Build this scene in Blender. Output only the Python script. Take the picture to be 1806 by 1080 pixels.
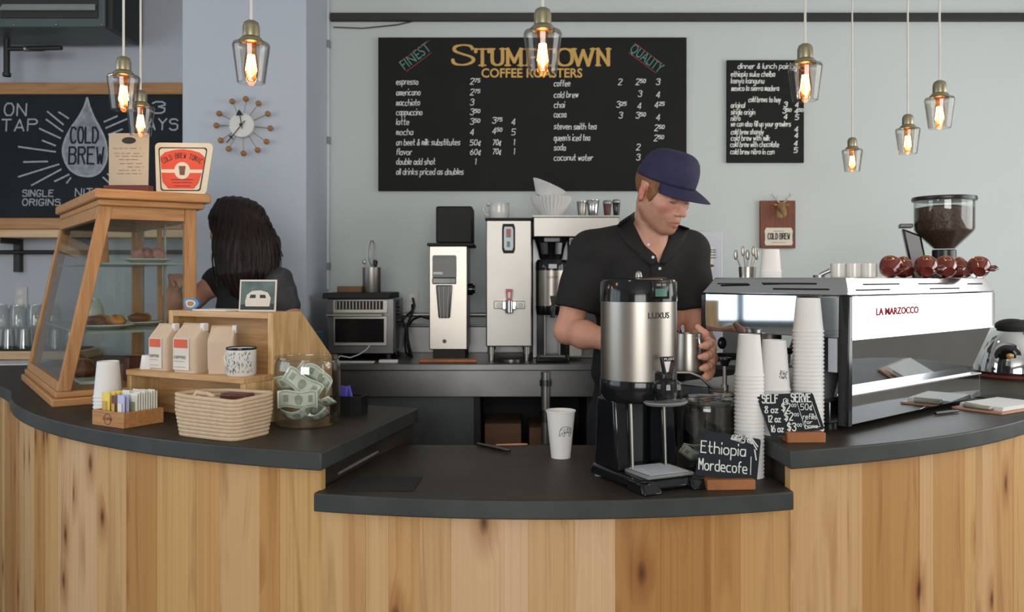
import bpy, bmesh, math, random
import numpy as np
from mathutils import Vector, Matrix, Euler
PI = math.pi
for _o in list(bpy.data.objects): bpy.data.objects.remove(_o)
S = bpy.context.scene
COL = S.collection

# ------------------------------------------------------------------ camera
FPX, EYE = 1524.0, 1.40                      # focal length in pixels of the 1806 px frame, eye height
cam_d = bpy.data.cameras.new('camera'); cam = bpy.data.objects.new('camera', cam_d); COL.objects.link(cam)
cam.location = (0, 0, EYE); cam.rotation_euler = (PI/2, 0, 0)
cam_d.sensor_width = 36; cam_d.lens = FPX/1806*36
cam_d.shift_y = -50/1806                     # level camera, horizon at row 490
cam_d.clip_start = .05
cam_d.dof.use_dof = True; cam_d.dof.focus_distance = 2.35; cam_d.dof.aperture_fstop = 5.6
S.camera = cam
def P(px, py, Y):                            # a point of the place from a pixel and its distance
    return Vector(((px-903)/FPX*Y, Y, EYE-(py-490)/FPX*Y))

# ------------------------------------------------------------------ world, light, exposure
W = bpy.data.worlds.new('world'); S.world = W; W.use_nodes = True
W.node_tree.nodes['Background'].inputs[0].default_value = (.75, .85, 1, 1)
W.node_tree.nodes['Background'].inputs[1].default_value = .25
S.view_settings.view_transform = 'Standard'; S.view_settings.look = 'None'
S.view_settings.exposure = 0.0; S.view_settings.gamma = 1; S.view_settings.use_curve_mapping = False
S.cycles.transparent_max_bounces = 40      # many panes of clear glass stand one behind the other
def area(name, loc, rot, sx, sy, power, col):
    d = bpy.data.lights.new(name, 'AREA'); d.shape = 'RECTANGLE'; d.size = sx; d.size_y = sy; d.energy = power; d.color = col
    o = bpy.data.objects.new(name, d); COL.objects.link(o); o.location = loc; o.rotation_euler = rot
    return o
# daylight through the windows of the room (left wall, right wall, street front)
area('daylight_left', (-3.93, 1.7, 1.95), (0, -PI/2, 0), 1.9, 2.8, 50, (.80, .90, 1))
area('daylight_right', (3.93, 2.35, 1.75), (0, PI/2, 0), 1.9, 3.1, 78, (1, .99, .97))
area('daylight_front', (0, -3.93, 1.95), (PI/2, 0, 0), 3.4, 2.1, 198, (1, .985, .96))

# ------------------------------------------------------------------ materials
def lin(c):
    return tuple(((v/255)/12.92 if v/255 <= .04045 else ((v/255+.055)/1.055)**2.4) for v in c)
MATS = {}
def nodes(m):
    m.use_nodes = True; nt = m.node_tree; return nt, nt.nodes, nt.links
def mk(name, rgb, rough=.5, metal=0, var=.10, ns=6, bump=0, bs=150, spec=.5, coat=0, trans=0, aniso=0):
    """principled material whose colour and roughness vary a little with a noise"""
    m = bpy.data.materials.new(name); nt, N, L = nodes(m); b = N['Principled BSDF']
    tc = N.new('ShaderNodeTexCoord'); nz = N.new('ShaderNodeTexNoise'); nz.inputs['Scale'].default_value = ns; nz.inputs['Detail'].default_value = 4
    L.new(tc.outputs['Object'], nz.inputs['Vector'])
    c = lin(rgb); r = N.new('ShaderNodeValToRGB')
    r.color_ramp.elements[0].position = .3; r.color_ramp.elements[1].position = .7
    r.color_ramp.elements[0].color = (*[v*(1-var) for v in c], 1); r.color_ramp.elements[1].color = (*[min(1, v*(1+var)) for v in c], 1)
    L.new(nz.outputs['Fac'], r.inputs['Fac']); L.new(r.outputs['Color'], b.inputs['Base Color'])
    b.inputs['Roughness'].default_value = rough; b.inputs['Metallic'].default_value = metal
    b.inputs['Specular IOR Level'].default_value = spec; b.inputs['Coat Weight'].default_value = coat
    b.inputs['Transmission Weight'].default_value = trans
    if bump:
        n2 = N.new('ShaderNodeTexNoise'); n2.inputs['Scale'].default_value = bs; n2.inputs['Detail'].default_value = 3
        L.new(tc.outputs['Object'], n2.inputs['Vector'])
        bp = N.new('ShaderNodeBump'); bp.inputs['Strength'].default_value = bump; bp.inputs['Distance'].default_value = .002
        L.new(n2.outputs['Fac'], bp.inputs['Height']); L.new(bp.outputs['Normal'], b.inputs['Normal'])
    MATS[name] = m; return m
def mk_wood(name, a, b_, c_, axis=2, scale=1.0, rough=.45, stretch=14):
    """grain streaks along one local axis, with broader colour drift"""
    m = bpy.data.materials.new(name); nt, N, L = nodes(m); b = N['Principled BSDF']
    tc = N.new('ShaderNodeTexCoord'); mp = N.new('ShaderNodeMapping')
    sc = [stretch*scale]*3; sc[axis] = 1.0*scale; mp.inputs['Scale'].default_value = sc
    L.new(tc.outputs['Object'], mp.inputs['Vector'])
    nz = N.new('ShaderNodeTexNoise'); nz.inputs['Scale'].default_value = 3.5; nz.inputs['Detail'].default_value = 6; nz.inputs['Roughness'].default_value = .6; nz.inputs['Distortion'].default_value = .6
    L.new(mp.outputs['Vector'], nz.inputs['Vector'])
    r = N.new('ShaderNodeValToRGB'); e = r.color_ramp.elements
    e[0].position = .28; e[0].color = (*lin(c_), 1); e[1].position = .72; e[1].color = (*lin(a), 1)
    k = e.new(.5); k.color = (*lin(b_), 1)
    L.new(nz.outputs['Fac'], r.inputs['Fac']); L.new(r.outputs['Color'], b.inputs['Base Color'])
    b.inputs['Roughness'].default_value = rough
    MATS[name] = m; return m
def mk_glass(name, tint=(235, 240, 238), spec=1.0, edge=.25, ior=1.45):
    """thin clear glass: see-through with a Fresnel reflection and a tint at grazing edges"""
    m = bpy.data.materials.new(name); nt, N, L = nodes(m); N.remove(N['Principled BSDF']); out = N['Material Output']
    tr = N.new('ShaderNodeBsdfTransparent'); gl = N.new('ShaderNodeBsdfGlossy'); gl.inputs['Roughness'].default_value = .02
    lw = N.new('ShaderNodeLayerWeight'); lw.inputs['Blend'].default_value = .5
    nz = N.new('ShaderNodeTexNoise'); nz.inputs['Scale'].default_value = 9
    r = N.new('ShaderNodeValToRGB'); e = r.color_ramp.elements
    e[0].position = .2; e[0].color = (*lin(tint), 1); e[1].position = .97; e[1].color = (*[v*(1-edge*2.2) if edge*2.2 < 1 else .05 for v in lin(tint)], 1)
    L.new(lw.outputs['Facing'], r.inputs['Fac']); L.new(r.outputs['Color'], tr.inputs['Color'])
    pw = N.new('ShaderNodeMath'); pw.operation = 'POWER'; pw.inputs[1].default_value = 4.5; L.new(lw.outputs['Facing'], pw.inputs[0])
    ma = N.new('ShaderNodeMath'); ma.operation = 'MULTIPLY_ADD'; ma.inputs[1].default_value = .55*spec; ma.inputs[2].default_value = .045*spec; L.new(pw.outputs[0], ma.inputs[0])
    bp = N.new('ShaderNodeBump'); bp.inputs['Strength'].default_value = .04; L.new(nz.outputs['Fac'], bp.inputs['Height']); L.new(bp.outputs['Normal'], gl.inputs['Normal'])
    mx = N.new('ShaderNodeMixShader'); L.new(ma.outputs[0], mx.inputs[0]); L.new(tr.outputs[0], mx.inputs[1]); L.new(gl.outputs[0], mx.inputs[2])
    L.new(mx.outputs[0], out.inputs['Surface'])
    MATS[name] = m; return m
def mk_emit(name, rgb, strength):
    m = bpy.data.materials.new(name); nt, N, L = nodes(m); b = N['Principled BSDF']
    b.inputs['Base Color'].default_value = (*lin(rgb), 1); b.inputs['Emission Color'].default_value = (*lin(rgb), 1); b.inputs['Emission Strength'].default_value = strength
    MATS[name] = m; return m
def mk_vcol(name, rough=.5, bump=0, bs=300, sss=0, spec=.4):
    """colour from the mesh attribute 'tone' (pigment), broken by a fine noise"""
    m = bpy.data.materials.new(name); nt, N, L = nodes(m); b = N['Principled BSDF']
    at = N.new('ShaderNodeAttribute'); at.attribute_name = 'tone'
    tc = N.new('ShaderNodeTexCoord'); nz = N.new('ShaderNodeTexNoise'); nz.inputs['Scale'].default_value = bs; nz.inputs['Detail'].default_value = 3; L.new(tc.outputs['Object'], nz.inputs['Vector'])
    mx = N.new('ShaderNodeMix'); mx.data_type = 'RGBA'; mx.blend_type = 'MULTIPLY'; mx.inputs[0].default_value = .18
    L.new(at.outputs['Color'], mx.inputs[6]); L.new(nz.outputs['Color'], mx.inputs[7]); L.new(mx.outputs[2], b.inputs['Base Color'])
    b.inputs['Roughness'].default_value = rough; b.inputs['Specular IOR Level'].default_value = spec
    if sss: b.inputs['Subsurface Weight'].default_value = sss; b.inputs['Subsurface Radius'].default_value = (.01, .004, .002); b.inputs['Subsurface Scale'].default_value = .5
    if bump:
        bp = N.new('ShaderNodeBump'); bp.inputs['Strength'].default_value = bump; bp.inputs['Distance'].default_value = .001
        L.new(nz.outputs['Fac'], bp.inputs['Height']); L.new(bp.outputs['Normal'], b.inputs['Normal'])
    MATS[name] = m; return m
M = MATS
mk('wall_paint', (196, 205, 204), .75, var=.012, ns=1.5, bump=.05, bs=220)
mk('pillar_paint', (184, 192, 203), .75, var=.012, ns=1.5, bump=.05, bs=220)
mk('alcove_paint', (186, 191, 200), .8, var=.015, ns=1.5, bump=.05)
mk('ceiling_paint', (214, 214, 210), .9, var=.02)
mk('room_paint', (186, 183, 178), .85, var=.03)
mk('floor_concrete', (128, 122, 116), .4, var=.15, ns=3)
mk('black_trim', (38, 38, 36), .5)
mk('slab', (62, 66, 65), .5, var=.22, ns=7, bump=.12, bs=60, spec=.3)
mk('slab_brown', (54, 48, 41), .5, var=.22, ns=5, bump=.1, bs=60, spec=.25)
mk('dark_wood', (58, 50, 44), .55, var=.25, ns=9)
mk('slate_panel', (62, 68, 70), .5, var=.25, ns=6)
mk('chalkboard', (25, 27, 26), .7, var=.12, ns=5, spec=.25)
mk('chalkboard_blue', (32, 38, 44), .7, var=.18, ns=4, spec=.25)
mk('chalk', (215, 218, 214), .9, var=.14, ns=80)
mk('chalk_dim', (172, 178, 184), .9, var=.2, ns=60)
mk('chalk_drop', (150, 156, 166), .9, var=.28, ns=26)
mk('gold_paint', (206, 164, 88), .6)
mk('teal_paint', (82, 138, 128), .6)
mk('red_paint', (150, 50, 48), .6); mk('badge_red', (150, 16, 26), .7, spec=.1)
mk('steel', (164, 161, 156), .42, 1, var=.06, ns=3)
mk('steel_dark', (116, 116, 116), .34, 1, var=.15, ns=4)
mk('steel_bright', (196, 196, 198), .16, 1, var=.03)
mk('mirror_steel', (226, 228, 230), .03, 1, var=.02)
mk('smoke_mirror', (196, 204, 210), .04, 1, var=.05)
mk('brushed', (166, 160, 152), .34, 1, var=.05, ns=3)
mk('black_plastic', (26, 26, 28), .3, var=.1)
mk('black_gloss', (20, 22, 26), .14, var=.1, coat=.15, spec=.35)
mk('black_matte', (24, 24, 25), .7, var=.15)
mk('grey_plastic', (128, 130, 130), .5)
mk('grey_dark', (66, 68, 70), .5)
mk('heater_paint', (74, 86, 88), .45, var=.08)
mk('heater_light', (140, 148, 148), .45)
mk('white_paper', (226, 226, 224), .8, var=.03)
mk('white_cup', (232, 230, 228), .6, var=.02)
mk('white_ceramic', (222, 222, 218), .2, var=.03, coat=.3)
mk('white_plastic', (214, 214, 210), .45)
mk('label_white', (222, 214, 202), .6)
mk('oxblood', (104, 34, 26), .15, var=.15, coat=.6)
mk('gilt', (206, 160, 96), .35, .3)
mk('brass_old', (172, 164, 138), .35, 1, var=.1)
mk('cork_ball', (158, 108, 60), .45, var=.12)
mk('cord_white', (216, 214, 206), .7)
mk('kraft', (208, 186, 162), .75, var=.05, ns=14, bump=.15, bs=60)
mk('kraft_side', (192, 166, 138), .75, var=.06, ns=14, bump=.2, bs=50)
mk('orange_label', (218, 96, 62), .6)
mk('ink', (40, 38, 38), .7)
mk('ink_soft', (120, 108, 96), .8)
mk('card_beige', (176, 164, 146), .8, var=.03)
mk('cream', (216, 210, 194), .7, var=.03)
mk('coral', (214, 74, 50), .6, var=.06)
mk('mahogany', (92, 44, 36), .45, var=.2)
mk('rope', (206, 182, 152), .85, var=.08, ns=60, bump=.5, bs=140)
mk('bill', (222, 226, 212), .8, var=.16, ns=40)
mk('bill_dark', (158, 172, 152), .8, var=.2, ns=60)
mk('purple', (86, 76, 186), .4)
mk('yellow_pack', (236, 206, 92), .55)
mk('brown_pack', (98, 66, 48), .55)
mk('lilac_pack', (190, 190, 222), .55)
mk('white_pack', (230, 228, 216), .55)
mk('pack_print', (146, 150, 108), .7)
mk('red_handle', (196, 30, 52), .3)
mk('green_light', (70, 120, 104), .4)
mk('beans', (84, 58, 50), .38, var=.5, ns=120, bump=1.0, bs=110)
mk('smoke_black', (34, 26, 24), .25, var=.2)
mk('pastry', (186, 124, 66), .6, var=.25, ns=30, bump=.5, bs=60)
mk('pastry_dark', (112, 66, 40), .6, var=.25, ns=30, bump=.5, bs=60)
mk('pastry_pink', (168, 118, 112), .6, var=.3, ns=40, bump=.5, bs=60)
mk('plate', (206, 212, 204), .25, var=.03)
mk('teal_dark', (52, 74, 80), .4)
mk('shirt', (24, 24, 26), .85, var=.15, ns=10, bump=.25, bs=500)
mk('trouser', (30, 34, 46), .85, var=.15, ns=10)
mk('navy_cap', (38, 38, 72), .8, var=.12, ns=20, bump=.25, bs=600)
mk('navy_dark', (26, 26, 50), .8, var=.1)
mk('hair_ginger', (128, 84, 50), .55, var=.3, ns=60, bump=.6, bs=200)
mk('vest_grey', (58, 58, 62), .7, var=.3, ns=30)
mk('woman_top', (28, 28, 30), .8)
mk('woman_print', (150, 128, 116), .8, var=.5, ns=50)
mk('agate_blue', (44, 110, 168), .2, var=.2, ns=40)
mk('agate_pale', (206, 206, 160), .2)
mk('agate_core', (176, 92, 34), .2, var=.3, ns=60)
mk('photo_green', (98, 114, 112), .35, var=.3, ns=30)
mk('photo_dark', (52, 64, 66), .35)
mk('slatey', (66, 72, 72), .5)
mk('wood_block', (158, 100, 58), .5, var=.2, ns=20)
mk('clip_board', (178, 132, 104), .55, var=.1)
mk('outlet', (196, 196, 192), .5)
mk('cardboard', (112, 82, 62), .8, var=.2)
mk('appliance_white', (196, 202, 212), .35, var=.04)
mk('antler', (188, 176, 156), .5, var=.2, ns=40)
mk('deer_gold', (156, 122, 82), .4, .2, var=.3, ns=40)
mk_wood('case_wood', (196, 150, 100), (182, 132, 84), (158, 108, 66), 2, 1.6)
mk_wood('case_wood_x', (196, 150, 100), (182, 132, 84), (158, 108, 66), 0, 1.6)
mk_wood('stand_wood', (222, 190, 142), (204, 166, 114), (178, 134, 84), 2, 1.2, stretch=10)
mk_wood('stand_wood_x', (214, 178, 130), (200, 158, 108), (176, 130, 82), 0, 1.4)
mk_wood('ledge_wood', (196, 150, 100), (180, 132, 84), (150, 104, 64), 0, 1.0)
mk_wood('ledge_pale', (222, 190, 150), (210, 176, 134), (192, 154, 112), 0, 1.0)
mk_wood('caddy_wood', (196, 146, 94), (184, 130, 80), (164, 110, 66), 0, 2)
mk_wood('plaque_wood', (128, 70, 42), (110, 56, 32), (84, 40, 24), 2, 2)
mk_glass('glass', (246, 249, 247), 1.0, .06); mk_glass('glass_jar', (250, 251, 250), 1.5, .05, 1.45)
mk_glass('glass_green', (222, 236, 229), 1.0, .25, 1.5)
def frosted(name, rgb, amount):
    m = MATS[name]; nt, N, L = nodes(m); out = N['Material Output']; sh = out.inputs['Surface'].links[0].from_socket
    d = N.new('ShaderNodeBsdfDiffuse'); d.inputs['Color'].default_value = (*lin(rgb), 1); mx = N.new('ShaderNodeMixShader'); mx.inputs[0].default_value = amount
    L.new(sh, mx.inputs[1]); L.new(d.outputs[0], mx.inputs[2]); L.new(mx.outputs[0], out.inputs['Surface'])
frosted('glass_green', (196, 208, 202), .5)
mk_glass('glass_shade', (250, 248, 246), 1.0, .12, 1.42)
mk_glass('glass_smoke', (110, 92, 88), 1.0, .3)
mk_glass('bulb_glass', (255, 214, 160), 1.0, .2)
mk_emit('bulb_glow', (255, 194, 118), 10)
mk_emit('filament', (255, 214, 150), 60)
mk_vcol('skin', .5, .12, 240, .08)
mk_vcol('hair_dark', .55, 0, 60, 0, .3)

def mk_planks():
    """knotty vertical boards: uv = metres along and up the front, attribute 'tone' = each board's own tint"""
    m = bpy.data.materials.new('plank_wood'); nt, N, L = nodes(m); b = N['Principled BSDF']
    uv = N.new('ShaderNodeUVMap'); at = N.new('ShaderNodeAttribute'); at.attribute_name = 'tone'
    sp = N.new('ShaderNodeSeparateColor'); L.new(at.outputs['Color'], sp.inputs[0])
    def math_(op, a, b2=None):
        n = N.new('ShaderNodeMath'); n.operation = op
        for i, v in enumerate((a, b2)):
            if v is None: continue
            if isinstance(v, (int, float)): n.inputs[i].default_value = v
            else: L.new(v, n.inputs[i])
        return n.outputs[0]
    sx = N.new('ShaderNodeSeparateXYZ'); L.new(uv.outputs[0], sx.inputs[0])
    off = math_('MULTIPLY', sp.outputs[0], 37.0)
    # knots: a sparse voronoi in stretched space
    vk = N.new('ShaderNodeCombineXYZ'); L.new(math_('ADD', math_('MULTIPLY', sx.outputs[0], 7.5), off), vk.inputs[0]); L.new(math_('ADD', math_('MULTIPLY', sx.outputs[1], 3.0), off), vk.inputs[1])
    vo = N.new('ShaderNodeTexVoronoi'); vo.inputs['Scale'].default_value = 1; vo.voronoi_dimensions = '2D'; L.new(vk.outputs[0], vo.inputs['Vector'])
    kn = N.new('ShaderNodeMapRange'); kn.inputs[1].default_value = 0; kn.inputs[2].default_value = .36; kn.inputs[3].default_value = 1; kn.inputs[4].default_value = 0; L.new(vo.outputs['Distance'], kn.inputs[0])
    sel = N.new('ShaderNodeSeparateColor'); L.new(vo.outputs['Color'], sel.inputs[0])
    pick = math_('GREATER_THAN', sel.outputs[0], .60)
    knot = math_('MULTIPLY', kn.outputs[0], pick)
    # grain, bent round the knots
    g = N.new('ShaderNodeCombineXYZ')
    L.new(math_('ADD', math_('MULTIPLY', sx.outputs[0], 90.0), math_('MULTIPLY', knot, 2.2)), g.inputs[0])
    L.new(math_('ADD', math_('MULTIPLY', sx.outputs[1], .30), off), g.inputs[1])
    n1 = N.new('ShaderNodeTexNoise'); n1.inputs['Scale'].default_value = 1.6; n1.inputs['Detail'].default_value = 5; n1.inputs['Roughness'].default_value = .5; n1.inputs['Distortion'].default_value = .35; L.new(g.outputs[0], n1.inputs['Vector'])
    g2 = N.new('ShaderNodeCombineXYZ'); L.new(math_('MULTIPLY', sx.outputs[0], 22.0), g2.inputs[0]); L.new(math_('ADD', math_('MULTIPLY', sx.outputs[1], 1.3), off), g2.inputs[1])
    n2 = N.new('ShaderNodeTexNoise'); n2.inputs['Scale'].default_value = 1.0; n2.inputs['Detail'].default_value = 2; n2.inputs['Distortion'].default_value = .8; L.new(g2.outputs[0], n2.inputs['Vector'])
    r = N.new('ShaderNodeValToRGB'); e = r.color_ramp.elements
    e[0].position = .25; e[0].color = (.80, .74, .66, 1); e[1].position = .62; e[1].color = (1, 1, 1, 1)
    k = e.new(.42); k.color = (.93, .915, .885, 1)
    L.new(n1.outputs['Fac'], r.inputs['Fac'])
    r2 = N.new('ShaderNodeValToRGB'); e = r2.color_ramp.elements
    e[0].position = .22; e[0].color = (.50, .36, .24, 1); e[1].position = .46; e[1].color = (1, 1, 1, 1)
    L.new(n2.outputs['Fac'], r2.inputs['Fac'])
    def mul(a, b2, f=1.0):
        n = N.new('ShaderNodeMix'); n.data_type = 'RGBA'; n.blend_type = 'MULTIPLY'; n.inputs[0].default_value = f
        L.new(a, n.inputs[6]); L.new(b2, n.inputs[7]); return n.outputs[2]
    rt = N.new('ShaderNodeValToRGB'); e = rt.color_ramp.elements
    e[0].position = 0; e[0].color = (*lin((176, 128, 74)), 1); e[1].position = 1; e[1].color = (*lin((218, 184, 150)), 1)
    for ps, cc in ((.2, (198, 152, 96)), (.45, (204, 164, 116)), (.6, (210, 172, 124)), (.8, (202, 160, 102))):
        k = e.new(ps); k.color = (*lin(cc), 1)
    L.new(sp.outputs[1], rt.inputs['Fac'])
    c = mul(mul(rt.outputs[0], r.outputs[0], 1), r2.outputs[0], .7)
    # dark heart of each knot
    kd = N.new('ShaderNodeMapRange'); kd.inputs[1].default_value = .70; kd.inputs[2].default_value = .98; L.new(knot, kd.inputs[0])
    halo = N.new('ShaderNodeMapRange'); halo.inputs[1].default_value = .1; halo.inputs[2].default_value = .8; halo.inputs[4].default_value = .6; L.new(knot, halo.inputs[0])
    mh = N.new('ShaderNodeMix'); mh.data_type = 'RGBA'; mh.blend_type = 'MULTIPLY'; L.new(halo.outputs[0], mh.inputs[0]); L.new(c, mh.inputs[6]); mh.inputs[7].default_value = (*lin((186, 140, 96)), 1); c = mh.outputs[2]
    mx = N.new('ShaderNodeMix'); mx.data_type = 'RGBA'; L.new(kd.outputs[0], mx.inputs[0]); L.new(c, mx.inputs[6]); mx.inputs[7].default_value = (*lin((84, 50, 28)), 1)
    L.new(mx.outputs[2], b.inputs['Base Color']); b.inputs['Roughness'].default_value = .42; b.inputs['Specular IOR Level'].default_value = .4
    MATS['plank_wood'] = m
mk_planks()

# ------------------------------------------------------------------ mesh helpers
def TR(loc=(0, 0, 0), rz=0, rx=0, ry=0, sc=1):
    return Matrix.Translation(Vector(loc)) @ Euler((rx, ry, rz)).to_matrix().to_4x4() @ Matrix.Scale(sc, 4)
class MB:
    def __init__(s): s.v = []; s.f = []; s.mi = []
    def add(s, vs, fs, mi=0, T=None):
        n = len(s.v)
        if T is not None: vs = [T @ Vector(v) for v in vs]
        s.v += [tuple(v) for v in vs]; s.f += [tuple(i+n for i in f) for f in fs]; s.mi += [mi]*len(fs); return s
    def box(s, lo, hi, mi=0, T=None):
        x0, y0, z0 = lo; x1, y1, z1 = hi
        return s.add([(x0, y0, z0), (x1, y0, z0), (x1, y1, z0), (x0, y1, z0), (x0, y0, z1), (x1, y0, z1), (x1, y1, z1), (x0, y1, z1)],
                     [(0, 3, 2, 1), (4, 5, 6, 7), (0, 1, 5, 4), (1, 2, 6, 5), (2, 3, 7, 6), (3, 0, 4, 7)], mi, T)
    def hexa(s, b, t, mi=0, T=None):         # four bottom and four top corners, counter-clockwise from above
        return s.add(list(b)+list(t), [(0, 3, 2, 1), (4, 5, 6, 7), (0, 1, 5, 4), (1, 2, 6, 5), (2, 3, 7, 6), (3, 0, 4, 7)], mi, T)
    def lathe(s, prof, n=32, mi=0, T=None, sx=1, sy=1, a0=0, a1=2*PI):
        full = abs(a1-a0-2*PI) < 1e-6; m = n if full else n+1; vs = []; fs = []
        for r, z in prof:
            for i in range(m):
                a = a0+(a1-a0)*i/n; vs.append((r*math.cos(a)*sx, r*math.sin(a)*sy, z))
        for j in range(len(prof)-1):
            for i in range(n):
                k = (i+1) % m if full else i+1
                fs.append((j*m+i, j*m+k, (j+1)*m+k, (j+1)*m+i))
        return s.add(vs, fs, mi, T)
    def cyl(s, r, z0, z1, n=24, mi=0, T=None, r1=None):
        r1 = r if r1 is None else r1
        return s.lathe([(0, z0), (r, z0), (r1, z1), (0, z1)], n, mi, T)
    def tube(s, pts, r, n=8, mi=0, T=None, cap=True, flat=1.0):
        pts = [Vector(p) for p in pts]; rs = r if isinstance(r, (list, tuple)) else [r]*len(pts)
        vs = []; fs = []; up = None
        for i, p in enumerate(pts):
            d = (pts[min(i+1, len(pts)-1)]-pts[max(i-1, 0)]).normalized()
            if up is None: up = Vector((0, 0, 1)) if abs(d.z) < .9 else Vector((0, 1, 0))
            a = d.cross(up)
            if a.length < 1e-5: a = d.cross(Vector((1, 0, 0)))
            a.normalize(); b = a.cross(d).normalized(); up = b
            for k in range(n):
                t = 2*PI*k/n; vs.append(p+a*math.cos(t)*rs[i]+b*math.sin(t)*rs[i]*flat)
        for i in range(len(pts)-1):
            for k in range(n): fs.append((i*n+k, i*n+(k+1) % n, (i+1)*n+(k+1) % n, (i+1)*n+k))
        if cap: fs.append(tuple(range(n-1, -1, -1))); fs.append(tuple((len(pts)-1)*n+k for k in range(n)))
        return s.add(vs, fs, mi, T)
    def prism(s, poly, z0, z1, mi=0, T=None):
        n = len(poly); vs = [(x, y, z0) for x, y in poly]+[(x, y, z1) for x, y in poly]
        return s.add(vs, [tuple(range(n-1, -1, -1)), tuple(range(n, 2*n))]+[(i, (i+1) % n, n+(i+1) % n, n+i) for i in range(n)], mi, T)
    def ell(s, c, r, n=16, m=10, mi=0, T=None):
        if isinstance(r, (int, float)): r = (r, r, r)
        pr = [(math.sin(PI*j/m), -math.cos(PI*j/m)) for j in range(m+1)]
        X = Matrix.Translation(Vector(c)) @ Matrix.Diagonal((*r, 1))
        return s.lathe(pr, n, mi, (T @ X) if T is not None else X)
    def grid(s, fn, nu, nv, mi=0, T=None):
        vs = [fn(i/nu, j/nv) for j in range(nv+1) for i in range(nu+1)]
        return s.add(vs, [(j*(nu+1)+i, j*(nu+1)+i+1, (j+1)*(nu+1)+i+1, (j+1)*(nu+1)+i) for j in range(nv) for i in range(nu)], mi, T)
    def build(s, name, mats, parent=None, bevel=0, smooth=40, solid=0, loc=None, rz=0, merge=True, seg=2):
        me = bpy.data.meshes.new(name); me.from_pydata(s.v, [], s.f)
        if isinstance(mats, (str,)): mats = [mats]
        for m in mats: me.materials.append(MATS[m])
        for p, i in zip(me.polygons, s.mi): p.material_index = i
        bm = bmesh.new(); bm.from_mesh(me)
        if merge: bmesh.ops.remove_doubles(bm, verts=bm.verts, dist=1e-5)
        bmesh.ops.recalc_face_normals(bm, faces=bm.faces); bm.to_mesh(me); bm.free()
        if smooth:
            for p in me.polygons: p.use_smooth = True
            me.set_sharp_from_angle(angle=math.radians(smooth))
        o = bpy.data.objects.new(name, me); COL.objects.link(o)
        if parent is not None: o.parent = parent
        if loc is not None: o.location = loc
        if rz: o.rotation_euler = (0, 0, rz)
        if solid:
            md = o.modifiers.new('thick', 'SOLIDIFY'); md.thickness = solid; md.offset = 0
        if bevel:
            md = o.modifiers.new('bevel', 'BEVEL'); md.width = bevel; md.segments = seg; md.limit_method = 'ANGLE'; md.angle_limit = math.radians(40)
        return o
def thing(name, label, cat, loc=(0, 0, 0), rz=0, group=None):
    o = bpy.data.objects.new(name, None); COL.objects.link(o); o.empty_display_size = .05
    o.location = loc; o.rotation_euler = (0, 0, rz); o['label'] = label; o['category'] = cat
    if group: o['group'] = group
    return o
def tag(o, label, cat, group=None, kind=None):
    o['label'] = label; o['category'] = cat
    if group: o['group'] = group
    if kind: o['kind'] = kind
    return o
def struct(o, label=None):
    o['kind'] = 'structure'
    if label: o['label'] = label
    return o
def dup(root, loc, rz=None, label=None, group=None):
    r = root.copy(); COL.objects.link(r); r.location = loc
    if rz is not None: r.rotation_euler = (0, 0, rz)
    if label: r['label'] = label
    if group: r['group'] = group
    for ch in list(root.children):
        c = ch.copy(); COL.objects.link(c); c.parent = r
        for g in list(ch.children):
            d = g.copy(); COL.objects.link(d); d.parent = c
    return r
# ---- writing: single-stroke hand lettering (x, y hex pairs; baseline 3, x-height 7, ascender a)
GL = dict(a='47.17.06.04.13.33.45/47.43', b='0a.03.33.44.46.37.07', c='47.17.06.04.13.43', d='4a.43.13.04.06.17.47', e='05.45.46.37.17.06.04.13.43',
 f='3a.2a.19.13/07.37', g='47.17.06.04.13.43/47.41.30.00', h='0a.03/07.37.46.43', i='07.03/09.0a', j='27.21.10.00/29.2a', k='0a.03/47.05.43', l='0a.03',
 m='03.07.27.23/27.47.43', n='03.07.37.46.43', o='17.37.46.44.33.13.04.06.17', p='00.07.37.46.44.33.03', q='47.40/47.17.06.04.13.43', r='03.07/05.17.37',
 s='47.17.06.15.35.44.33.03', t='1a.14.23.33/07.37', u='07.04.13.33.45/47.43', v='07.23.47', w='07.13.26.33.47', x='07.43/03.47', y='07.23/47.10', z='07.47.03.43',
 A='03.2a.43/15.35', B='03.0a.3a.49.48.37.07/37.46.44.33.03', C='49.3a.1a.08.05.13.33.44', D='03.0a.2a.48.45.23.03', E='4a.0a.03.43/07.37', F='4a.0a.03/07.37',
 G='49.3a.1a.08.05.13.33.45.46.26', H='0a.03/4a.43/07.47', I='0a.03', K='0a.03/4a.06.43', L='0a.03.43', M='03.0a.26.4a.43', N='03.0a.43.4a',
 O='1a.3a.48.45.33.13.05.08.1a', P='03.0a.3a.49.48.37.07', Q='1a.3a.48.45.33.13.05.08.1a/25.42', R='03.0a.3a.49.48.37.07/27.43', S='49.3a.1a.09.08.17.37.46.44.33.13.04',
 T='0a.4a/2a.23', U='0a.05.13.33.45.4a', V='0a.23.4a', W='0a.13.27.33.4a', X='0a.43/03.4a', Y='0a.27.4a/27.23', Z='0a.4a.03.43')
GL.update({'0': '1a.3a.48.45.33.13.05.08.1a', '1': '19.2a.23', '2': '09.1a.3a.49.48.03.43', '3': '09.1a.3a.49.48.27.46.44.33.13.04', '4': '33.3a.05.45',
 '5': '4a.0a.07.37.46.44.33.03', '6': '3a.18.05.13.33.44.46.37.07', '7': '0a.4a.13', '8': '27.09.1a.3a.49.27.05.04.13.33.44.45.27', '9': '47.17.08.1a.3a.48.43',
 '$': '49.1a.08.17.37.46.33.04/2b.22', '&': '43.19.2a.39.05.04.13.23.46', '¢': '38.17.06.04.13.33/29.22', "'": '0a.08', '.': '03.04', '-': '06.36', '@': '35.25.27.37.34.45.48.2a.08.04.23.43'})
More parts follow.
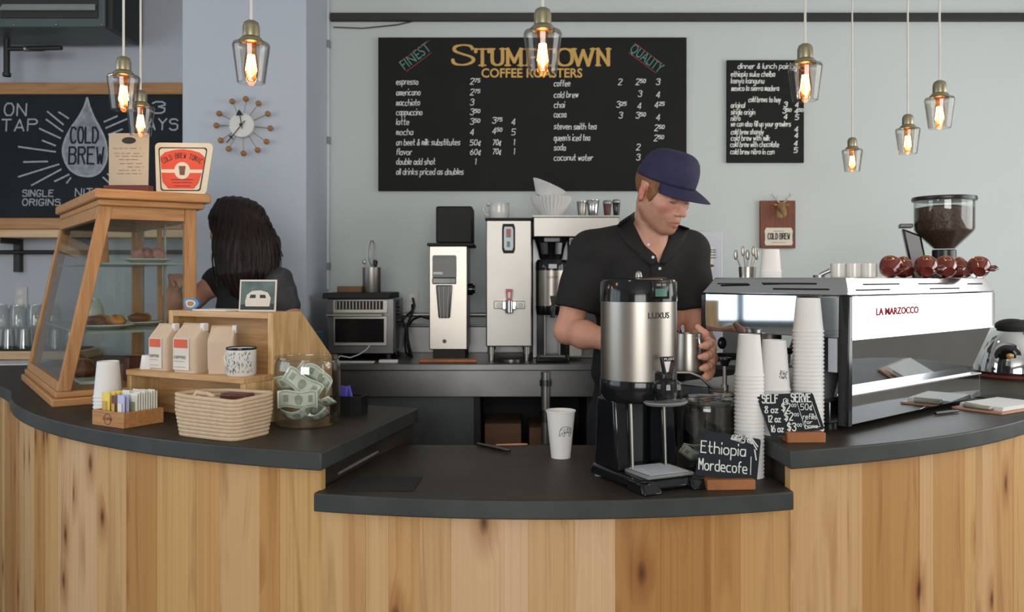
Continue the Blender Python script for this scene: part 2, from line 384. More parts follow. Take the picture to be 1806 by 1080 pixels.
def curve(pl, n=4):
    """Catmull-Rom through the points"""
    P_ = [Vector(p) for p in pl]; out = []
    for i in range(len(P_)-1):
        a, b, c, d = P_[max(i-1, 0)], P_[i], P_[i+1], P_[min(i+2, len(P_)-1)]
        for k in range(n):
            t = k/n; out.append(tuple(.5*((2*b)+(c-a)*t+(2*a-5*b+4*c-d)*t*t+(3*b-a-3*c+d)*t**3)))
    return out+[tuple(P_[-1])]
def strokes(txt, sp=1.7):
    out = []; x = 0
    for ch in txt:
        if ch == ' ': x += 3.2; continue
        g = GL.get(ch)
        if g is None: x += 3; continue
        w = 0
        for st in g.split('/'):
            pl = [(int(p[0], 16), int(p[1], 16)-3) for p in st.split('.')]; w = max(w, max(p[0] for p in pl))
            out.append([(x+p[0], p[1]) for p in pl])
        x += w+sp
    return out, max(x-sp, .1)
_lift = [0]
def ribbon(mb, pl, w, o, X, Y, mi=0, contrast=None):      # each stroke of chalk lies a hair above the last
    up = X.cross(Y).normalized(); o = Vector(o)
    for a, b in zip(pl, pl[1:]):
        a = Vector(a); b = Vector(b); d = b-a
        if d.length < 1e-6: continue
        d.normalize(); ww = w; _lift[0] = (_lift[0]+1) % 48; lf = up*(_lift[0]*1.6e-5)
        if contrast is not None: ww = w*(contrast+(1-contrast)*abs(d.y))
        n = Vector((-d.y, d.x))*ww/2; e = d*min(ww, w*.6)/2
        q = [a-e-n, b+e-n, b+e+n, a-e+n]
        mb.add([o+lf+X*p.x+Y*p.y for p in q], [(0, 1, 2, 3)], mi)
        if contrast is not None: mb.add([o+lf+up*8e-6+X*(b.x+ww*.5*math.cos(t))+Y*(b.y+ww*.5*math.sin(t)) for t in [PI*k/5 for k in range(10)]], [tuple(range(10))], mi)
def chalk(mb, txt, o, X, Y, size, w, mi=0, width=None, shear=.12, jit=0, sp=1.7):
    """hand lettering: size = height of a capital, X and Y unit vectors of the surface, o = start of the baseline"""
    st, tw = strokes(txt, sp); k = size/7; kx = k if width is None else width/tw
    rnd = random.Random(txt)
    for pl in st:
        j = rnd.uniform(-jit, jit)
        ribbon(mb, [((p[0]+p[1]*shear)*kx, p[1]*k+j*size) for p in pl], w, Vector(o), X, Y, mi)
    return tw*kx
_fc = {}
def ftext(txt, bold=0.0, ext=0.0):
    """printed lettering from the built-in font: vertices, faces, width for a text one unit high"""
    key = (txt, bold, ext)
    if key not in _fc:
        c = bpy.data.curves.new('lettering', 'FONT'); c.body = txt; c.size = 1; c.offset = bold; c.extrude = ext; c.resolution_u = 3
        o = bpy.data.objects.new('lettering', c); COL.objects.link(o); dg = bpy.context.evaluated_depsgraph_get(); dg.update()
        me = bpy.data.meshes.new_from_object(o.evaluated_get(dg)); v = [tuple(q.co) for q in me.vertices]; f = [tuple(p.vertices) for p in me.polygons]
        bpy.data.objects.remove(o); bpy.data.curves.remove(c); bpy.data.meshes.remove(me)
        x0 = min(p[0] for p in v); x1 = max(p[0] for p in v); y1 = max(p[1] for p in v)
        _fc[key] = ([((p[0]-x0)/y1, p[1]/y1, p[2]) for p in v], f, (x1-x0)/y1)
    return _fc[key]
def printed(mb, txt, o, X, Y, h, mi=0, width=None, bold=0.0, center=False, warp=None):
    v, f, w = ftext(txt, bold); kx = h if width is None else width/w
    ox = -w*kx/2 if center else 0
    pts = [(ox+p[0]*kx, p[1]*h) for p in v]
    mb.add([warp(*p) for p in pts] if warp else [Vector(o)+X*p[0]+Y*p[1] for p in pts], f, mi)
    return w*kx
EX, EY, EZ = Vector((1, 0, 0)), Vector((0, 1, 0)), Vector((0, 0, 1))
# ------------------------------------------------------------------ the room
YW, YA, YP, CEIL = 4.75, 4.90, 4.25, 3.30    # back wall, alcove wall, pillar face, ceiling
XPL, XPR = -1.62, -1.012                     # pillar edges
def wbox(name, lo, hi, m): return struct(MB().box(lo, hi).build(name, m, smooth=0))
wbox('floor', (-4.1, -4.1, -.1), (4.1, 5.1, 0), 'floor_concrete')
wbox('ceiling', (-4.1, -4.1, CEIL), (4.1, 5.1, CEIL+.1), 'ceiling_paint')
wbox('wall_back', (XPR, YW, 0), (4.1, 5.1, CEIL), 'wall_paint')
wbox('wall_alcove', (-4.1, YA, 0), (XPL, 5.1, CEIL), 'alcove_paint')
wbox('wall_pillar', (XPL, YP, 0), (XPR, 5.1, CEIL), 'pillar_paint')
def wall_with_hole(name, axis, at, lo, hi, h0, h1, z0, z1, m):
    """a side wall (axis 0) or the street wall (axis 1) with one window opening"""
    mb = MB()
    def b(a0, a1, c0, c1):
        if axis == 0: mb.box((at, a0, c0), (at+.12, a1, c1))
        else: mb.box((a0, at, c0), (a1, at+.12, c1))
    b(lo, h0, 0, CEIL); b(h1, hi, 0, CEIL); b(h0, h1, 0, z0); b(h0, h1, z1, CEIL)
    return struct(mb.build(name, m, smooth=0, merge=False))
wall_with_hole('wall_left', 0, -4.1, -4.1, 5.1, .3, 3.1, 1.0, 2.9, 'room_paint')
wall_with_hole('wall_right', 0, 3.98, -4.1, 5.1, .8, 3.9, .8, 2.7, 'room_paint')
wall_with_hole('wall_front', 1, -4.1, -4.1, 4.1, -2.6, 2.6, .9, 3.0, 'room_paint')
def window(name, axis, at, h0, h1, z0, z1, n):
    mb = MB(); t = .05
    for k in range(n+1):
        a = h0+(h1-h0)*k/n
        lo, hi = a-t/2, a+t/2
        mb.box((at, lo, z0), (at+.06, hi, z1)) if axis == 0 else mb.box((lo, at, z0), (hi, at+.06, z1))
    for z in (z0, z1-t):
        mb.box((at, h0, z), (at+.06, h1, z+t)) if axis == 0 else mb.box((h0, at, z), (h1, at+.06, z+t))
    struct(mb.build(name, 'black_trim', smooth=0, merge=False))
window('window_1', 0, -3.92, .3, 3.1, 1.0, 2.9, 3)
window('window_2', 0, 3.86, .8, 3.9, .8, 2.7, 2)
window('window_3', 1, -3.92, -2.6, 2.6, .9, 3.0, 3)
# dark rail across the top of the back wall
zt = P(0, 25, YW).z; zb = P(0, 39, YW).z
struct(MB().box((P(582, 0, YW-.03).x, YW-.03, zb), (4.0, YW, zt)).build('trim_1', 'black_trim', bevel=.003))

# conduit running down the wall beside the pillar
t = thing('conduit_pipe', 'grey metal conduit running down the wall beside the pillar', 'pipe', P(578, 510, YW-.02))
x0 = 0; zc0 = P(0, 510, YW-.02).z
mb = MB(); mb.cyl(.0105, 0, CEIL-zc0, 14); mb.build('pipe_run', 'appliance_white', t)
for py in (78, 248, 470):
    z = P(0, py, YW-.02).z-zc0; MB().cyl(.016, z-.02, z+.02, 14).build('coupling', 'grey_plastic', t)
b0 = P(590, 52, YW-.008); mb = MB()
mb.tube([P(x, y, YW-.006) for x, y in ((588, 48), (640, 50), (700, 44), (745, 34), (765, 26))], .0035, 6)
tag(mb.build('wall_cable', 'grey_dark'), 'thin cable sagging under the dark rail beside the conduit', 'cable')

# ------------------------------------------------------------------ the curved counter
CX, CY, R, RI = .08, 4.34, 2.25, 1.49
HL, HU, SL = .86, .963, .047                 # lower top, upper top, slab thickness
def arc_y(x, r): return CY-math.sqrt(max(r*r-(x-CX)**2, 0))
def arc_pts(x0, x1, r, n):
    a0 = math.asin((x0-CX)/r); a1 = math.asin((x1-CX)/r)
    return [(CX+r*math.sin(a0+(a1-a0)*i/n), CY-r*math.cos(a0+(a1-a0)*i/n)) for i in range(n+1)]
def two_tone(o):      # warm reflection put into the top's brown colour; sides keep the greyer slab
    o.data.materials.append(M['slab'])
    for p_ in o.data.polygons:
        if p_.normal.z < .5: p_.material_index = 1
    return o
def left_outer(r, x1): return [(-2.95-(r-R), 4.86), (-2.78-(r-R), 4.35), (-2.26-(r-R)*.9, 3.72+(R-r)*.4)]+arc_pts(-1.925-(r-R)*.85, x1, r, 26)
def right_outer(r, x0): return arc_pts(x0, 2.15, r, 22)+[(2.30+r-R, 4.2), (2.31+r-R, 4.74)]
left_inner = [(-.313, 2.896), (-.543, 2.986), (-.85, 3.12), (-1.05, 3.30), (-1.40, 3.75), (-1.60, 4.10), (-1.72, 4.40), (-1.75, 4.86)]
right_inner = [(1.57, 4.74), (1.57, 4.34), (1.50, 3.90), (1.30, 3.50), (1.0, 3.17), (.78, 2.965), (.61, 2.81), (.55, 2.75), (.54, 2.53), (.67, 2.50), (.69, 2.40)]
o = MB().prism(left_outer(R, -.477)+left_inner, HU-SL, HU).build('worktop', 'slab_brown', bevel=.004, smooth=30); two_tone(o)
tag(o, 'raised dark stone worktop curving away under the pastry case', 'worktop')
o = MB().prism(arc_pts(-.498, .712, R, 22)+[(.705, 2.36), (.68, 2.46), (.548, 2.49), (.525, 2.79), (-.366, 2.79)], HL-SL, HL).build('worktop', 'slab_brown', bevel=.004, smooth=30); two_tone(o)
tag(o, 'lower dark worktop in the middle carrying the coffee dispenser', 'worktop')
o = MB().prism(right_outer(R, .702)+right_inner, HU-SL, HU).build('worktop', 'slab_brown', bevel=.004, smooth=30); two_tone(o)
tag(o, 'raised dark stone worktop under the espresso machine', 'worktop')
base = thing('counter_base', 'curved counter front clad in upright knotty wood boards', 'counter', (CX, 2.12, 0))
BT = Matrix.Translation((-CX, -2.12, 0))
core = MB(); core.prism(left_outer(R-.06, -.50)+[(x-.02, y+.03) for x, y in left_inner], 0, HU-SL, 0, BT); core.build('side_panel', 'dark_wood', base, smooth=0)
core = MB(); core.prism(arc_pts(-.49, .70, R-.06, 16)+[(.70, 2.75), (-.36, 2.75)], 0, HL-SL, 0, BT); core.build('side_panel', 'dark_wood', base, smooth=0)
core = MB(); core.prism(right_outer(R-.06, .715)+[(x+.02, y-.03) for x, y in right_inner], 0, HU-SL, 0, BT); core.build('side_panel', 'dark_wood', base, smooth=0)
# boards along the curve
rnd = random.Random(11)
path = left_outer(R-.03, .70)[:-1]+right_outer(R-.03, .70)
pp = [Vector((x, y, 0)) for x, y in path]; cum = [0]
for a, b in zip(pp, pp[1:]): cum.append(cum[-1]+(b-a).length)
def at(s):
    s = min(max(s, 0), cum[-1]-1e-6)
    i = max(k for k in range(len(cum)) if cum[k] <= s); i = min(i, len(pp)-2)
    d = (pp[i+1]-pp[i]); return pp[i]+d*((s-cum[i])/max(d.length, 1e-9)), d.normalized()
def s_of_x(x):
    for i in range(len(pp)-1):
        if pp[i].x <= x <= pp[i+1].x: return cum[i]+(x-pp[i].x)/(pp[i+1].x-pp[i].x)*(cum[i+1]-cum[i])
sA, sB = s_of_x(-.484), s_of_x(.712)
edges = []
def span(a, b):
    s = a
    while s < b-.01:
        w = rnd.choice((.06, .08, .10, .115, .13, .15))
        if b-s-w < .06: w = b-s
        edges.append((s, s+w)); s += w
span(0, sA); span(sA, sB); span(sB, cum[-1])
me = bpy.data.meshes.new('plank_cladding'); vs = []; fs = []; uvs = []; tones = []
for (a, b) in edges:
    top = (HL if a >= sA-1e-6 and b <= sB+1e-6 else HU)-SL-.0005
    jit = rnd.uniform(-.0012, .0012); r1, r2 = rnd.random(), rnd.random()
    mid, dd = at((a+b)/2); n = max(1, int((b-a)/.05)); base_i = len(vs); gap = .0001
    for k in range(n+1):
        s = a+gap+(b-a-2*gap)*k/n; p, d = at(s); nrm = Vector((d.y, -d.x, 0))
        e = .0007 if k in (0, n) else 0
        for z in (0, top):
            q = p+nrm*(jit-e); vs.append((q.x-CX, q.y-2.12, z)); q2 = p-nrm*.022; vs.append((q2.x-CX, q2.y-2.12, z))
    def uvq(i): return (a+(b-a)*((i-base_i)//4)/n, vs[i][2])
    for k in range(n):
        i = base_i+4*k; j = i+4
        quads = [(i, j, j+2, i+2), (i+2, j+2, j+3, i+3)]
        if k == 0: quads.append((i, i+2, i+3, i+1))
        if k == n-1: quads.append((j, j+1, j+3, j+2))
        for q in quads: fs.append(q); uvs.append([uvq(t_) for t_ in q]); tones.append((r1, r2, 0, 1))
me.from_pydata(vs, [], fs); ul = me.uv_layers.new(name='UVMap'); ca = me.color_attributes.new('tone', 'FLOAT_COLOR', 'CORNER')
ul = me.uv_layers['UVMap']; ca = me.color_attributes['tone']
for pidx, poly in enumerate(me.polygons):
    for k, l in enumerate(poly.loop_indices): ul.data[l].uv = uvs[pidx][k]; ca.data[l].color = tones[pidx]
me.materials.append(M['plank_wood'])
o = bpy.data.objects.new('plank_cladding', me); COL.objects.link(o); o.parent = base
# latch on the dark step panel under the raised top
mb = MB(); p0 = Vector((-.458+.006, 2.26, .888)); p1 = Vector((-.395+.006, 2.50, .895))
mb.tube([p0, p0.lerp(p1, .3), p0.lerp(p1, .75), p1], [.004, .005, .005, .004], 8, 0, BT)
mb.build('latch', 'steel', base)

# ------------------------------------------------------------------ back counter
YB = 4.10; zb = .99
bc = thing('back_counter', 'stainless steel back counter along the wall with open bays below', 'counter', (.2, YB, 0))
X0, X1 = -.99, 1.38
def bb(lo, hi, name, m, bev=.002): return MB().box((lo[0]-.2, lo[1]-YB, lo[2]), (hi[0]-.2, hi[1]-YB, hi[2])).build(name, m, bc, bevel=bev)
bb((X0, YB, zb-.032), (X1, YW, zb), 'counter_top', 'steel_dark', .004)
bb((X0, YB+.03, .83), (X1, YB+.05, zb-.032), 'apron', 'steel_dark')
bb((X0, YW-.02, zb), (X1, YW-.003, zb+.16), 'splash_back', 'steel_dark')
bb((X0, YB+.06, .08), (P(835, 0, YB).x, YB+.085, .83), 'door', 'slate_panel')
bb((P(835, 0, YB).x, YB+.55, .08), (X1, YB+.58, .83), 'back_panel', 'black_matte')
bb((P(835, 0, YB).x, YB+.06, .30), (X1, YB+.55, .32), 'shelf', 'dark_wood')
bb((X0, YB+.06, .02), (X1, YB+.6, .08), 'plinth', 'black_matte')
for x in (.36, .80, 1.35): bb((x, YB+.06, .08), (x+.035, YB+.55, .83), 'divider', 'black_matte')
bb((P(835, 0, YB).x, YB+.06, .08), (P(835, 0, YB).x+.03, YB+.55, .83), 'divider', 'black_matte')
for i, (xa, xb, h, lab) in enumerate(((-.135, .045, .36, 'brown carton in the open bay left of the steel pipe'), (.085, .30, .34, 'darker brown carton in the open bay beside the first carton'), (.45, .72, .33, 'brown carton in the open bay behind the white paper cup'))):
    o = MB().box((xa, YB+.16, .32), (xb, YB+.48, .32+h)).build('carton', 'cardboard', bevel=.004); tag(o, lab, 'box', 'cartons under the back counter')
p = P(962, 655, YB-.02); t = thing('drain_pipe', 'worn steel pipe hanging down in front of the back counter', 'pipe', (p.x, YB-.03, .62))
MB().cyl(.021, 0, .335, 16).build('pipe_run', 'steel', t)
MB().cyl(.027, .10, .16, 16).cyl(.027, .27, .30, 16).build('collar', 'steel_dark', t)
MB().tube([(0, 0, .05), (0, .05, .03), (0, .09, .03)], .012, 10).build('bracket', 'steel_dark', t)
# ------------------------------------------------------------------ boards and clock on the walls
def board(name, label, cat, px0, py0, px1, py1, Y, mat, thick=.018):
    """a flat board hung on a wall: root at its bottom left; local x right, z up, front face at y = -thick. to(px,py) gives local points."""
    s = (Y-thick)/FPX; o = P(px0, py1, Y-thick)
    t = thing(name, label, cat, (o.x, Y-.001, o.z))
    MB().box((0, -thick, 0), ((px1-px0)*s, 0, (py1-py0)*s)).build('board', mat, t, bevel=.002)
    return t, s, (lambda px, py, e=.0008: Vector(((px-px0)*s, -thick-e, (py1-py)*s)))
t, s, to = board('menu_board', 'large black chalkboard menu with gold coffee roaster heading', 'chalkboard', 667, 66, 1211, 337, YW, 'chalkboard')
mb = MB()
def ln(txt, px, py, h=9, wpx=None, m=mb, to_=None, s_=None, w=.0043):
    to_ = to_ or to; s_ = s_ or s
    chalk(m, txt, to_(px, py), EX, EZ, h*s_, w, 0, None if wpx is None else wpx*s_, .16, .05)
for txt, y, w in (('espresso', 149, 38), ('americano', 168, 42), ('macchiato', 186, 41), ('cappuccino', 203, 45), ('latte', 220, 22), ('mocha', 238, 29),
                  ('an beet & milk substitutes', 256, 112), ('flavor', 273, 27), ('double add shot', 290, 68), ('all drinks priced as doubles', 308, 118)):
    ln(txt, 699, y, 10.5, w)
def price(txt, px, py, sup=''):
    ln(txt, px, py, 10.5, 6 if len(txt) == 1 else None)
    if sup: ln(sup, px+8, py-4, 6, 9)
for a, y, sp in (('2', 149, '75'), ('2', 168, '75'), ('3', 186, ''), ('3', 203, '50'), ('3', 220, '50'), ('4', 238, '')): price(a, 829, y, sp)
for y, a in ((256, '50¢'), (273, '60¢')): ln(a, 829, y, 9, 18)
ln('1', 837, 290, 10, 2)
price('3', 868, 218, '75'); price('4', 868, 236, '50'); ln('70¢', 869, 256, 9, 14); ln('70¢', 869, 272, 9, 14)
price('4', 902, 220); price('5', 902, 238); ln('1', 905, 256, 10, 2); ln('1', 905, 272, 10, 2)
for txt, y, w in (('coffee', 152, 28), ('cold brew', 172, 42), ('chai', 190, 18), ('cocoa', 207, 21), ('steven smith tea', 228, 74), ("queen's iced tea", 248, 63), ('soda', 265, 20), ('coconut water', 283, 68)):
    ln(txt, 977, y, 10.5, w)
for a, x, y, sp in (('2', 1090, 150, ''), ('2', 1121, 150, '50'), ('3', 1157, 150, ''), ('3', 1125, 171, ''), ('4', 1157, 172, ''), ('3', 1087, 190, '25'), ('4', 1124, 192, ''), ('4', 1154, 190, '25'),
                    ('3', 1091, 209, ''), ('3', 1121, 209, '50'), ('4', 1157, 212, ''), ('2', 1154, 231, '50'), ('2', 1153, 249, '50'), ('2', 1122, 265, ''), ('3', 1122, 283, '')): price(a, x, y, sp)
mb.build('chalk_lettering', 'chalk', t, smooth=0, merge=False)
# painted heading with serifs
SER = {'S': [[(4.4, 8.2), (3.9, 9.6), (2.4, 10.1), (1.0, 9.5), (.5, 8.2), (.9, 6.9), (2.3, 5.7), (3.8, 4.6), (4.6, 3.2), (4.2, 1.6), (2.8, .5), (1.2, .6), (.4, 1.5), (.2, 2.7)]],
       'T': [[(.1, 9.7), (4.9, 9.7)], [(2.5, 9.7), (2.5, .2)], [(1.4, .2), (3.6, .2)], [(.2, 9.7), (.2, 8.2)], [(4.8, 9.7), (4.8, 8.2)]],
       'U': [[(.9, 9.7), (.9, 3), (1.5, 1.1), (2.8, .4), (4.1, 1.1), (4.7, 3), (4.7, 9.7)], [(0, 9.8), (1.8, 9.8)], [(3.8, 9.8), (5.5, 9.8)]],
       'M': [[(.9, .2), (.9, 9.7), (3.2, 2.2), (5.5, 9.7), (5.5, .2)], [(0, .2), (1.8, .2)], [(4.5, .2), (6.4, .2)], [(0, 9.8), (1.2, 9.8)], [(5.2, 9.8), (6.4, 9.8)]],
       'P': [[(.9, .2), (.9, 9.7)], [(.9, 9.7), (2.9, 9.7), (4.3, 8.8), (4.6, 7.2), (4.1, 5.6), (2.8, 4.9), (.9, 4.9)], [(0, .2), (1.9, .2)], [(0, 9.7), (.9, 9.7)]],
       'O': [[(3, 9.9), (1.5, 9.3), (.6, 7.6), (.4, 5), (.6, 2.4), (1.5, .7), (3, .1), (4.5, .7), (5.4, 2.4), (5.6, 5), (5.4, 7.6), (4.5, 9.3), (3, 9.9)]],
       'W': [[(.5, 9.7), (2.3, .3), (4.2, 8.8), (6.1, .3), (7.9, 9.7)], [(-.3, 9.8), (1.5, 9.8)], [(7, 9.8), (8.6, 9.8)]],
       'N': [[(.8, .2), (.8, 9.7), (4.8, .4), (4.8, 9.7)], [(0, .2), (1.7, .2)], [(0, 9.8), (1, 9.8)], [(4, 9.8), (5.7, 9.8)]]}
mb = MB()
for ch, px, w, top, base_y in (('S', 797, 38, 80, 116), ('T', 838, 25, 86, 116), ('U', 864, 26, 86, 116), ('M', 891, 32, 86, 116), ('P', 927, 24, 86, 116), ('T', 953, 25, 86, 116), ('O', 981, 28, 86, 116), ('W', 1009, 40, 86, 116), ('N', 1051, 26, 86, 116)):
    ex = max(p[0] for st in SER[ch] for p in st); kx = w*s/ex; kz = (base_y-top)*s/10
    for st in SER[ch]: ribbon(mb, [(x*kx, z*kz) for x, z in (curve(st) if len(st) > 6 and ch in 'SOUP' else st)], 6.2*s, to(px, base_y), EX, EZ, 0, .42)
printed(mb, 'COFFEE ROASTERS', to(849, 136.5), EX, EZ, 16*s, 0, 178*s, .022)
mb.build('painted_heading', 'gold_paint', t, smooth=0, merge=False)
mb = MB()
for txt, px, py, ang, w in (('FINEST', 714, 124, 37, 60), ('QUALITY', 1109, 90, -37, 66)):
    X = Vector((math.cos(math.radians(ang)), 0, math.sin(math.radians(ang)))); Z = Vector((-X.z, 0, X.x))
    mb = MB(); printed(mb, txt, to(px, py), X, Z, 18*s, 0, w*s, .0); mb.build('painted_motto', 'teal_paint', t, smooth=0, merge=False)
mb = MB()
for px, py, ang, w in ((716, 127, 37, 56), (711, 106, 37, 58), (1109, 93, -37, 60), (1119, 76, -37, 62)):
    X = Vector((math.cos(math.radians(ang)), 0, math.sin(math.radians(ang)))); Z = Vector((-X.z, 0, X.x))
    mb = MB(); ribbon(mb, [(0, 0), (w*s, 0)], 1.1*s, to(px, py, .0006), X, Z); mb.build('painted_rule', 'red_paint', t, smooth=0, merge=False)

t, s, to = board('menu_board', 'small black chalkboard with cold brew list beside the large menu', 'chalkboard', 1282, 106, 1418, 287, YW, 'chalkboard')
mb = MB()
for txt, px, y, w in (('dinner & lunch pairings', 1301, 121, 110), ('ethiopia suke chelba', 1289, 135, 77), ('kenya kangunu', 1289, 147, 58), ('mexico la sierra madera', 1290, 160, 83), ('cold brews to buy', 1320, 180, 56),
                      ('original', 1289, 190, 24), ('single origin', 1289, 202, 42), ('nitro', 1289, 213, 16), ('we can also fill up your growlers', 1289, 223, 105), ('cold brew shandy', 1289, 237, 57), ('cold brew with milk', 1289, 248, 68), ('cold brew with chocolate', 1288, 259, 85), ('cold brew nitro in can', 1288, 272, 77)):
    ln(txt, px, y, 9, w, mb, to, s, .0045)
for a, px, y in (('3', 1382, 189), ('4', 1402, 189), ('3', 1380, 200), ('4', 1401, 200), ('4', 1382, 210), ('5', 1402, 211), ('4', 1401, 232), ('4', 1401, 243), ('4', 1400, 257), ('5', 1400, 269)): ln(a, px, y, 8.5, 5.5, mb, to, s, .0055)
for px, y in ((1387, 197), (1408, 197)): ln('50', px, y, 5, 8, mb, to, s, .0045)
mb.build('chalk_lettering', 'chalk', t, smooth=0, merge=False)

# the alcove board between two wooden ledges
t, s, to = board('drinks_board', 'wide chalkboard with a big chalk water drop behind the pastry case', 'chalkboard', -90, 166, 321.5, 384, YA, 'chalkboard_blue')
mb = MB()
for txt, px, y, h, w in (('ON', 8, 204, 21, 38), ('TAP', 3, 231, 20, 62), ('3', 268, 200, 20, 22), ('DAYS', 240, 229, 19, 73), ('SINGLE', 40, 346.5, 11, 54), ('ORIGINS', 40, 362.5, 11, 66), ('NITRO', 133, 347, 14, 60)):
    mb = MB(); chalk(mb, txt, to(px, y), EX, EZ, h*s, .0085 if h > 15 else .006, 0, w*s, .04, .02); mb.build('chalk_word', 'chalk_dim', t, smooth=0, merge=False)
mb = MB()
rays = [((84, 197), (112, 220)), ((104, 198), (121, 209)), ((82, 211), (111, 232)), ((70, 227), (107, 244)), ((75, 248), (98, 257)), ((33, 259), (98, 268)), ((42, 286), (84, 285)), ((33, 312), (104, 290)), ((56, 327), (108, 299)), ((97, 320), (122, 308)), ((118, 323), (125, 314)),
        ((184, 215), (207, 205)), ((187, 226), (224, 210)), ((192, 238), (216, 228)), ((194, 250), (212, 246)), ((194, 287), (206, 292)), ((190, 307), (200, 316)), ((182, 313), (192, 322)), ((-60, 250), (-10, 260)), ((-60, 300), (-15, 295))]
for a, b in rays: mb = MB(); ribbon(mb, [(a[0]*s, -a[1]*s), (b[0]*s, -b[1]*s)], .009, to(0, 0), EX, EZ); mb.build('chalk_ray', 'chalk_dim', t, smooth=0, merge=False)
drop = [(154, 173), (158, 187), (166, 207), (177, 227), (186, 248), (189, 268), (187, 286), (178, 302), (165, 310), (151, 311), (135, 307), (122, 297), (114, 282), (111, 265), (115, 247), (125, 227), (139, 207), (149, 189)]
drop = drop[:1]+curve(drop[1:], 3); mb = MB(); mb.add([to(x, y, .0005) for x, y in drop], [tuple(range(len(drop)))]); mb.build('chalk_drop', 'chalk_drop', t, smooth=0)
mb = MB(); ribbon(mb, [(x*s, -y*s) for x, y in drop+drop[:1]], .011, to(0, 0, .001), EX, EZ); mb.build('drop_outline', 'chalk_dim', t, smooth=0, merge=False)
mb = MB(); chalk(mb, 'COLD', to(125, 252, .0014), EX, EZ, 27*s, .011, 0, 48*s, .02); chalk(mb, 'BREW', to(122, 289, .0014), EX, EZ, 29*s, .011, 0, 60*s, .05)
mb.build('drop_lettering', 'chalkboard_blue', t, smooth=0, merge=False)
def ledge(name, lab, px0, px1, py0, py1, depth, m, Y=YA):
    a = P(px0, py1, Y-depth); b = P(px1, py0, Y-depth)
    o = MB().box((a.x, Y-depth, a.z), (min(b.x, XPL-.002), Y-.001, b.z)).build(name, m, bevel=.003); return tag(o, lab, 'ledge')
ledge('picture_rail', 'honey wood rail above the chalk water drop board', -110, 321.5, 146, 166, .04, 'ledge_wood')
ledge('picture_rail', 'honey wood rail below the chalk water drop board', -110, 321.5, 384.5, 404.5, .035, 'ledge_wood')
t = thing('wall_shelf', 'pale wooden wall shelf on black brackets in the alcove', 'shelf', (-2.2, YA-.11, P(0, 419, YA-.22).z))
z1 = P(0, 405, YA-.22).z-t.location.z
MB().box((-.75, -.11, .0), (XPL+2.2-.003, .108, z1)).build('board', 'ledge_pale', t, bevel=.003)
zl = P(0, 480, YA-.05).z-t.location.z
for x in (-.58, .45):
    MB().box((x-.025, .07, zl), (x+.01, .108, -.001)).box((x-.02, -.1, -.03), (x+.005, .08, -.001)).build('bracket', 'black_trim', t)
MB().tube([(-.75, .06, -.075), (.56, .06, -.075)], .012, 10).build('rail', 'black_trim', t)
# ball clock on the pillar
yc = YP-.035; c = P(425, 220, yc); t = thing('ball_clock', 'ball clock with twelve wooden balls on the pale pillar', 'clock', (c.x, YP-.001, c.z)); s = yc/FPX
mb = MB(); mb.cyl(22*s, 0, .028, 40, 0, TR((0, -.002, 0), 0, PI/2)); mb.build('clock_face', 'white_plastic', t, bevel=.004)
balls = [(408, 178), (432, 173.5), (454.5, 181.5), (471, 200), (475.5, 225.5), (468.5, 249), (453, 264), (428, 270), (401.5, 262), (387.5, 247), (380, 220.5), (385, 199.5)]
for x, y in balls:
    lx, lz = (x-425)*s, (220-y)*s
    rd = MB(); rd.tube([(lx*.42, -.016, lz*.42), (lx*.95, -.02, lz*.95)], .0016, 6); rd.build('spoke', 'brass_old', t)
    bl = MB(); bl.ell((lx, -.022, lz), 5.1*s, 16, 10); bl.build('ball', 'cork_ball', t)
def hand(name, p1, tri, tail):
    mb = MB(); k = lambda p: ((p[0]-425)*s, (220-p[1])*s)
    a = k(tail); b = k(p1); mb.tube([(a[0], -.036, a[1]), (b[0], -.036, b[1])], .0022, 6)
    q = [k(p) for p in tri]; mb.add([(x, y, z) for y in (-.034, -.039) for x, z in q], [(0, 1, 2), (5, 4, 3), (0, 3, 4, 1), (1, 4, 5, 2), (2, 5, 3, 0)])
    mb.build(name, 'black_plastic', t)
hand('hour_hand', (423, 200), [(422, 193), (416.5, 204), (429, 203)], (427, 227))
hand('minute_hand', (400, 252), [(403, 240), (412, 247), (408, 239)], (432, 213))
MB().cyl(.007, 0, .012, 16, 0, TR((0, -.028, 0), 0, PI/2)).build('hub', 'black_plastic', t)
# trophy plaque
t, s, to = board('trophy_plaque', 'wooden plaque with small deer head and cream plate on the wall', 'plaque', 1341, 354, 1403, 438, YW, 'plaque_wood', .022)
mb = MB(); q = [(1350, 404), (1351, 402), (1395, 402), (1396, 404), (1398, 408), (1397, 413), (1397, 424), (1398, 428), (1396, 433), (1350, 433), (1348, 428), (1349, 424), (1349, 413), (1348, 408)]
vs = [to(x, y, .0) for x, y in q]; n = len(q)
mb.add(vs+[v+Vector((0, -.003, 0)) for v in vs], [tuple(range(n, 2*n))]+[(i, (i+1) % n, n+(i+1) % n, n+i) for i in range(n)]); mb.build('plate', 'cream', t, smooth=0)
mb = MB(); chalk(mb, 'COLD BREW', to(1354, 422, .0036), EX, EZ, 10*s, .005, 0, 38*s, 0)
for y, w in ((408, 18), (428, 24)): ribbon(mb, [(0, 0), (w*s, 0)], .002, to(1373-w/2, y, .0036), EX, EZ)
mb.build('plate_lettering', 'ink', t, smooth=0, merge=False)
mb = MB(); c = to(1376, 366, .02)
mb.ell(c+Vector((0, 0, 0)), (.022, .024, .026), 14, 10); mb.tube([c+Vector((0, -.01, -.004)), c+Vector((.002, -.035, -.03)), c+Vector((.003, -.05, -.055))], [.019, .015, .009], 12)
mb.tube([c+Vector((0, .02, .002)), c+Vector((-.004, .03, -.055))], [.02, .022], 12)
for sx in (-1, 1): mb.ell(c+Vector((sx*.03, .0, .012)), (.014, .004, .007), 10, 6)
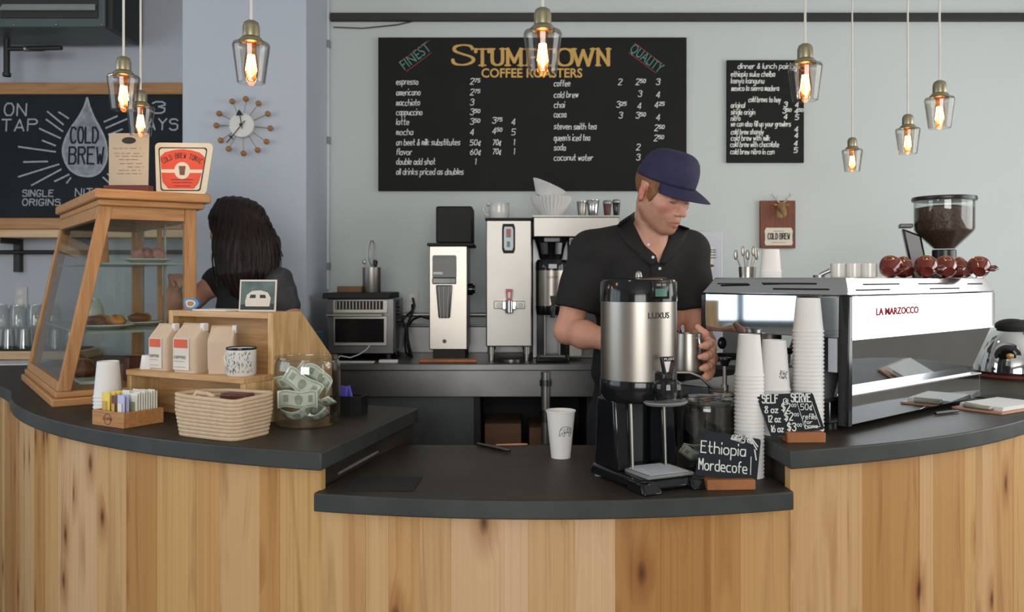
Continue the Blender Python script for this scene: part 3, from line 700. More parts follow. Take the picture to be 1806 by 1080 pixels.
mb.build('deer_head', 'deer_gold', t)
mb = MB()
for sx in (-1, 1):
    mb.tube([c+Vector((sx*.012, 0, .024)), c+Vector((sx*.03, -.004, .042)), c+Vector((sx*.046, -.002, .062)), c+Vector((sx*.045, .0, .085))], [.004, .0038, .003, .0015], 8)
    mb.tube([c+Vector((sx*.028, -.004, .04)), c+Vector((sx*.022, -.008, .062))], [.003, .0012], 6); mb.tube([c+Vector((sx*.042, -.002, .058)), c+Vector((sx*.062, -.004, .07))], [.003, .0012], 6)
mb.build('antlers', 'antler', t)
# outlets
def outlet(px, py, Y, lab, w=.07, h=.115):
    c = P(px, py, Y); t = thing('wall_outlet', lab, 'outlet', (c.x, Y-.001, c.z))
    MB().box((-w/2, -.007, -h/2), (w/2, 0, h/2)).build('cover_plate', 'outlet', t, bevel=.002)
    for z in (-.025, .025): MB().cyl(.017, 0, .004, 20, 0, TR((0, -.0065, z), 0, PI/2)).build('socket', 'white_plastic', t, bevel=.001)
    return t
o1 = outlet(727, 532, YW, 'wall outlet with black plugs between toaster and coffee grinder')
outlet(38, 524, YA, 'white wall outlet above the stacked glasses in the alcove')
# cords from the outlet
for i, (lab, pts) in enumerate((('black cord looping from the outlet down to the toaster', [(727, 537, .03), (727, 548, .04), (716, 558, .07), (710, 566, .12), (714, 574, .2), (717, 588, .25), (719, 608, .28), (724, 632, .25)]),
                  ('black cord hanging from the outlet towards the coffee grinder', [(728, 526, .03), (731, 540, .06), (724, 560, .09), (716, 580, .12), (714, 600, .16), (716, 622, .2), (722, 630, .22), (735, 632, .2)]),
                  ('black cord looping over from the grinder behind the toaster', [(756, 562, .25), (742, 558, .2), (728, 564, .18), (718, 578, .2), (719, 596, .24), (722, 612, .27), (728, 633, .30)]))):
    mb = MB(); mb.tube([P(x, y, YW-d) for x, y, d in pts], .0065, 8); tag(mb.build('power_cord', 'black_plastic'), lab, 'cord', 'cords behind the toaster')
t = thing('wall_conduit', 'steel conduit running along the wall behind the coffee grinder', 'pipe', (-.2, YW-.03, P(0, 555, YW).z))
MB().tube([(-.45, 0, 0), (.6, 0, 0)], .012, 10).build('pipe_run', 'steel', t)
MB().tube([(-.5, 0, -.06), (.6, 0, -.06)], .008, 10).build('lower_run', 'steel_dark', t)
# heater hung high in the alcove
x1, zh, z2 = -2.11, 2.70, 3.20
t = thing('unit_heater', 'dark grey unit heater hung high in the alcove', 'heater', (-2.6, 4.66, zh))
MB().box((-.75, -.18, 0), (.49, .17, .5)).build('housing', 'heater_paint', t, bevel=.008)
mb = MB(); mb.box((-.05, -.188, .045), (.455, -.17, .46)); mb.build('outlet_frame', 'black_trim', t, bevel=.004)
for k in range(3):
    z = .085+.125*k; mb = MB(); mb.hexa([(-.045, -.205, z), (.45, -.205, z), (.45, -.20, z-.004), (-.045, -.20, z-.004)], [(-.03, -.17, z+.065), (.435, -.17, z+.065), (.435, -.165, z+.06), (-.03, -.165, z+.06)]); mb.build('louvre', 'heater_light', t)
MB().box((-.62, -.186, .05), (-.155, -.18, .2)).build('name_plate', 'white_plastic', t)
mb = MB(); printed(mb, 'STERLING', Vector((-.45, -.187, .105)), EX, EZ, .042, 0, .27, .02); mb.build('plate_lettering', 'red_paint', t, smooth=0, merge=False)
mb = MB()
for x, z in ((-.13, .012), (.02, .012), (.24, .012), (.475, .012), (-.13, .06)): mb.ell((x, -.182, z), .006, 8, 6)
mb.build('screws', 'steel', t)
MB().box((.491, -.16, .0), (.52, .17, .52)).build('flue_plate', 'black_trim', t)
g = P(12, 135, 4.7); t = thing('gas_pipe', 'black gas pipe with valve and hose below the heater', 'pipe', (g.x, 4.7, g.z))
k = 4.7/FPX
MB().tube([(0, 0, 0), (0, 0, 75*k)], .016, 12).tube([(0, 0, .0), (0, 0, .02)], .021, 12).build('pipe_run', 'black_trim', t)
MB().tube([(0, 0, 49*k), (25*k, 0, 49*k), (100*k, -.02, 49*k)], .013, 12).build('branch', 'black_trim', t)
MB().cyl(.016, 32*k, 66*k, 12, 0, TR((0, 0, 49*k), 0, 0, PI/2)).build('union', 'steel', t)
# ------------------------------------------------------------------ pastry display case
rz = math.radians(35); CASE = (-1.543, 2.896, HU)
t = thing('pastry_case', 'honey wood pastry case with sloping glass front on the left worktop', 'display case', CASE, rz)
DX, DY, HB, HT = .49, .95, .05, .722
MB().box((0, 0, 0), (DX, DY, .028)).box((.012, .012, .028), (DX-.008, DY-.012, HB)).build('base_board', 'case_wood_x', t, bevel=.006)
MB().box((.13, -.02, HT-.012), (DX+.03, DY, HT+.022)).box((.145, -.005, HT-.035), (DX+.01, DY-.015, HT-.012)).build('top_board', 'case_wood_x', t, bevel=.006)
SL_ = .135                                    # how far the front leans back
def fx(z): return .02+SL_*(z-HB)/(HT-HB)     # x of the front plane at height z
w = .042
def post(x0, x1, y, name='post'):
    MB().hexa([(x0, y, HB), (x0+w, y, HB), (x0+w, y+w*.8, HB), (x0, y+w*.8, HB)], [(x1, y, HT-.02), (x1+w, y, HT-.02), (x1+w, y+w*.8, HT-.02), (x1, y+w*.8, HT-.02)]).build(name, 'case_wood', t, bevel=.003)
post(fx(HB), fx(HT), .015); post(fx(HB), fx(HT), DY-.05); post(DX-.055, DX-.055, .015); post(DX-.055, DX-.055, DY-.05)
zr = HT-.035-.045
MB().box((fx(zr)+w*.9, .018, zr), (DX-.055, .042, HT-.02)).build('rail', 'case_wood_x', t, bevel=.002)
MB().box((fx(zr)+w*.9, DY-.045, zr), (DX-.055, DY-.02, HT-.02)).build('rail', 'case_wood_x', t, bevel=.002)
MB().hexa([(fx(zr), .05, zr), (fx(zr)+.022, .05, zr), (fx(zr)+.022, DY-.05, zr), (fx(zr), DY-.05, zr)], [(fx(HT), .05, HT-.02), (fx(HT)+.022, .05, HT-.02), (fx(HT)+.022, DY-.05, HT-.02), (fx(HT), DY-.05, HT-.02)]).build('rail', 'case_wood', t, bevel=.002)
MB().box((DX-.05, .05, zr), (DX-.025, DY-.05, HT-.02)).build('rail', 'case_wood', t, bevel=.002)
MB().hexa([(fx(HB), .05, HB), (fx(HB)+.022, .05, HB), (fx(HB)+.022, DY-.05, HB), (fx(HB), DY-.05, HB)], [(fx(HB+.03), .05, HB+.03), (fx(HB+.03)+.022, .05, HB+.03), (fx(HB+.03)+.022, DY-.05, HB+.03), (fx(HB+.03), DY-.05, HB+.03)]).build('rail', 'case_wood', t, bevel=.002)
MB().box((DX-.05, .05, HB), (DX-.025, DY-.05, HB+.05)).build('rail', 'case_wood', t, bevel=.002)
g = MB(); za, zb_ = HB+.028, zr+.004
g.hexa([(fx(za)+.009, .04, za), (fx(za)+.013, .04, za), (fx(za)+.013, DY-.04, za), (fx(za)+.009, DY-.04, za)], [(fx(zb_)+.009, .04, zb_), (fx(zb_)+.013, .04, zb_), (fx(zb_)+.013, DY-.04, zb_), (fx(zb_)+.009, DY-.04, zb_)]); g.build('front_glass', 'glass', t, smooth=0)
for y in (.028, DY-.034):
    g = MB(); g.hexa([(fx(HB)+w*.8, y, HB), (DX-.05, y, HB), (DX-.05, y+.004, HB), (fx(HB)+w*.8, y+.004, HB)], [(fx(zr)+w*.8, y, zr+.004), (DX-.05, y, zr+.004), (DX-.05, y+.004, zr+.004), (fx(zr)+w*.8, y+.004, zr+.004)]); g.build('side_glass', 'glass', t, smooth=0)
ZS1, ZS2 = 1.205-HU, 1.447-HU
for z in (ZS1, ZS2): MB().box((fx(z)+.028, .037, z), (DX-.03, DY-.04, z+.007)).build('glass_shelf', 'glass_green', t, smooth=0)
MB().box((DX-.046, DY*.5-.012, HB), (DX-.03, DY*.5+.012, zr)).build('door_stile', 'case_wood', t, bevel=.002)
for y in (.3, .7): MB().box((DX-.066, y*DY-.006, HB), (DX-.058, y*DY+.006, zr)).build('shelf_standard', 'steel', t)
CM = Matrix.Translation(Vector(CASE)) @ Matrix.Rotation(rz, 4, 'Z')
def cp(x, y, z): return CM @ Vector((x, y, z))
def plate_at(lab, x, y, z, r, mat='plate'):
    p = cp(x, y, z); o = MB().lathe([(0, 0), (r*.6, 0), (r, .014), (r*.98, .017), (r*.6, .005), (0, .005)], 32).build('plate', mat, loc=p); return tag(o, lab, 'plate')
def lump(mb, c, r, seed, n=18, m=12, amp=.15):
    rd = random.Random(seed); ph = [rd.uniform(0, 6.28) for _ in range(6)]
    def f(u, v):
        a = 2*PI*u; b = PI*(v-.5); k = 1+amp*(math.sin(3*a+ph[0])*math.cos(2*b+ph[1])+.5*math.sin(5*a+ph[2])+.4*math.sin(4*b+ph[3]))
        return (c[0]+r[0]*k*math.cos(a)*math.cos(b), c[1]+r[1]*k*math.sin(a)*math.cos(b), c[2]+r[2]*k*math.sin(b))
    return mb.grid(f, n, m)
def pastry(lab, x, y, z, r, mat, seed, grp='pastries in the case'):
    p = cp(x, y, z); mb = MB(); lump(mb, (0, 0, r[2]*.9), r, seed); return tag(mb.build('pastry', mat, loc=p), lab, 'pastry', grp)
zf = HB+.001
# upper shelf
plate_at('round plate under the pink pastries on the upper glass shelf', .36, .26, ZS2+.008, .085)
for i, (dx, dy) in enumerate(((-.035, 0), (.0, .02), (.035, -.005))): pastry('knobbly pink pastry on the upper glass shelf, '+('first from the sloping front', 'middle one of three', 'nearest the back post')[i], .36+dx, .26+dy, ZS2+.019, (.026, .026, .026), 'pastry_pink', 5+i)
b0 = cp(.20, .30, ZS2+.0075); mb = MB(); mb.grid(lambda u, v: (.032*math.cos(2*PI*u)*(1-.15*v), .022*math.sin(2*PI*u)*(1-.75*v), .105*v+.004*math.sin(9*u)), 20, 8); tag(mb.build('paper_bag', 'pastry', loc=b0), 'tan crumpled paper bag standing on the upper glass shelf', 'bag')
# middle shelf
plate_at('pale plate of pastries near the sloping front on the middle glass shelf', .20, .20, ZS1+.008, .10)
plate_at('wide pale plate on the middle glass shelf beside the back post', .35, .36, ZS1+.008, .095)
for i, (x, y, m_, lab) in enumerate(((.16, .16, 'pastry_dark', 'dark brown pastry on the middle shelf closest to the front post'), (.23, .17, 'pastry', 'golden pastry on the middle shelf beside the dark one'), (.20, .25, 'pastry', 'golden pastry at the back of the front plate'),
                                  (.34, .33, 'pastry_dark', 'flat dark pastry on the wide middle shelf plate'), (.37, .40, 'pastry', 'light brown pastry on the wide middle shelf plate'))):
    pastry(lab, x, y, ZS1+.019, (.036, .028, .02), m_, 20+i)
mb = MB(); lump(mb, (0, 0, .05), (.05, .05, .052), 3, 20, 14, .08); tag(mb.build('wrapped_loaf', 'plate', loc=cp(.22, .62, ZS1+.0075)), 'pale wrapped loaf at the far end of the middle shelf', 'loaf')
# bottom
for i, (x, y, m_, lab) in enumerate(((.16, .42, 'pastry_dark', 'dark loaf on the case floor nearest the sloping glass'), (.17, .56, 'pastry', 'golden loaf on the case floor behind the dark one'), (.18, .70, 'pastry_dark', 'dark loaf at the far end of the case floor'))):
    pastry(lab, x, y, zf, (.05, .045, .035), m_, 40+i, 'loaves on the case floor')
o = MB().box((-.05, -.075, 0), (.05, .075, .012)).build('card_tray', 'plate', loc=cp(.16, .24, zf), rz=rz, bevel=.003); tag(o, 'flat pale tray on the case floor behind the front post', 'tray')
o = MB().box((-.03, -.02, 0), (.03, .02, .09)).build('drink_box', 'mahogany', loc=cp(.30, .22, zf), rz=rz+.3, bevel=.004); tag(o, 'reddish brown carton standing on the case floor', 'box')
# signs on the case top
zt_ = HU+HT+.0225
p = Vector((-1.395, 3.14, zt_)); s = 3.14/FPX
t = thing('menu_stand', 'beige menu card in a dark wooden stand on the pastry case', 'sign', p, 0)
MB().box((-38*s, -.025, 0), (40*s, .025, 13*s)).build('stand_base', 'mahogany', t, bevel=.003)
c = MB(); c.hexa([(-33*s, -.004, 13*s), (36*s, -.004, 13*s), (36*s, .0, 13*s), (-33*s, .0, 13*s)], [(-35*s, .004, 106*s), (36*s, .004, 106*s), (36*s, .008, 106*s), (-35*s, .008, 106*s)]); c.build('card', 'card_beige', t, smooth=0)
def yc_(z): return -.0045+.008*(z/s-13)/93
mb = MB(); el = []
for k in range(24):
    a = 2*PI*k/24; z = 93*s+6*s*math.sin(a); el.append((1*s+12.5*s*math.cos(a), yc_(z)-.0006, z))
mb.add(el, [tuple(range(24))]); mb.build('emblem', 'ink', t, smooth=0)
mb = MB(); rd = random.Random(4)
for z, a, b_ in ((79, -26, 22), (70, -24, 28), (65, -22, 26), (59, -16, 24), (52, -14, 26), (46, 0, 28), (40, -16, 22), (34, -18, 24)):
    x = a
    while x < b_:
        L_ = rd.uniform(5, 12); ribbon(mb, [(x*s, z*s), (min(x+L_, b_)*s, z*s)], .0022, Vector((0, yc_(z*s)-.0006, 0)), EX, EZ); x += L_+rd.uniform(2, 7)
mb.build('printed_lines', 'ink_soft', t, smooth=0, merge=False)
p = Vector((-1.217, 3.19, zt_)); s = 3.19/FPX
t = thing('drink_sign', 'red and cream cold brew tonic sign leaning on the pastry case', 'sign', p, math.radians(4))
def rr(x0, x1, xt0, xt1, z0, z1, r, n=6):
    """rounded quadrilateral wider at the top"""
    out = []
    for (cx, cz, a0) in ((x1-r, z0+r, -90), (xt1-r, z1-r, 0), (xt0+r, z1-r, 90), (x0+r, z0+r, 180)):
        for k in range(n+1):
            a = math.radians(a0+90*k/n); out.append((cx+r*math.cos(a), cz+r*math.sin(a)))
    return out
def face(mb, poly, y, mi=0, dy=None):
    n = len(poly)
    if dy is None: mb.add([(x, y, z) for x, z in poly], [tuple(range(n))], mi)
    else: mb.add([(x, y, z) for x, z in poly]+[(x, y+dy, z) for x, z in poly], [tuple(range(n)), tuple(range(2*n-1, n-1, -1))]+[(i, n+i, n+(i+1) % n, (i+1) % n) for i in range(n)], mi)
mb = MB(); face(mb, [(x*s, z*s) for x, z in rr(-45, 42, -47, 53, 0, 91, 8)], 0, 0, .012); mb.build('board', 'cream', t, smooth=30)
mb = MB(); face(mb, [(x*s, z*s) for x, z in rr(-37.5, 32, -41, 43, 6, 83, 5)], -.0006); mb.build('dark_border', 'ink', t, smooth=0)
mb = MB(); face(mb, [(x*s, z*s) for x, z in rr(-35.5, 30, -39, 41, 8, 81, 5)], -.0010); mb.build('inner_field', 'cream', t, smooth=0)
mb = MB()
face(mb, [(x*s, z*s) for x, z in [(-36, 44), (-38, 66), (-30, 74), (-15, 78), (0, 80), (16, 78), (30, 74), (39, 66), (36, 44)]], -.0014)
face(mb, [(x*s, z*s) for x, z in [(-36, 38), (-34, 22), (-24, 10), (20, 10), (28, 20), (34, 38)]], -.0014); mb.build('red_field', 'coral', t, smooth=0)
mb = MB(); face(mb, [((0+13.5*math.cos(a))*s, (42+15*math.sin(a))*s) for a in [2*PI*k/28 for k in range(28)]], -.0018); mb.build('roundel', 'cream', t, smooth=0)
mb = MB(); face(mb, [(x*s, z*s) for x, z in [(-4, 34), (4, 34), (6, 50), (-6, 50)]], -.0022); mb.build('cup_picture', 'mahogany', t, smooth=0)
mb = MB(); word = 'COLD BREW TONIC'
for i, ch in enumerate(word):
    if ch == ' ': continue
    a = math.radians(125-70*i/(len(word)-1)); cx, cz = 52*math.cos(a), 14+50*math.sin(a)
    X = Vector((math.sin(a), 0, -math.cos(a))); Z = Vector((math.cos(a), 0, math.sin(a)))
    chalk(mb, ch, Vector((cx*s, -.0022, cz*s))-X*(2 if ch != 'I' else 0)*s, X, Z, 9*s, .0022, 0, 3.4*s, 0)
for z, w_ in ((26, 38), (21, 34), (15, 26)): ribbon(mb, [(-w_/2*s, z*s), (w_/2*s, z*s)], .002, Vector((0, -.0022, 0)), EX, EZ)
mb.build('sign_lettering', 'ink', t, smooth=0, merge=False)

# ------------------------------------------------------------------ wooden step stand and what stands on it
ST = Vector((-.777, 2.504, HU)); SR = math.radians(-27.6)
SM = Matrix.Translation(ST) @ Matrix.Rotation(SR, 4, 'Z')
def sp_(x, y, z=0): return SM @ Vector((x, y, z))
t = thing('step_stand', 'two-tier pale wooden stand holding coffee bags beside the tip jar', 'stand', ST, SR)
Lw, Uw, H1, H2 = .504, .447, .146, .331
MB().box((-Lw, 0, H1-.018), (0, .125, H1)).build('step_board', 'stand_wood_x', t, bevel=.002)
MB().box((-Lw, .004, 0), (-Lw+.018, .125, H1-.018)).build('side_panel', 'stand_wood', t, bevel=.002)
MB().box((-.02, .004, 0), (0, .116, H1-.018)).build('side_panel', 'stand_wood', t, bevel=.002)
MB().box((-Lw+.02, .112, 0), (-.02, .124, H1-.018)).build('back_panel', 'stand_wood_x', t, smooth=0)
prof = [(.117, 0), (.395, 0), (.395, .178), (.245, H2), (.117, H2)]
for x0, x1 in ((-.02, 0), (-Uw, -Uw+.02)):
    mb = MB(); n = len(prof); mb.add([(x0, y, z) for y, z in prof]+[(x1, y, z) for y, z in prof], [tuple(range(n)), tuple(range(2*n-1, n-1, -1))]+[(i, (i+1) % n, n+(i+1) % n, n+i) for i in range(n)])
    mb.build('side_panel', 'stand_wood', t, bevel=.002)
MB().box((-Uw+.02, .117, H2-.019), (-.02, .245, H2)).build('top_board', 'stand_wood_x', t, bevel=.002)
MB().box((-Uw+.02, .215, .0), (-.02, .23, H2-.019)).build('back_panel', 'stand_wood_x', t, smooth=0)
MB().box((-Uw+.02, .117, H1-.018), (-.02, .215, H1)).build('inner_shelf', 'stand_wood_x', t, smooth=0)
def coffee_bag(lab, x, y, w_, d, h, turn=0, label=True):
    t = thing('coffee_bag', lab, 'coffee bag', sp_(x, y, H1), SR+turn, 'coffee bags on the stand')
    def f(u, v):
        a = 2*PI*u; e = .34
        cx = math.copysign(abs(math.cos(a))**e, math.cos(a)); cy = math.copysign(abs(math.sin(a))**e, math.sin(a))
        k = 1+.05*math.sin(PI*v)-.03*(v < .08); top = max(0, (v-.72)/.28); dd = d*(1-.86*top)
        return (w_/2*cx*k*(1-.03*top), dd/2*cy*k+.18*d*top, h*v+.002*math.sin(7*a)*(v > .1))
    mb = MB(); mb.grid(f, 40, 16); mb.prism([(w_/2*.9*math.cos(2*PI*i/16), d/2*.9*math.sin(2*PI*i/16)) for i in range(16)], .0, .002); mb.build('bag_body', 'kraft', t)
    mb = MB(); yy = .18*d; mb.box((-w_/2*.96, yy-d*.09, h-.016), (w_/2*.96, yy+d*.07, h+.004)); mb.build('folded_top', 'kraft_side', t, bevel=.003)
    mb = MB(); mb.box((w_*.36, yy-d*.2, h-.02), (w_/2+.002, yy+d*.1, h+.005)); mb.build('tin_tie', 'white_paper', t, bevel=.002)
    if label:
        def q(x0, x1, z0, z1, e): return [(xx, -d/2*1.05*(1+.0)-e-.0015, z) for xx, z in ((x0, z0), (x1, z0), (x1, z1), (x0, z1))]
        mb = MB(); mb.add(q(-w_*.40, w_*.30, h*.06, h*.72, 0), [(0, 1, 2, 3)]); mb.build('front_label', 'label_white', t, smooth=0)
        mb = MB(); mb.add(q(-w_*.36, w_*.24, h*.52, h*.70, .0008), [(0, 1, 2, 3)]); mb.build('orange_patch', 'orange_label', t, smooth=0)
        mb = MB(); chalk(mb, 'COFFEE', Vector((-w_*.34, -d/2*1.05-.0026, h*.30)), EX, EZ, .007, .0018, 0, w_*.5, 0)
        for z, w2 in ((.24, .45), (.12, .5)): ribbon(mb, [(-w_*.34, h*z), (-w_*.34+w_*w2, h*z)], .001, Vector((0, -d/2*1.05-.0026, 0)), EX, EZ)
        mb.build('label_print', 'ink_soft', t, smooth=0, merge=False)
    return t
coffee_bag('kraft coffee bag with orange label, farthest left on the stand', -.392, .058, .082, .066, .142)
coffee_bag('kraft coffee bag with orange label in the middle of the stand', -.268, .052, .098, .07, .146)
coffee_bag('plain turned kraft coffee bag beside the patterned mug', -.158, .072, .078, .058, .140, .5, False)
# sample cup on the left end of the step
o = MB().lathe([(.030, 0), (.024, .042), (.0235, .043), (0, .043)], 28).build('sample_cup', 'white_cup', loc=sp_(-.466, .06, H1)); tag(o, 'small upturned white cup at the end of the stand step', 'cup')
# patterned enamel mug
mg = thing('enamel_mug', 'white enamel mug with black pattern and dark rim on the stand', 'mug', sp_(-.062, .052, H1), SR)
r, h = .044, .081
MB().lathe([(0, .0015), (r*.9, .0), (r, .006), (r, h), (r*.97, h), (r*.96, .008), (0, .006)], 40).build('mug_body', 'white_ceramic', mg)
MB().lathe([(r*.965, h-.003), (r*1.0, h-.004), (r*1.025, h), (r*1.0, h+.003), (r*.965, h+.002)], 40).build('rim', 'black_gloss', mg)
MB().tube([(-r*.98, 0, h*.8), (-r*1.3, 0, h*.82), (-r*1.5, 0, h*.6), (-r*1.35, 0, h*.3), (-r*.98, 0, h*.22)], .005, 8).build('handle', 'white_ceramic', mg)
mb = MB(); rd = random.Random(9)
for k in range(120):
    a = rd.uniform(-PI, 0); z = rd.uniform(.010, h-.012); L_ = rd.uniform(.002, .005); da = rd.uniform(-.06, .06)
    pts = [((r+.0006)*math.cos(a+da*q), (r+.0006)*math.sin(a+da*q), z+L_*q) for q in (-1, 1)]
    d_ = .0007; n_ = Vector((-math.sin(a), math.cos(a), 0))*d_
    mb.add([Vector(pts[0])-n_, Vector(pts[0])+n_, Vector(pts[1])+n_, Vector(pts[1])-n_], [(0, 1, 2, 3)])
mb.build('printed_pattern', 'ink', mg, smooth=0, merge=False)
# on the stand's top: agate, papers, photograph
t = thing('agate_slice', 'blue polished agate slice with amber core on the stand top', 'stone', sp_(-.395, .165, H2), SR)
for nm, k, m_, e in (('rind', 1, 'agate_blue', 0), ('pale_band', .66, 'agate_pale', .0012), ('core', .42, 'agate_core', .0024)):
    mb = MB(); q = [((.034*math.cos(a)*(1+.1*math.sin(3*a+1)))*k, .021+(.021*math.sin(a)*(1+.12*math.cos(2*a)))*k) for a in [2*PI*i/26 for i in range(26)]]
    face(mb, q, -e/1.0-.004, 0, .008+e); mb.build(nm, m_, t)
o = MB().box((-.085, -.045, 0), (.06, .045, .004)).build('paper_stack', 'white_paper', loc=sp_(-.275, .182, H2), rz=SR); tag(o, 'thin stack of white paper lying on the stand top', 'paper')
t = thing('photo_card', 'square photograph of a pale van leaning on the stand top', 'photograph', sp_(-.115, .175, H2), SR*.35)
k = 2.66/FPX
def lean(x, z, e=0): return (x, -e+.1*z*1.0, z)
def lq(mb, poly, e, mi=0): mb.add([lean(x*k, z*k, e) for x, z in poly], [tuple(range(len(poly)))], mi)
mb = MB(); a = [lean(x*k, z*k) for x, z in ((-37, 0), (34, 0), (34, 57), (-37, 57))]; b_ = [(x, y+.003, z) for x, y, z in a]; mb.add(a+b_, [(0, 1, 2, 3), (7, 6, 5, 4), (0, 4, 5, 1), (1, 5, 6, 2), (2, 6, 7, 3), (3, 7, 4, 0)]); mb.build('print_border', 'label_white', t, smooth=0)
mb = MB(); lq(mb, [(-34, 3), (31, 3), (31, 54), (-34, 54)], .0008); mb.build('picture_ground', 'photo_green', t, smooth=0)
mb = MB(); lq(mb, [(-34, 3), (31, 3), (31, 14), (-34, 12)], .0011); mb.build('picture_road', 'photo_dark', t, smooth=0)
mb = MB(); lq(mb, [(-24, 9), (22, 9), (24, 24), (18, 34), (4, 38), (-12, 37), (-22, 30), (-25, 18)], .0014); mb.build('picture_van', 'label_white', t, smooth=0)
mb = MB(); lq(mb, [(-17, 24), (-5, 24), (-5, 30), (-15, 30)], .0018); lq(mb, [(3, 24), (15, 24), (13, 30), (3, 30)], .0018); mb.build('picture_windows', 'photo_dark', t, smooth=0)

# ------------------------------------------------------------------ basket, caddy, cups, tip jar
bx, by = -.803, 2.41
t = thing('rope_basket', 'coiled natural rope basket in front of the wooden stand', 'basket', (bx, by, HU), SR)
W2, D2 = .118, .078
def sq(a, e=.36): return math.copysign(abs(math.cos(a))**e, math.cos(a)), math.copysign(abs(math.sin(a))**e, math.sin(a))
mb = MB(); rows = 11; hr = .0105
for j in range(rows):
    z = hr*(j+.5); k = .93+.09*min(1, j/6); pts = []
    for i in range(49):
        c_, s_ = sq(2*PI*i/48); pts.append((W2*k*c_, D2*k*s_, z+.004*(j/rows)*math.sin(2*PI*i/48*2)))
    mb.tube(pts, hr*.56, 8, cap=False)
mb.build('coiled_wall', 'rope', t)
MB().prism([(W2*.93*sq(2*PI*i/48)[0], D2*.93*sq(2*PI*i/48)[1]) for i in range(48)], .001, .008).build('basket_floor', 'rope', t)
MB().tube([(-.035, -D2*.98, hr*rows-.006), (-.03, -D2*.9, hr*rows+.008), (.0, -D2*.75, hr*rows+.004), (.02, -D2*.7, hr*rows-.004)], .006, 8).build('loop_tab', 'rope', t)
o = MB().box((-.045, -.022, 0), (.045, .022, .106)).build('leather_case', 'mahogany', loc=Vector((bx, by, HU+.009))+Vector((.03*math.cos(SR)+.02*.463, .03*math.sin(SR)+.02*.886, 0)), rz=SR+.12, bevel=.006); tag(o, 'red-brown leather folder standing in the rope basket', 'folder')
# caddy with packets
ca = math.atan2(.138, .04)
t = thing('packet_caddy', 'small honey wood caddy of sugar packets with round stamp', 'caddy', (-1.121, 2.494, HU), math.radians(-31))
A_, B_, Hc = .150, .135, .045   # left face runs along -x, right face along +y
th = .009
for lo, hi in (((-A_, 0, 0), (0, th, Hc)), ((-A_, B_-th, 0), (0, B_, Hc)), ((-A_, th, 0), (-A_+th, B_-th, Hc)), ((-th, th, 0), (0, B_-th, Hc))): MB().box(lo, hi).build('side', 'caddy_wood', t, bevel=.0015)
MB().box((-A_+th, th, 0), (-th, B_-th, .006)).build('bottom', 'caddy_wood', t, smooth=0)
mb = MB(); q = lambda a, r_: (-.075+r_*math.cos(a), .022+r_*math.sin(a)); ribbon(mb, [q(2*PI*i/24, .016) for i in range(25)], .0018, Vector((0, -.0006, 0)), EX, EZ)
printed(mb, 'COFFEE', Vector((-.098, -.0006, .018)), EX, EZ, .009, 0, .046, .01); mb.build('round_stamp', 'mahogany', t, smooth=0, merge=False)
KM = Matrix.Translation((-1.121, 2.494, HU)) @ Matrix.Rotation(math.radians(-31), 4, 'Z')
rd = random.Random(21)
def packet(x, y, w_, h, d, mat, lab, turn=0, tilt=0, grp='sweetener packets in the caddy', printm=None):
    p = KM @ Vector((x, y, .0065)); o = thing('sugar_packet', lab, 'packet', p, math.radians(-31)+turn, grp); o.rotation_euler = (tilt, 0, math.radians(-31)+turn)
    mb = MB(); mb.grid(lambda u, v: (w_*(u-.5), d*.5*math.sin(PI*u)*math.sin(PI*min(1, max(0, (v-.06)/.88))) if True else 0, h*v), 6, 8); mb.grid(lambda u, v: (w_*(u-.5), -d*.5*math.sin(PI*u)*math.sin(PI*min(1, max(0, (v-.06)/.88)))-.0006, h*v), 6, 8)
    mb.build('sachet', mat, o)
    if printm:
        mb = MB(); mb.add([(x_, -d*.52-.0012, z) for x_, z in ((-w_*.28, h*.3), (w_*.28, h*.3), (w_*.28, h*.72), (-w_*.28, h*.72))], [(0, 1, 2, 3)]); mb.build('print', printm, o, smooth=0)
    return o
y0 = packet(-.118, .024, .038, .088, .010, 'yellow_pack', 'yellow sweetener packet at the front left of the caddy', 0, 0, 'sweetener packets in the caddy', 'gold_paint')
for i in range(3): packet(-.118, .040+.016*i, .038, .088, .010, 'yellow_pack', 'yellow sweetener packet behind the first yellow one in the caddy')
packet(-.074, .022, .026, .082, .008, 'brown_pack', 'brown sugar packet at the caddy front beside the yellow packets', 0, 0, 'sweetener packets in the caddy', 'gold_paint'); packet(-.074, .036, .026, .082, .008, 'brown_pack', 'brown sugar packet behind the front brown one in the caddy')
packet(-.040, .020, .034, .086, .008, 'lilac_pack', 'pale lilac packet at the caddy front near its corner', 0, 0, 'sweetener packets in the caddy', 'white_pack'); packet(-.040, .034, .034, .086, .008, 'lilac_pack', 'pale lilac packet behind the front lilac one')
for r_ in range(2):
    for i in range(9): packet(-.026-.036*r_, .052+.0085*i, .034, .092+rd.uniform(-.004, .004), .0068, 'white_pack', 'white sugar packet standing in the caddy row '+('along its right side' if r_ == 0 else 'one in from its right side'), PI/2*0+rd.uniform(-.05, .05), 0, 'white packets in the caddy', 'pack_print')
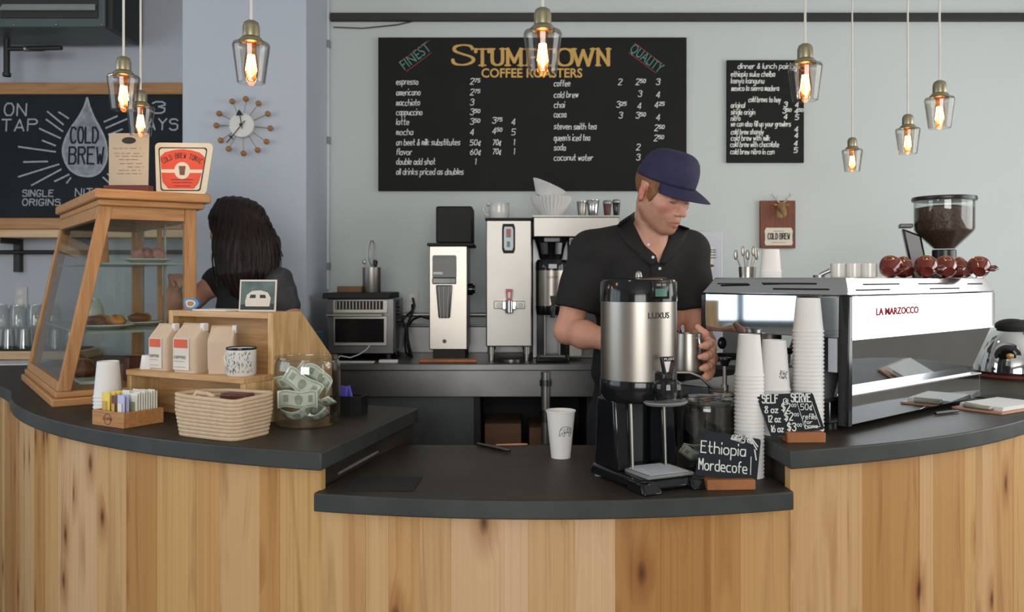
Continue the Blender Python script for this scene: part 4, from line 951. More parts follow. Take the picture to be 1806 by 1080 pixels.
# upside-down cups
def cup_mb(h, rb, rt, flip=True):
    pr = [(0, .004), (rb*.93, .004), (rb*.95, 0), (rb, 0), (rt*.985, h-.005), (rt*1.03, h-.0045), (rt*1.045, h-.002), (rt*1.03, h), (rt*.975, h-.0015), (rb*.97, .007), (0, .007)]
    if flip: pr = [(r_, h-z) for r_, z in pr]
    return MB().lathe(pr, 32)
def cup_stack(x, y, z0, top, h, rb, rt, pitch, lab_top, lab_rest, grp, n=None):
    cnt = max(1, int(round((top-z0-h)/pitch))+1) if n is None else n
    cup = cup_mb(h, rb, rt).build('paper_cup', 'white_cup')
    pitch = (top-z0-h)/max(1, cnt-1)
    out = []
    for i in range(cnt):
        o = cup if i == 0 else cup.copy()
        if i: COL.objects.link(o)
        o.location = (x, y, z0+pitch*i); tag(o, lab_top if i == cnt-1 else lab_rest, 'cup', grp); out.append(o)
    return out
cup_stack(-1.262, 2.70, HU, 1.398-146*2.7/FPX+.0, .11, .032, .042, .011, 'topmost upturned white cup behind the sugar caddy', 'upturned white cup nested low in the stack behind the sugar caddy', 'cups behind the sugar caddy')
# tip jar
JX, JY = -.612, 2.585
def jar(name, lab, x, y, z, r, h, neck, rim=.004):
    t = thing(name, lab, 'jar', (x, y, z))
    pr = [(0, .002), (r*.9, 0), (r*.985, .006), (r, .02), (r, h*.80), (r*.985, h*.88), (r*neck*1.02, h*.94), (r*neck, h*.96)]
    pi = [(r_-.004 if r_ > .01 else 0, max(z_, .008)) for r_, z_ in reversed(pr[:-1])]
    MB().lathe(pr, 48).lathe(list(reversed(pi)), 48).build('jar_wall', 'glass_jar', t)
    MB().lathe([(r*neck-.003, h*.955), (r*neck+.002, h*.955), (r*neck+.006, h*.975), (r*neck+.004, h), (r*neck-.002, h), (r*neck-.004, h*.98), (r*neck-.003, h*.955)], 48).build('rim', 'glass_jar', t)
    return t
jar('tip_jar', 'clear glass tip jar full of dollar bills beside the wooden stand', JX, JY, HU, .097, .203, .93)
def bill(lab, c, rx, ry, rz_, curl, grp, scale=1):
    w_, h_ = .156*scale, .066*scale
    def f(u, v):
        x = w_*(u-.5); a = x/.07*curl
        return ((.07/curl)*math.sin(a) if abs(curl) > .05 else x, (.07/curl)*(1-math.cos(a)) if abs(curl) > .05 else 0, h_*(v-.5)+.003*math.sin(u*9))
    o = thing('dollar_bill', lab, 'banknote', c, 0, grp); o.rotation_euler = (rx, ry, rz_)
    MB().grid(f, 16, 3).build('note', 'bill', o, solid=.0006)
    def g(u0, u1, v0, v1, e): return lambda u, v: tuple(Vector(f(u0+(u1-u0)*u, v0+(v1-v0)*v))+Vector((0, e, 0)))
    mb = MB()
    for e in (-.0010, .0010):
        mb.grid(g(.06, .94, .10, .14, e), 16, 1); mb.grid(g(.06, .94, .86, .90, e), 16, 1); mb.grid(g(.05, .075, .1, .9, e), 1, 3); mb.grid(g(.925, .95, .1, .9, e), 1, 3); mb.grid(g(.14, .26, .3, .7, e), 2, 3); mb.grid(g(.74, .86, .3, .7, e), 2, 3)
        n = 14; base = len(mb.v); ring = [Vector(f(.5+.10*math.cos(2*PI*i/n), .5+.30*math.sin(2*PI*i/n)))+Vector((0, e, 0)) for i in range(n)]; mb.add(ring, [tuple(range(n))])
    mb.build('engraving', 'bill_dark', o, smooth=0, merge=False)
    return o
z = HU
bills = [((JX-.012, JY-.058, z+.082), .05, 0, .02, -.55, 'flat dollar bill pressed against the front of the tip jar'),
         ((JX-.004, JY-.045, z+.126), -.15, .55, .05, .3, 'tilted dollar bill poking up in the middle of the tip jar'),
         ((JX-.035, JY-.02, z+.135), .3, -.5, .3, 1.2, 'curled dollar bill at the upper left of the tip jar'),
         ((JX+.045, JY-.01, z+.140), .2, .6, -.3, -1.2, 'curled dollar bill rising at the upper right of the tip jar'),
         ((JX+.035, JY-.035, z+.075), 1.0, .5, -.7, 1.6, 'crumpled dollar bill at the right side of the tip jar'),
         ((JX-.02, JY-.052, z+.032), .9, -.2, .1, 1.4, 'crumpled dollar bill at the bottom left of the tip jar'),
         ((JX+.02, JY-.055, z+.028), 1.1, .25, -.2, 1.7, 'crumpled dollar bill at the bottom front of the tip jar'),
         ((JX+.03, JY+.01, z+.045), .7, .3, .8, 1.5, 'folded dollar bill deep inside the tip jar'),
         ((JX-.03, JY+.03, z+.06), .4, -.3, -.6, 1.3, 'dollar bill against the back of the tip jar'),
         ((JX+.0, JY+.02, z+.10), .3, .1, .4, 1.4, 'dollar bill standing behind the flat one in the tip jar')]
for c, a, b_, d, cu, lab in bills: bill(lab, c, a, b_, d, cu, 'bills in the tip jar', .78)
# black holder with purple packets
t = thing('packet_holder', 'small black plastic holder behind the tip jar', 'holder', (-.520, 2.755, HU), -.2)
h = .062
for lo, hi in (((-.052, -.03, 0), (.052, -.027, h)), ((-.052, .027, 0), (.052, .03, h)), ((-.052, -.027, 0), (-.049, .027, h)), ((.049, -.027, 0), (.052, .027, h))): MB().box(lo, hi).build('side', 'black_plastic', t)
MB().box((-.049, -.027, 0), (.049, .027, .004)).build('bottom', 'black_plastic', t)
for i, (x, y, a, lab) in enumerate(((-.025, -.005, .15, 'purple packet leaning left in the black holder'), (.012, .003, -.25, 'purple packet leaning right in the black holder'))):
    o = MB().box((-.013, -.004, 0), (.013, .004, .088)).build('purple_packet', 'purple', loc=Vector((-.520+x, 2.755+y, HU+.0045)), bevel=.003); o.rotation_euler = (0, a, -.2); tag(o, lab, 'packet', 'purple packets in the holder')
o = MB().box((-.085, -.05, 0), (.085, .05, .003)).build('black_pad', 'black_matte', loc=(-.335, 2.262, HL), rz=-.05, bevel=.001); o.scale = (1.05, 1.5, 1); tag(o, 'flat black pad on the lower worktop beside the step', 'mat')
# glasses and paper at the far left of the alcove
o = MB().box((-2.90, 4.60, HU), (-2.30, 4.84, HU+.045)).build('wooden_riser', 'ledge_pale', bevel=.003); tag(o, 'low pale wooden riser under the stacked glasses', 'riser')
o = MB().box((-2.88, 4.61, HU+.0455), (-2.34, 4.83, HU+.055)).build('bar_mat', 'black_matte', bevel=.002); tag(o, 'black rubber mat under the stacked glasses', 'mat')
zg = HU+.0555; gi = 0
names = ['at the left edge', 'second from the left edge', 'third from the left edge', 'nearest the pastry case']
for row, (y, z, h, r) in enumerate(((4.66, zg, .105, .036), (4.75, zg, .105, .036))):
    for i in range(5):
        o = MB().lathe([(r*.8, h), (0, h), (0, h-.008), (r*.76, h-.008), (r*.96, 0), (r, 0), (r*.8, h)], 24).build('tumbler', 'glass_jar', loc=(-2.80+.085*i+.03*row, y, z)); tag(o, 'clear tumbler standing upside down on the bar mat in the '+('front' if row == 0 else 'back')+' row', 'glass', 'tumblers on the bar mat')
o = MB().box((-2.84, 4.62, zg+.1055), (-2.44, 4.79, zg+.110)).build('glass_tray', 'glass_jar', smooth=0); tag(o, 'clear divider sheet between the two tiers of glasses', 'tray')
for i in range(4):
    r, h = .044, .125
    o = MB().lathe([(0, .002), (r*.9, 0), (r, .01), (r, h*.8), (r*.8, h*.9), (r*.82, h), (r*.77, h), (r*.75, h*.9), (r*.95, h*.79), (r*.95, .01), (0, .008)], 24).build('glass_jar', 'glass_jar', loc=(-2.785+.095*i, 4.70, zg+.1105)); tag(o, 'clear glass jar in the upper tier above the tumblers', 'glass', 'jars above the tumblers')
pp_ = P(12, 630, 4.40); o = MB().box((-.14, -.11, 0), (.14, .11, .004)).build('paper_stack', 'white_paper', loc=(pp_.x+.02, 4.42, HU), rz=.15); tag(o, 'white paper sheets on the worktop at the far left', 'paper')
# ------------------------------------------------------------------ middle worktop
cpos = P(989, 807, 2.60); cpos.z = HL; cpos.y = 823/317
t = thing('paper_cup', 'tall white paper cup with dark animal print on the lower worktop', 'cup', (86/FPX*cpos.y, cpos.y, HL), math.radians(20))
h, rb, rt = .142, .029, .0435
cup_mb(h, rb, rt, False).build('cup_body', 'white_cup', t)
def on_cup(x, z):      # wrap print round the cup
    rr_ = rb+(rt-rb)*z/h+.0005; a = -PI/2+x/rr_; return Vector((rr_*math.cos(a), rr_*math.sin(a), z))
mb = MB(); rd = random.Random(3); out = [(-.020, .070), (-.018, .088), (-.010, .097), (.0, .098), (.012, .096), (.020, .090), (.023, .080), (.020, .074), (.016, .082), (.015, .069), (.011, .069), (.010, .080), (-.002, .081), (-.004, .069), (-.008, .069), (-.009, .080), (-.014, .077), (-.016, .070)]
def seg(a, b_, w_):
    d = (Vector(b_)-Vector(a)); n = Vector((-d.y, d.x)).normalized()*w_/2; a = Vector(a); b_ = Vector(b_)
    mb.add([on_cup(*(a-n)), on_cup(*(b_-n)), on_cup(*(b_+n)), on_cup(*(a+n))], [(0, 1, 2, 3)])
for a, b_ in zip(out, out[1:]+out[:1]): seg(a, b_, .0013)
for k in range(34):
    x = rd.uniform(-.016, .018); z = rd.uniform(.082, .095); seg((x, z), (x+rd.uniform(-.004, .004), z-rd.uniform(.002, .006)), .001)
mb.build('animal_print', 'ink', t, smooth=0, merge=False)
def stick(name, lab, cat, pa, pb, r, mat, flat=1):
    a, b_ = Vector(pa), Vector(pb); mb = MB(); c = (a+b_)/2; mb.tube([a-c, (a-c)*.6, (b_-c)*.6, b_-c], [r*.9, r, r, r*.7], 10, 0, None, True, flat); o = mb.build(name, mat, loc=c); return tag(o, lab, cat)
def onmid(px, py, e=0): Y = 823/(py-490); return Vector(((px-903)/FPX*Y, Y, HL+e))
stick('steel_stirrer', 'grey metal stirrer lying on the lower worktop left of the white cup', 'stirrer', onmid(842, 787, .006), onmid(899, 799, .006), .0055, 'steel_dark')
stick('wooden_stick', 'tan wooden stick at the back edge of the lower worktop', 'stick', onmid(875, 787.5, .004), onmid(930, 786, .004), .0035, 'clip_board')
# ------------------------------------------------------------------ coffee dispenser on its stand
DXc, DYc, DA = .342, 2.335, math.radians(25)
t = thing('coffee_dispenser', 'large steel coffee dispenser on a black stand on the lower worktop', 'coffee dispenser', (DXc, DYc, HL), DA)
r = .1035
z_ = lambda py: EYE-(py-490)*2.335/FPX-HL
zt0, zt1, zb1, zb0 = z_(493), z_(531), z_(667), z_(704)
MB().lathe([(0, zt0+.004), (r*.6, zt0+.004), (r*.93, zt0), (r*.99, zt0-.008), (r*1.0, zt1), (r*.98, zt1-.001), (0, zt1-.001)], 56).build('lid', 'black_gloss', t)
MB().lathe([(r*.985, zt1), (r*.985, zb1), (r*.9, zb1)], 64).build('steel_shell', 'brushed', t)
MB().lathe([(r*.985, zb1+.001), (r*1.0, zb1-.004), (r*1.0, zb0+.012), (r*.93, zb0), (0, zb0)], 56).build('lower_collar', 'black_gloss', t)
MB().cyl(.010, zt0+.003, zt0+.012, 16).ell((0, 0, zt0+.014), .009).build('lid_knob', 'steel', t)
MB().box((-.028, -.060, zt0-.002), (.05, .02, zt0+.006)).build('lid_handle', 'black_plastic', t, bevel=.003)
wr = lambda a0, rr_, x, z: Vector((rr_*math.sin(a0+x/rr_), -rr_*math.cos(a0+x/rr_), z))
mb = MB(); mb.grid(lambda u, v: wr(0, r*1.012, -.027+.054*u, zt1+.008+.048*v), 10, 2); mb.build('display_bezel', 'black_plastic', t, solid=.004)
mb = MB(); mb.grid(lambda u, v: wr(0, r*1.036, -.018+.036*u, zt1+.014+.020*v), 8, 1); mb.build('display', 'green_light', t)
mb = MB(); mb.grid(lambda u, v: wr(0, r*1.038, -.015+.014*u, zt1+.041+.006*v), 2, 1); mb.grid(lambda u, v: wr(0, r*1.038, .002+.013*u, zt1+.041+.006*v), 2, 1); mb.build('display_keys', 'grey_plastic', t)
mb = MB(); printed(mb, 'LUXUS', (0, 0, 0), EX, EZ, .0155, 0, .066, .012, False, lambda x, y: wr(-.02, r*.992, x-.033, z_(559)+y)); mb.build('shell_lettering', 'ink', t, smooth=0, merge=False)
# faucet
zf_ = z_(652)
MB().box((-.016, -r-.035, zf_-.030), (.016, -r+.02, zf_+.006)).cyl(.017, zf_-.062, zf_-.02, 18, 0, TR((0, -r-.03, 0))).build('faucet', 'black_gloss', t, bevel=.004)
mb = MB(); pr = [(-.010, -.012), (.010, -.012), (.024, .038), (.024, .046), (-.024, .046), (-.024, .038)]
hole = [(-.005, .0), (.005, .0), (.014, .034), (-.014, .034)]
y0 = -r-.036; fr = [(-.010, -.012), (.010, -.012), (.022, .046), (-.022, .046)]
vs = [(x, y0, zf_+z) for x, z in fr]+[(x, y0, zf_+z) for x, z in hole]+[(x, y0+.012, zf_+z) for x, z in fr]+[(x, y0+.012, zf_+z) for x, z in hole]
fs = []
for i in range(4):
    j = (i+1) % 4; fs += [(i, j, 4+j, 4+i), (8+j, 8+i, 12+i, 12+j), (i, 8+i, 8+j, j), (4+i, 4+j, 12+j, 12+i)]
mb.add(vs, fs); mb.build('faucet_handle', 'black_plastic', t, bevel=.002)
mb = MB(); printed(mb, 'PUSH', Vector((-.015, y0-.0008, zf_+.037)), EX, EZ, .006, 0, .03, .01); mb.build('handle_lettering', 'white_plastic', t, smooth=0, merge=False)
MB().lathe([(.020, zf_-.078), (.034, zf_-.070), (.040, zf_-.045), (.036, zf_-.022), (.024, zf_-.014)], 32, 0, TR((0, -r-.03, 0))).build('clear_spout_guard', 'glass', t)
MB().lathe([(0, zf_-.080), (.05, zf_-.078), (.056, zf_-.072), (.054, zf_-.069), (0, zf_-.074)], 32, 0, TR((0, -r-.022, 0)), 1.1, .8).build('splash_disc', 'grey_plastic', t, bevel=.001)
# stand: two legs, base with grey drip tray
def legp(sx):
    mb = MB(); x0, x1 = (sx*.096, sx*.050)
    xa, xb = min(x0, x1), max(x0, x1)
    mb.hexa([(xa, -.045, .03), (xb, -.045, .03), (xb, .075, .03), (xa, .075, .03)], [(xa, -.03, zb0+.008), (xb, -.03, zb0+.008), (xb, .06, zb0+.008), (xa, .06, zb0+.008)])
    mb.build('stand_leg', 'black_gloss', t, bevel=.008)
    mb = MB(); mb.tube([(sx*.052, -.052, .03), (sx*.052, -.042, zb0)], .004, 8); mb.build('leg_edge', 'steel', t)
legp(-1); legp(1)
MB().box((-.04, .035, .03), (.04, .06, zb0+.005)).build('back_post', 'slatey', t, bevel=.004)
mb = MB(); mb.hexa([(-.100, -.165, .006), (.100, -.165, .006), (.108, .085, .006), (-.108, .085, .006)], [(-.092, -.150, .030), (.092, -.150, .030), (.100, .078, .036), (-.100, .078, .036)])
mb.build('stand_base', 'black_gloss', t, bevel=.008)
for sx in (-1, 1):
    mb = MB(); mb.hexa([(sx*.075-.03, -.185, 0), (sx*.075+.03, -.185, 0), (sx*.075+.03, -.10, 0), (sx*.075-.03, -.10, 0)], [(sx*.075-.024, -.165, .028), (sx*.075+.024, -.165, .028), (sx*.075+.026, -.10, .03), (sx*.075-.026, -.10, .03)]); mb.build('foot', 'black_gloss', t, bevel=.006)
    MB().cyl(.012, 0, .01, 14, 0, TR((sx*.085, .065, 0))).build('foot', 'grey_plastic', t)
MB().box((-.072, -.152, .030), (.072, -.018, .040)).build('drip_tray', 'grey_plastic', t, bevel=.006)
mb = MB()
for i in range(9): mb.box((-.06, -.142+.013*i, .040), (.06, -.137+.013*i, .0412))
mb.build('tray_ribs', 'appliance_white', t, smooth=0, merge=False)
# small steel shaker behind the stand
o = MB().lathe([(0, 0), (.010, 0), (.010, .07), (.007, .078), (.007, .088), (0, .09)], 18).build('steel_shaker', 'brushed', loc=(.423, 2.56, HL)); tag(o, 'thin steel bottle half hidden behind the dispenser stand', 'bottle')
# ------------------------------------------------------------------ glass jar and signs
GX, GY = .540, 2.418
jar('money_jar', 'clear glass jar with a few bills behind the handwritten coffee sign', GX, GY, HL, .0765, .195, .97)
MB_l = thing('jar_lid', 'clear glass lid resting on the jar behind the handwritten sign', 'lid', (GX, GY, HL+.1955))
MB().lathe([(0, .006), (.06, .006), (.082, .003), (.086, 0), (.084, .006), (.06, .011), (0, .012)], 40).build('lid_disc', 'glass_jar', MB_l)
for c, a, b_, d, cu, lab in (((GX-.03, GY-.02, HL+.045), .8, .2, .3, 1.3, 'crumpled dollar bill at the left of the glass jar behind the sign'), ((GX-.02, GY-.025, HL+.075), 1.2, -.2, .1, .8, 'dollar bill lying on top inside the glass jar behind the sign'), ((GX+.02, GY+.01, HL+.04), 1.0, -.3, -.5, 1.5, 'crumpled dollar bill low in the glass jar behind the sign')): bill(lab, c, a, b_, d, cu, 'bills in the jar behind the sign', .62)
def table_sign(name, lab, base_c, rz_, base_w, poly, base_h=.022, base_off=0, lean_=.16):
    """a rounded chalkboard plate leaning in a small wooden block; poly in metres on the plate (x, up)"""
    t = thing(name, lab, 'sign', base_c, rz_)
    MB().box((base_off-base_w/2, -.022, 0), (base_off+base_w/2, .026, base_h)).build('wooden_block', 'wood_block', t, bevel=.002)
    pt = lambda x, z, e=0: Vector((x, -.004+lean_*z-e, base_h*.75+z))
    mb = MB(); n = len(poly); a = [pt(*p) for p in poly]; mb.add(a+[p+Vector((0, .005, -.0008)) for p in a], [tuple(range(n)), tuple(range(2*n-1, n-1, -1))]+[(i, n+i, n+(i+1) % n, (i+1) % n) for i in range(n)]); mb.build('plate', 'chalkboard_blue', t, smooth=0)
    return t, pt
def roundpoly(q, r, n=5):
    out = []
    for i in range(len(q)):
        a, b_, c = Vector(q[i-1]), Vector(q[i]), Vector(q[(i+1) % len(q)])
        p0 = b_+(a-b_).normalized()*r; p1 = b_+(c-b_).normalized()*r
        for k in range(n+1):
            u = k/n; p = p0*(1-u)**2+b_*2*u*(1-u)+p1*u*u; out.append((p.x, p.y))
    return out
s = 2.21/FPX
sg = lambda px, py: ((px-1286)*s, (853-py)*s)
t, pt = table_sign('coffee_sign', 'chalk sign with a single coffee origin handwritten, on the lower worktop', (.556, 2.215, HL), .06, 86*s, roundpoly([sg(1225, 842), sg(1335, 856), sg(1347, 782), sg(1245, 766)], .008), .026)
Xs = Vector((math.cos(-.10), .16*math.sin(-.10), math.sin(-.10))); Ys = Vector((0, .16, 1)).normalized()
mb = MB(); q = lambda px, py: pt(*sg(px, py), .0008)
chalk(mb, 'Ethiopia', q(1237, 803), Xs, Ys, 20*s, .0030, 0, 80*s, .12); chalk(mb, 'Mordecofe', q(1232, 832), Xs, Ys, 19*s, .0030, 0, 86*s, .12)
ribbon(mb, [(0, 0), (-.004, -.045)], .0022, q(1327, 812), Vector((1, 0, 0)), Ys)
for k in range(16):      # a chalk cluster of swirls in the corner
    a = 2*PI*k/8; cx, cy = (1306+rnd.uniform(-10, 22), 779+rnd.uniform(-5, 8)); ribbon(mb, [((4+2*math.sin(k))*s*math.cos(b_), (3+1.5*math.cos(k))*s*math.sin(b_)) for b_ in [2*PI*i/9 for i in range(10)]], .0013, q(cx, cy), Xs, Ys)
for x0, y0, x1, y1 in ((1326, 778, 1338, 800), (1330, 780, 1340, 795), (1334, 800, 1336, 818), (1320, 776, 1330, 790)): ribbon(mb, [(0, 0), ((x1-x0)*s, (y0-y1)*s)], .0032, q(x0, y0), EX, Ys)
mb.build('chalk_lettering', 'chalk', t, smooth=0, merge=False)
s = 2.30/FPX
sg2 = lambda px, py: ((px-1405)*s, (762-py)*s)
t, pt = table_sign('price_sign', 'chalk self serve price sign with wooden block on the raised worktop', (.757, 2.305, HU), .02, 68*s, roundpoly([sg2(1361, 767), sg2(1456, 754), sg2(1438, 690), sg2(1337, 694)], .009), .027, 14*s)
q = lambda px, py: pt(*sg2(px, py), .0008)
mb = MB()
chalk(mb, 'SELF', q(1347, 708), EX, Ys, 14*s, .0036, 0, 28*s, .05); chalk(mb, '@', q(1385, 708), EX, Ys, 8*s, .002, 0, 8*s, 0); chalk(mb, 'SERVE', q(1399, 706), EX, Ys, 14*s, .0036, 0, 34*s, .05)
for a, y0, b_, y1 in (('8 oz', 725, '$2', 722), ('12 oz', 741, '$2', 738), ('16 oz', 758, '$3', 756)):
    dx = (y0-725)*.25; chalk(mb, a, q(1351+dx, y0), EX, Ys, 11*s, .0028, 0, 23*s, .05); chalk(mb, b_, q(1381+dx, y1), EX, Ys, 13*s, .0030, 0, 15*s, .05); chalk(mb, '00', q(1399+dx, y1-7), EX, Ys, 5*s, .0016, 0, 8*s, 0)
for a, y0, w_, h_ in (('50¢', 720, 20, 10), ('refills', 736, 24, 9), ('for', 744, 14, 6), ('home', 751, 22, 6)): chalk(mb, a, q(1415+(y0-720)*.2, y0), EX, Ys, h_*s, .0020, 0, w_*s, .05)
bx_ = [(1409, 707), (1435, 706), (1448, 749), (1421, 753), (1409, 707)]
for a, b_ in zip(bx_, bx_[1:]): ribbon(mb, [(0, 0), ((b_[0]-a[0])*s, (a[1]-b_[1])*s)], .0014, q(*a), EX, Ys)
mb.build('chalk_lettering', 'chalk', t, smooth=0, merge=False)
# cups for the self serve
cup_stack(.645, 2.35, HL, EYE-100*2.35/FPX, .112, .029, .0385, .0105, 'topmost upturned paper cup of the leftmost stack by the signs', 'nested upturned paper cup in the leftmost stack by the signs', 'cups in the leftmost stack')
cs = cup_stack(.736, 2.425, HU, EYE-110*2.425/FPX, .140, .0325, .0435, .0105, 'topmost upturned paper cup with print, behind the price sign', 'nested upturned paper cup low in the stack behind the price sign', 'cups in the middle stack')
cup_stack(.831, 2.425, HU, EYE-36*2.425/FPX, .094, .0325, .0415, .0108, 'topmost upturned paper cup of the tallest stack beside the espresso machine', 'nested upturned paper cup in the tallest stack beside the espresso machine', 'cups in the tallest stack')
top = cs[-1]; mb = MB(); rd = random.Random(8)
def oc(x, z):
    rr_ = .0435-(.0435-.0325)*z/.140+.0006; a = -PI/2+x/rr_; return Vector((rr_*math.cos(a), rr_*math.sin(a), z))
for k in range(46):
    x = .014+rd.uniform(-.011, .013); z = .046+rd.uniform(-.013, .012); d = Vector((rd.uniform(-.006, .006), rd.uniform(-.005, .005))); n = Vector((-d.y, d.x)).normalized()*.0006
    a = Vector((x, z)); b_ = a+d; mb.add([oc(*(a-n)), oc(*(b_-n)), oc(*(b_+n)), oc(*(a+n))], [(0, 1, 2, 3)])
mb.build('animal_print', 'ink', top, smooth=0, merge=False)
# pump container with spout behind the jar
t = thing('pump_container', 'low steel container with black pump knob and curved spout', 'dispenser', (.634, 2.575, HU))
MB().lathe([(0, 0), (.043, 0), (.045, .006), (.045, .085), (.047, .09), (.043, .098), (.02, .103), (0, .103)], 36).build('container', 'brushed', t)
MB().cyl(.011, .102, .118, 18).cyl(.0065, .118, .185, 14).build('pump_shaft', 'steel', t)
MB().lathe([(0, .172), (.010, .174), (.014, .186), (.020, .194), (.019, .199), (0, .201)], 24).build('knob', 'black_plastic', t)
MB().tube([(-.01, -.02, .108), (-.045, -.03, .112), (-.08, -.036, .145), (-.112, -.036, .158), (-.15, -.036, .158)], .0045, 10).build('spout', 'steel', t)
# ------------------------------------------------------------------ espresso machine
MR = math.atan2(.652, .758); MO = Vector((.935, 2.40, HU))
t = thing('espresso_machine', 'big mirror steel espresso machine on the right worktop', 'espresso machine', MO, MR)
MM = Matrix.Translation(MO) @ Matrix.Rotation(MR, 4, 'Z')
def mp_(x, y, z=0): return MM @ Vector((x, y, z))
XL, YD = 1.03, .50
zc0, zc1, zm, zl = .387, .437, .266, .103
# top tray with sloping rim
mb = MB(); o0 = [(0, 0), (XL, 0), (XL, YD), (0, YD)]; i0 = [(.008, .014), (XL-.05, .014), (XL-.05, YD-.03), (.03, YD-.03)]
mb.hexa([(x, y, zc0) for x, y in o0], [(x, y, zc1) for x, y in i0]); mb.build('top_cover', 'steel_bright', t, bevel=.003)
mb = MB()
def slot(xa, xb, z, face_='back'):
    f = (z-zc0)/(zc1-zc0)
    if face_ == 'back': mb.box((xa, .014*f-.0015, z-.0022), (xb, .014*f+.004, z+.0022))
    else: mb.box((.008*f-.0012, xa, z-.0022), (.008*f+.004, xb, z+.0022))
for xa, xb, z in ((.10, .32, .418), (.05, .25, .402), (.45, .66, .418), (.52, .74, .402), (.82, .94, .416)): slot(xa, xb, z)
for xa, xb, z in ((.10, .28, .42), (.06, .24, .404), (.33, .44, .418)): slot(xa, xb, z, 'l')
mb.build('vent_slots', 'black_matte', t, smooth=0, merge=False)
MB().box((.012, -.002, zm), (XL-.004, .012, zc0-.002)).build('upper_back_panel', 'mirror_steel', t, bevel=.001)
MB().box((-.002, .016, zm+.002), (.010, YD-.004, zc0-.002)).build('upper_side_panel', 'smoke_mirror', t, bevel=.001)
MB().box((XL-.012, .012, zm), (XL, YD-.004, zc0-.002)).build('upper_side_panel', 'mirror_steel', t, bevel=.001)
MB().box((.012, .012, zm), (XL-.012, YD-.01, zm+.012)).box((.012, YD-.02, zm), (XL-.012, YD-.01, zc0)).build('inner_body', 'steel_dark', t)
mb = MB(); mb.hexa([(.02, .045, zl), (.93, .045, zl), (.93, .055, zl), (.02, .055, zl)], [(.02, .002, zm-.004), (1.0, .002, zm-.004), (1.0, .012, zm-.004), (.02, .012, zm-.004)]); mb.build('middle_back_panel', 'smoke_mirror', t, bevel=.001)
MB().box((.012, -.004, zm-.004), (1.01, .004, zm+.001)).build('trim_strip', 'steel_bright', t)
MB().box((.012, .018, .02), (.945, .03, zl-.002)).build('lower_back_panel', 'smoke_mirror', t, bevel=.001)
MB().box((.012, .014, zl-.003), (.95, .05, zl+.001)).build('ledge_strip', 'steel_bright', t)
MB().box((.93, .02, .02), (.952, YD-.03, zl+.0)).build('end_panel', 'steel', t, bevel=.002)
mb = MB(); mb.hexa([(.93, .05, zl), (.945, .05, zl), (.945, YD-.06, zl), (.93, YD-.06, zl)], [(1.0, .012, zm-.002), (1.015, .012, zm-.002), (1.015, YD-.06, zm-.002), (1.0, YD-.06, zm-.002)]); mb.build('end_panel', 'steel_dark', t)
mb = MB(); mb.hexa([(-.004, .0, .02), (.022, .0, .02), (.022, .032, .02), (-.004, .032, .02)], [(-.004, -.004, zc0-.002), (.016, -.004, zc0-.002), (.016, .028, zc0-.002), (-.004, .028, zc0-.002)]); mb.build('corner_post', 'black_gloss', t, bevel=.003)
MB().box((.0, .035, .17), (.012, .062, zm)).build('side_strip', 'appliance_white', t, bevel=.001)
MB().box((-.003, YD-.02, .23), (.012, YD, zc0-.002)).build('corner_post', 'black_gloss', t, bevel=.003)
MB().box((.01, .06, .02), (.93, YD-.02, .085)).box((.01, YD-.02, .03), (.93, YD+.10, .085)).build('drip_base', 'steel_dark', t, bevel=.004)
mb = MB(); mb.box((.01, .14, .0852), (.93, YD+.10, .092)); mb.build('drip_grid', 'steel', t)
MB().box((.022, .10, .085), (.92, .13, zm)).build('inner_back', 'grey_plastic', t)
for x in (.06, .88):
    for y in (.09, YD-.06): MB().cyl(.02, 0, .021, 16, 0, TR((x, y, 0))).build('foot', 'black_plastic', t)
for i, x in enumerate((.17, .47, .77)):
    MB().cyl(.038, .20, zm, 28, 0, TR((x, .36, 0))).build('group_head', 'steel', t, bevel=.004)
    pf = MB(); pf.cyl(.036, .168, .2, 26, 0, TR((x, .36, 0))).tube([(x, .39, .184), (x-.01, .45, .180)], .010, 12); pf.build('portafilter', 'steel', t)
    MB().tube([(x-.01, .44, .181), (x-.03, .52, .172), (x-.05, .60, .160), (x-.053, .615, .158)], [.011, .015, .017, .010], 14).build('portafilter_handle', 'black_plastic', t)
    MB().tube([(x+.09, .46, .25), (x+.09, .50, .24), (x+.085, .52, .18), (x+.08, .525, .12)], .005, 8).build('steam_wand', 'steel', t)
MB().ell((.07, .47, .225), (.020, .012, .020), 16, 10).build('steam_knob', 'black_plastic', t)
mb = MB(); printed(mb, 'LA MARZOCCO', Vector((.155, -.0028, .328)), EX, EZ, .021, 0, .27, .03); mb.build('badge_lettering', 'badge_red', t, smooth=0, merge=False)
zt2 = zc1+.0005
# cups on the machine
def mug_small(name, lab, p, r, h, mat, grp, rz_=0, band=None):
    t = thing(name, lab, 'cup', p, rz_, grp)
    MB().lathe([(0, .002), (r*.6, 0), (r*.65, .003), (r*.9, h*.45), (r, h), (r*.95, h), (r*.84, h*.45), (r*.5, .008), (0, .007)], 30).build('cup_body', mat, t)
    MB().tube([(r*.9, 0, h*.8), (r*1.3, 0, h*.82), (r*1.42, 0, h*.55), (r*1.15, 0, h*.3), (r*.82, 0, h*.3)], .0045, 8).build('handle', mat, t)
    return t
wc = None
for i, (px, Y, lab) in enumerate(((1478, 2.86, 'white cup on the machine, nearest the metal spoons'), (1506, 2.84, 'middle white cup of the row on the machine'), (1533, 2.82, 'white cup on the machine beside the dark red cups'))):
    p = P(px, 490, Y); p.z = MO.z+zt2
    o = MB().lathe([(0, .001), (.022, 0), (.024, .002), (.0245, .046), (.0225, .046), (.021, .006), (0, .006)], 28).build('white_cup', 'white_ceramic', loc=p); tag(o, lab, 'cup', 'white cups on the espresso machine')
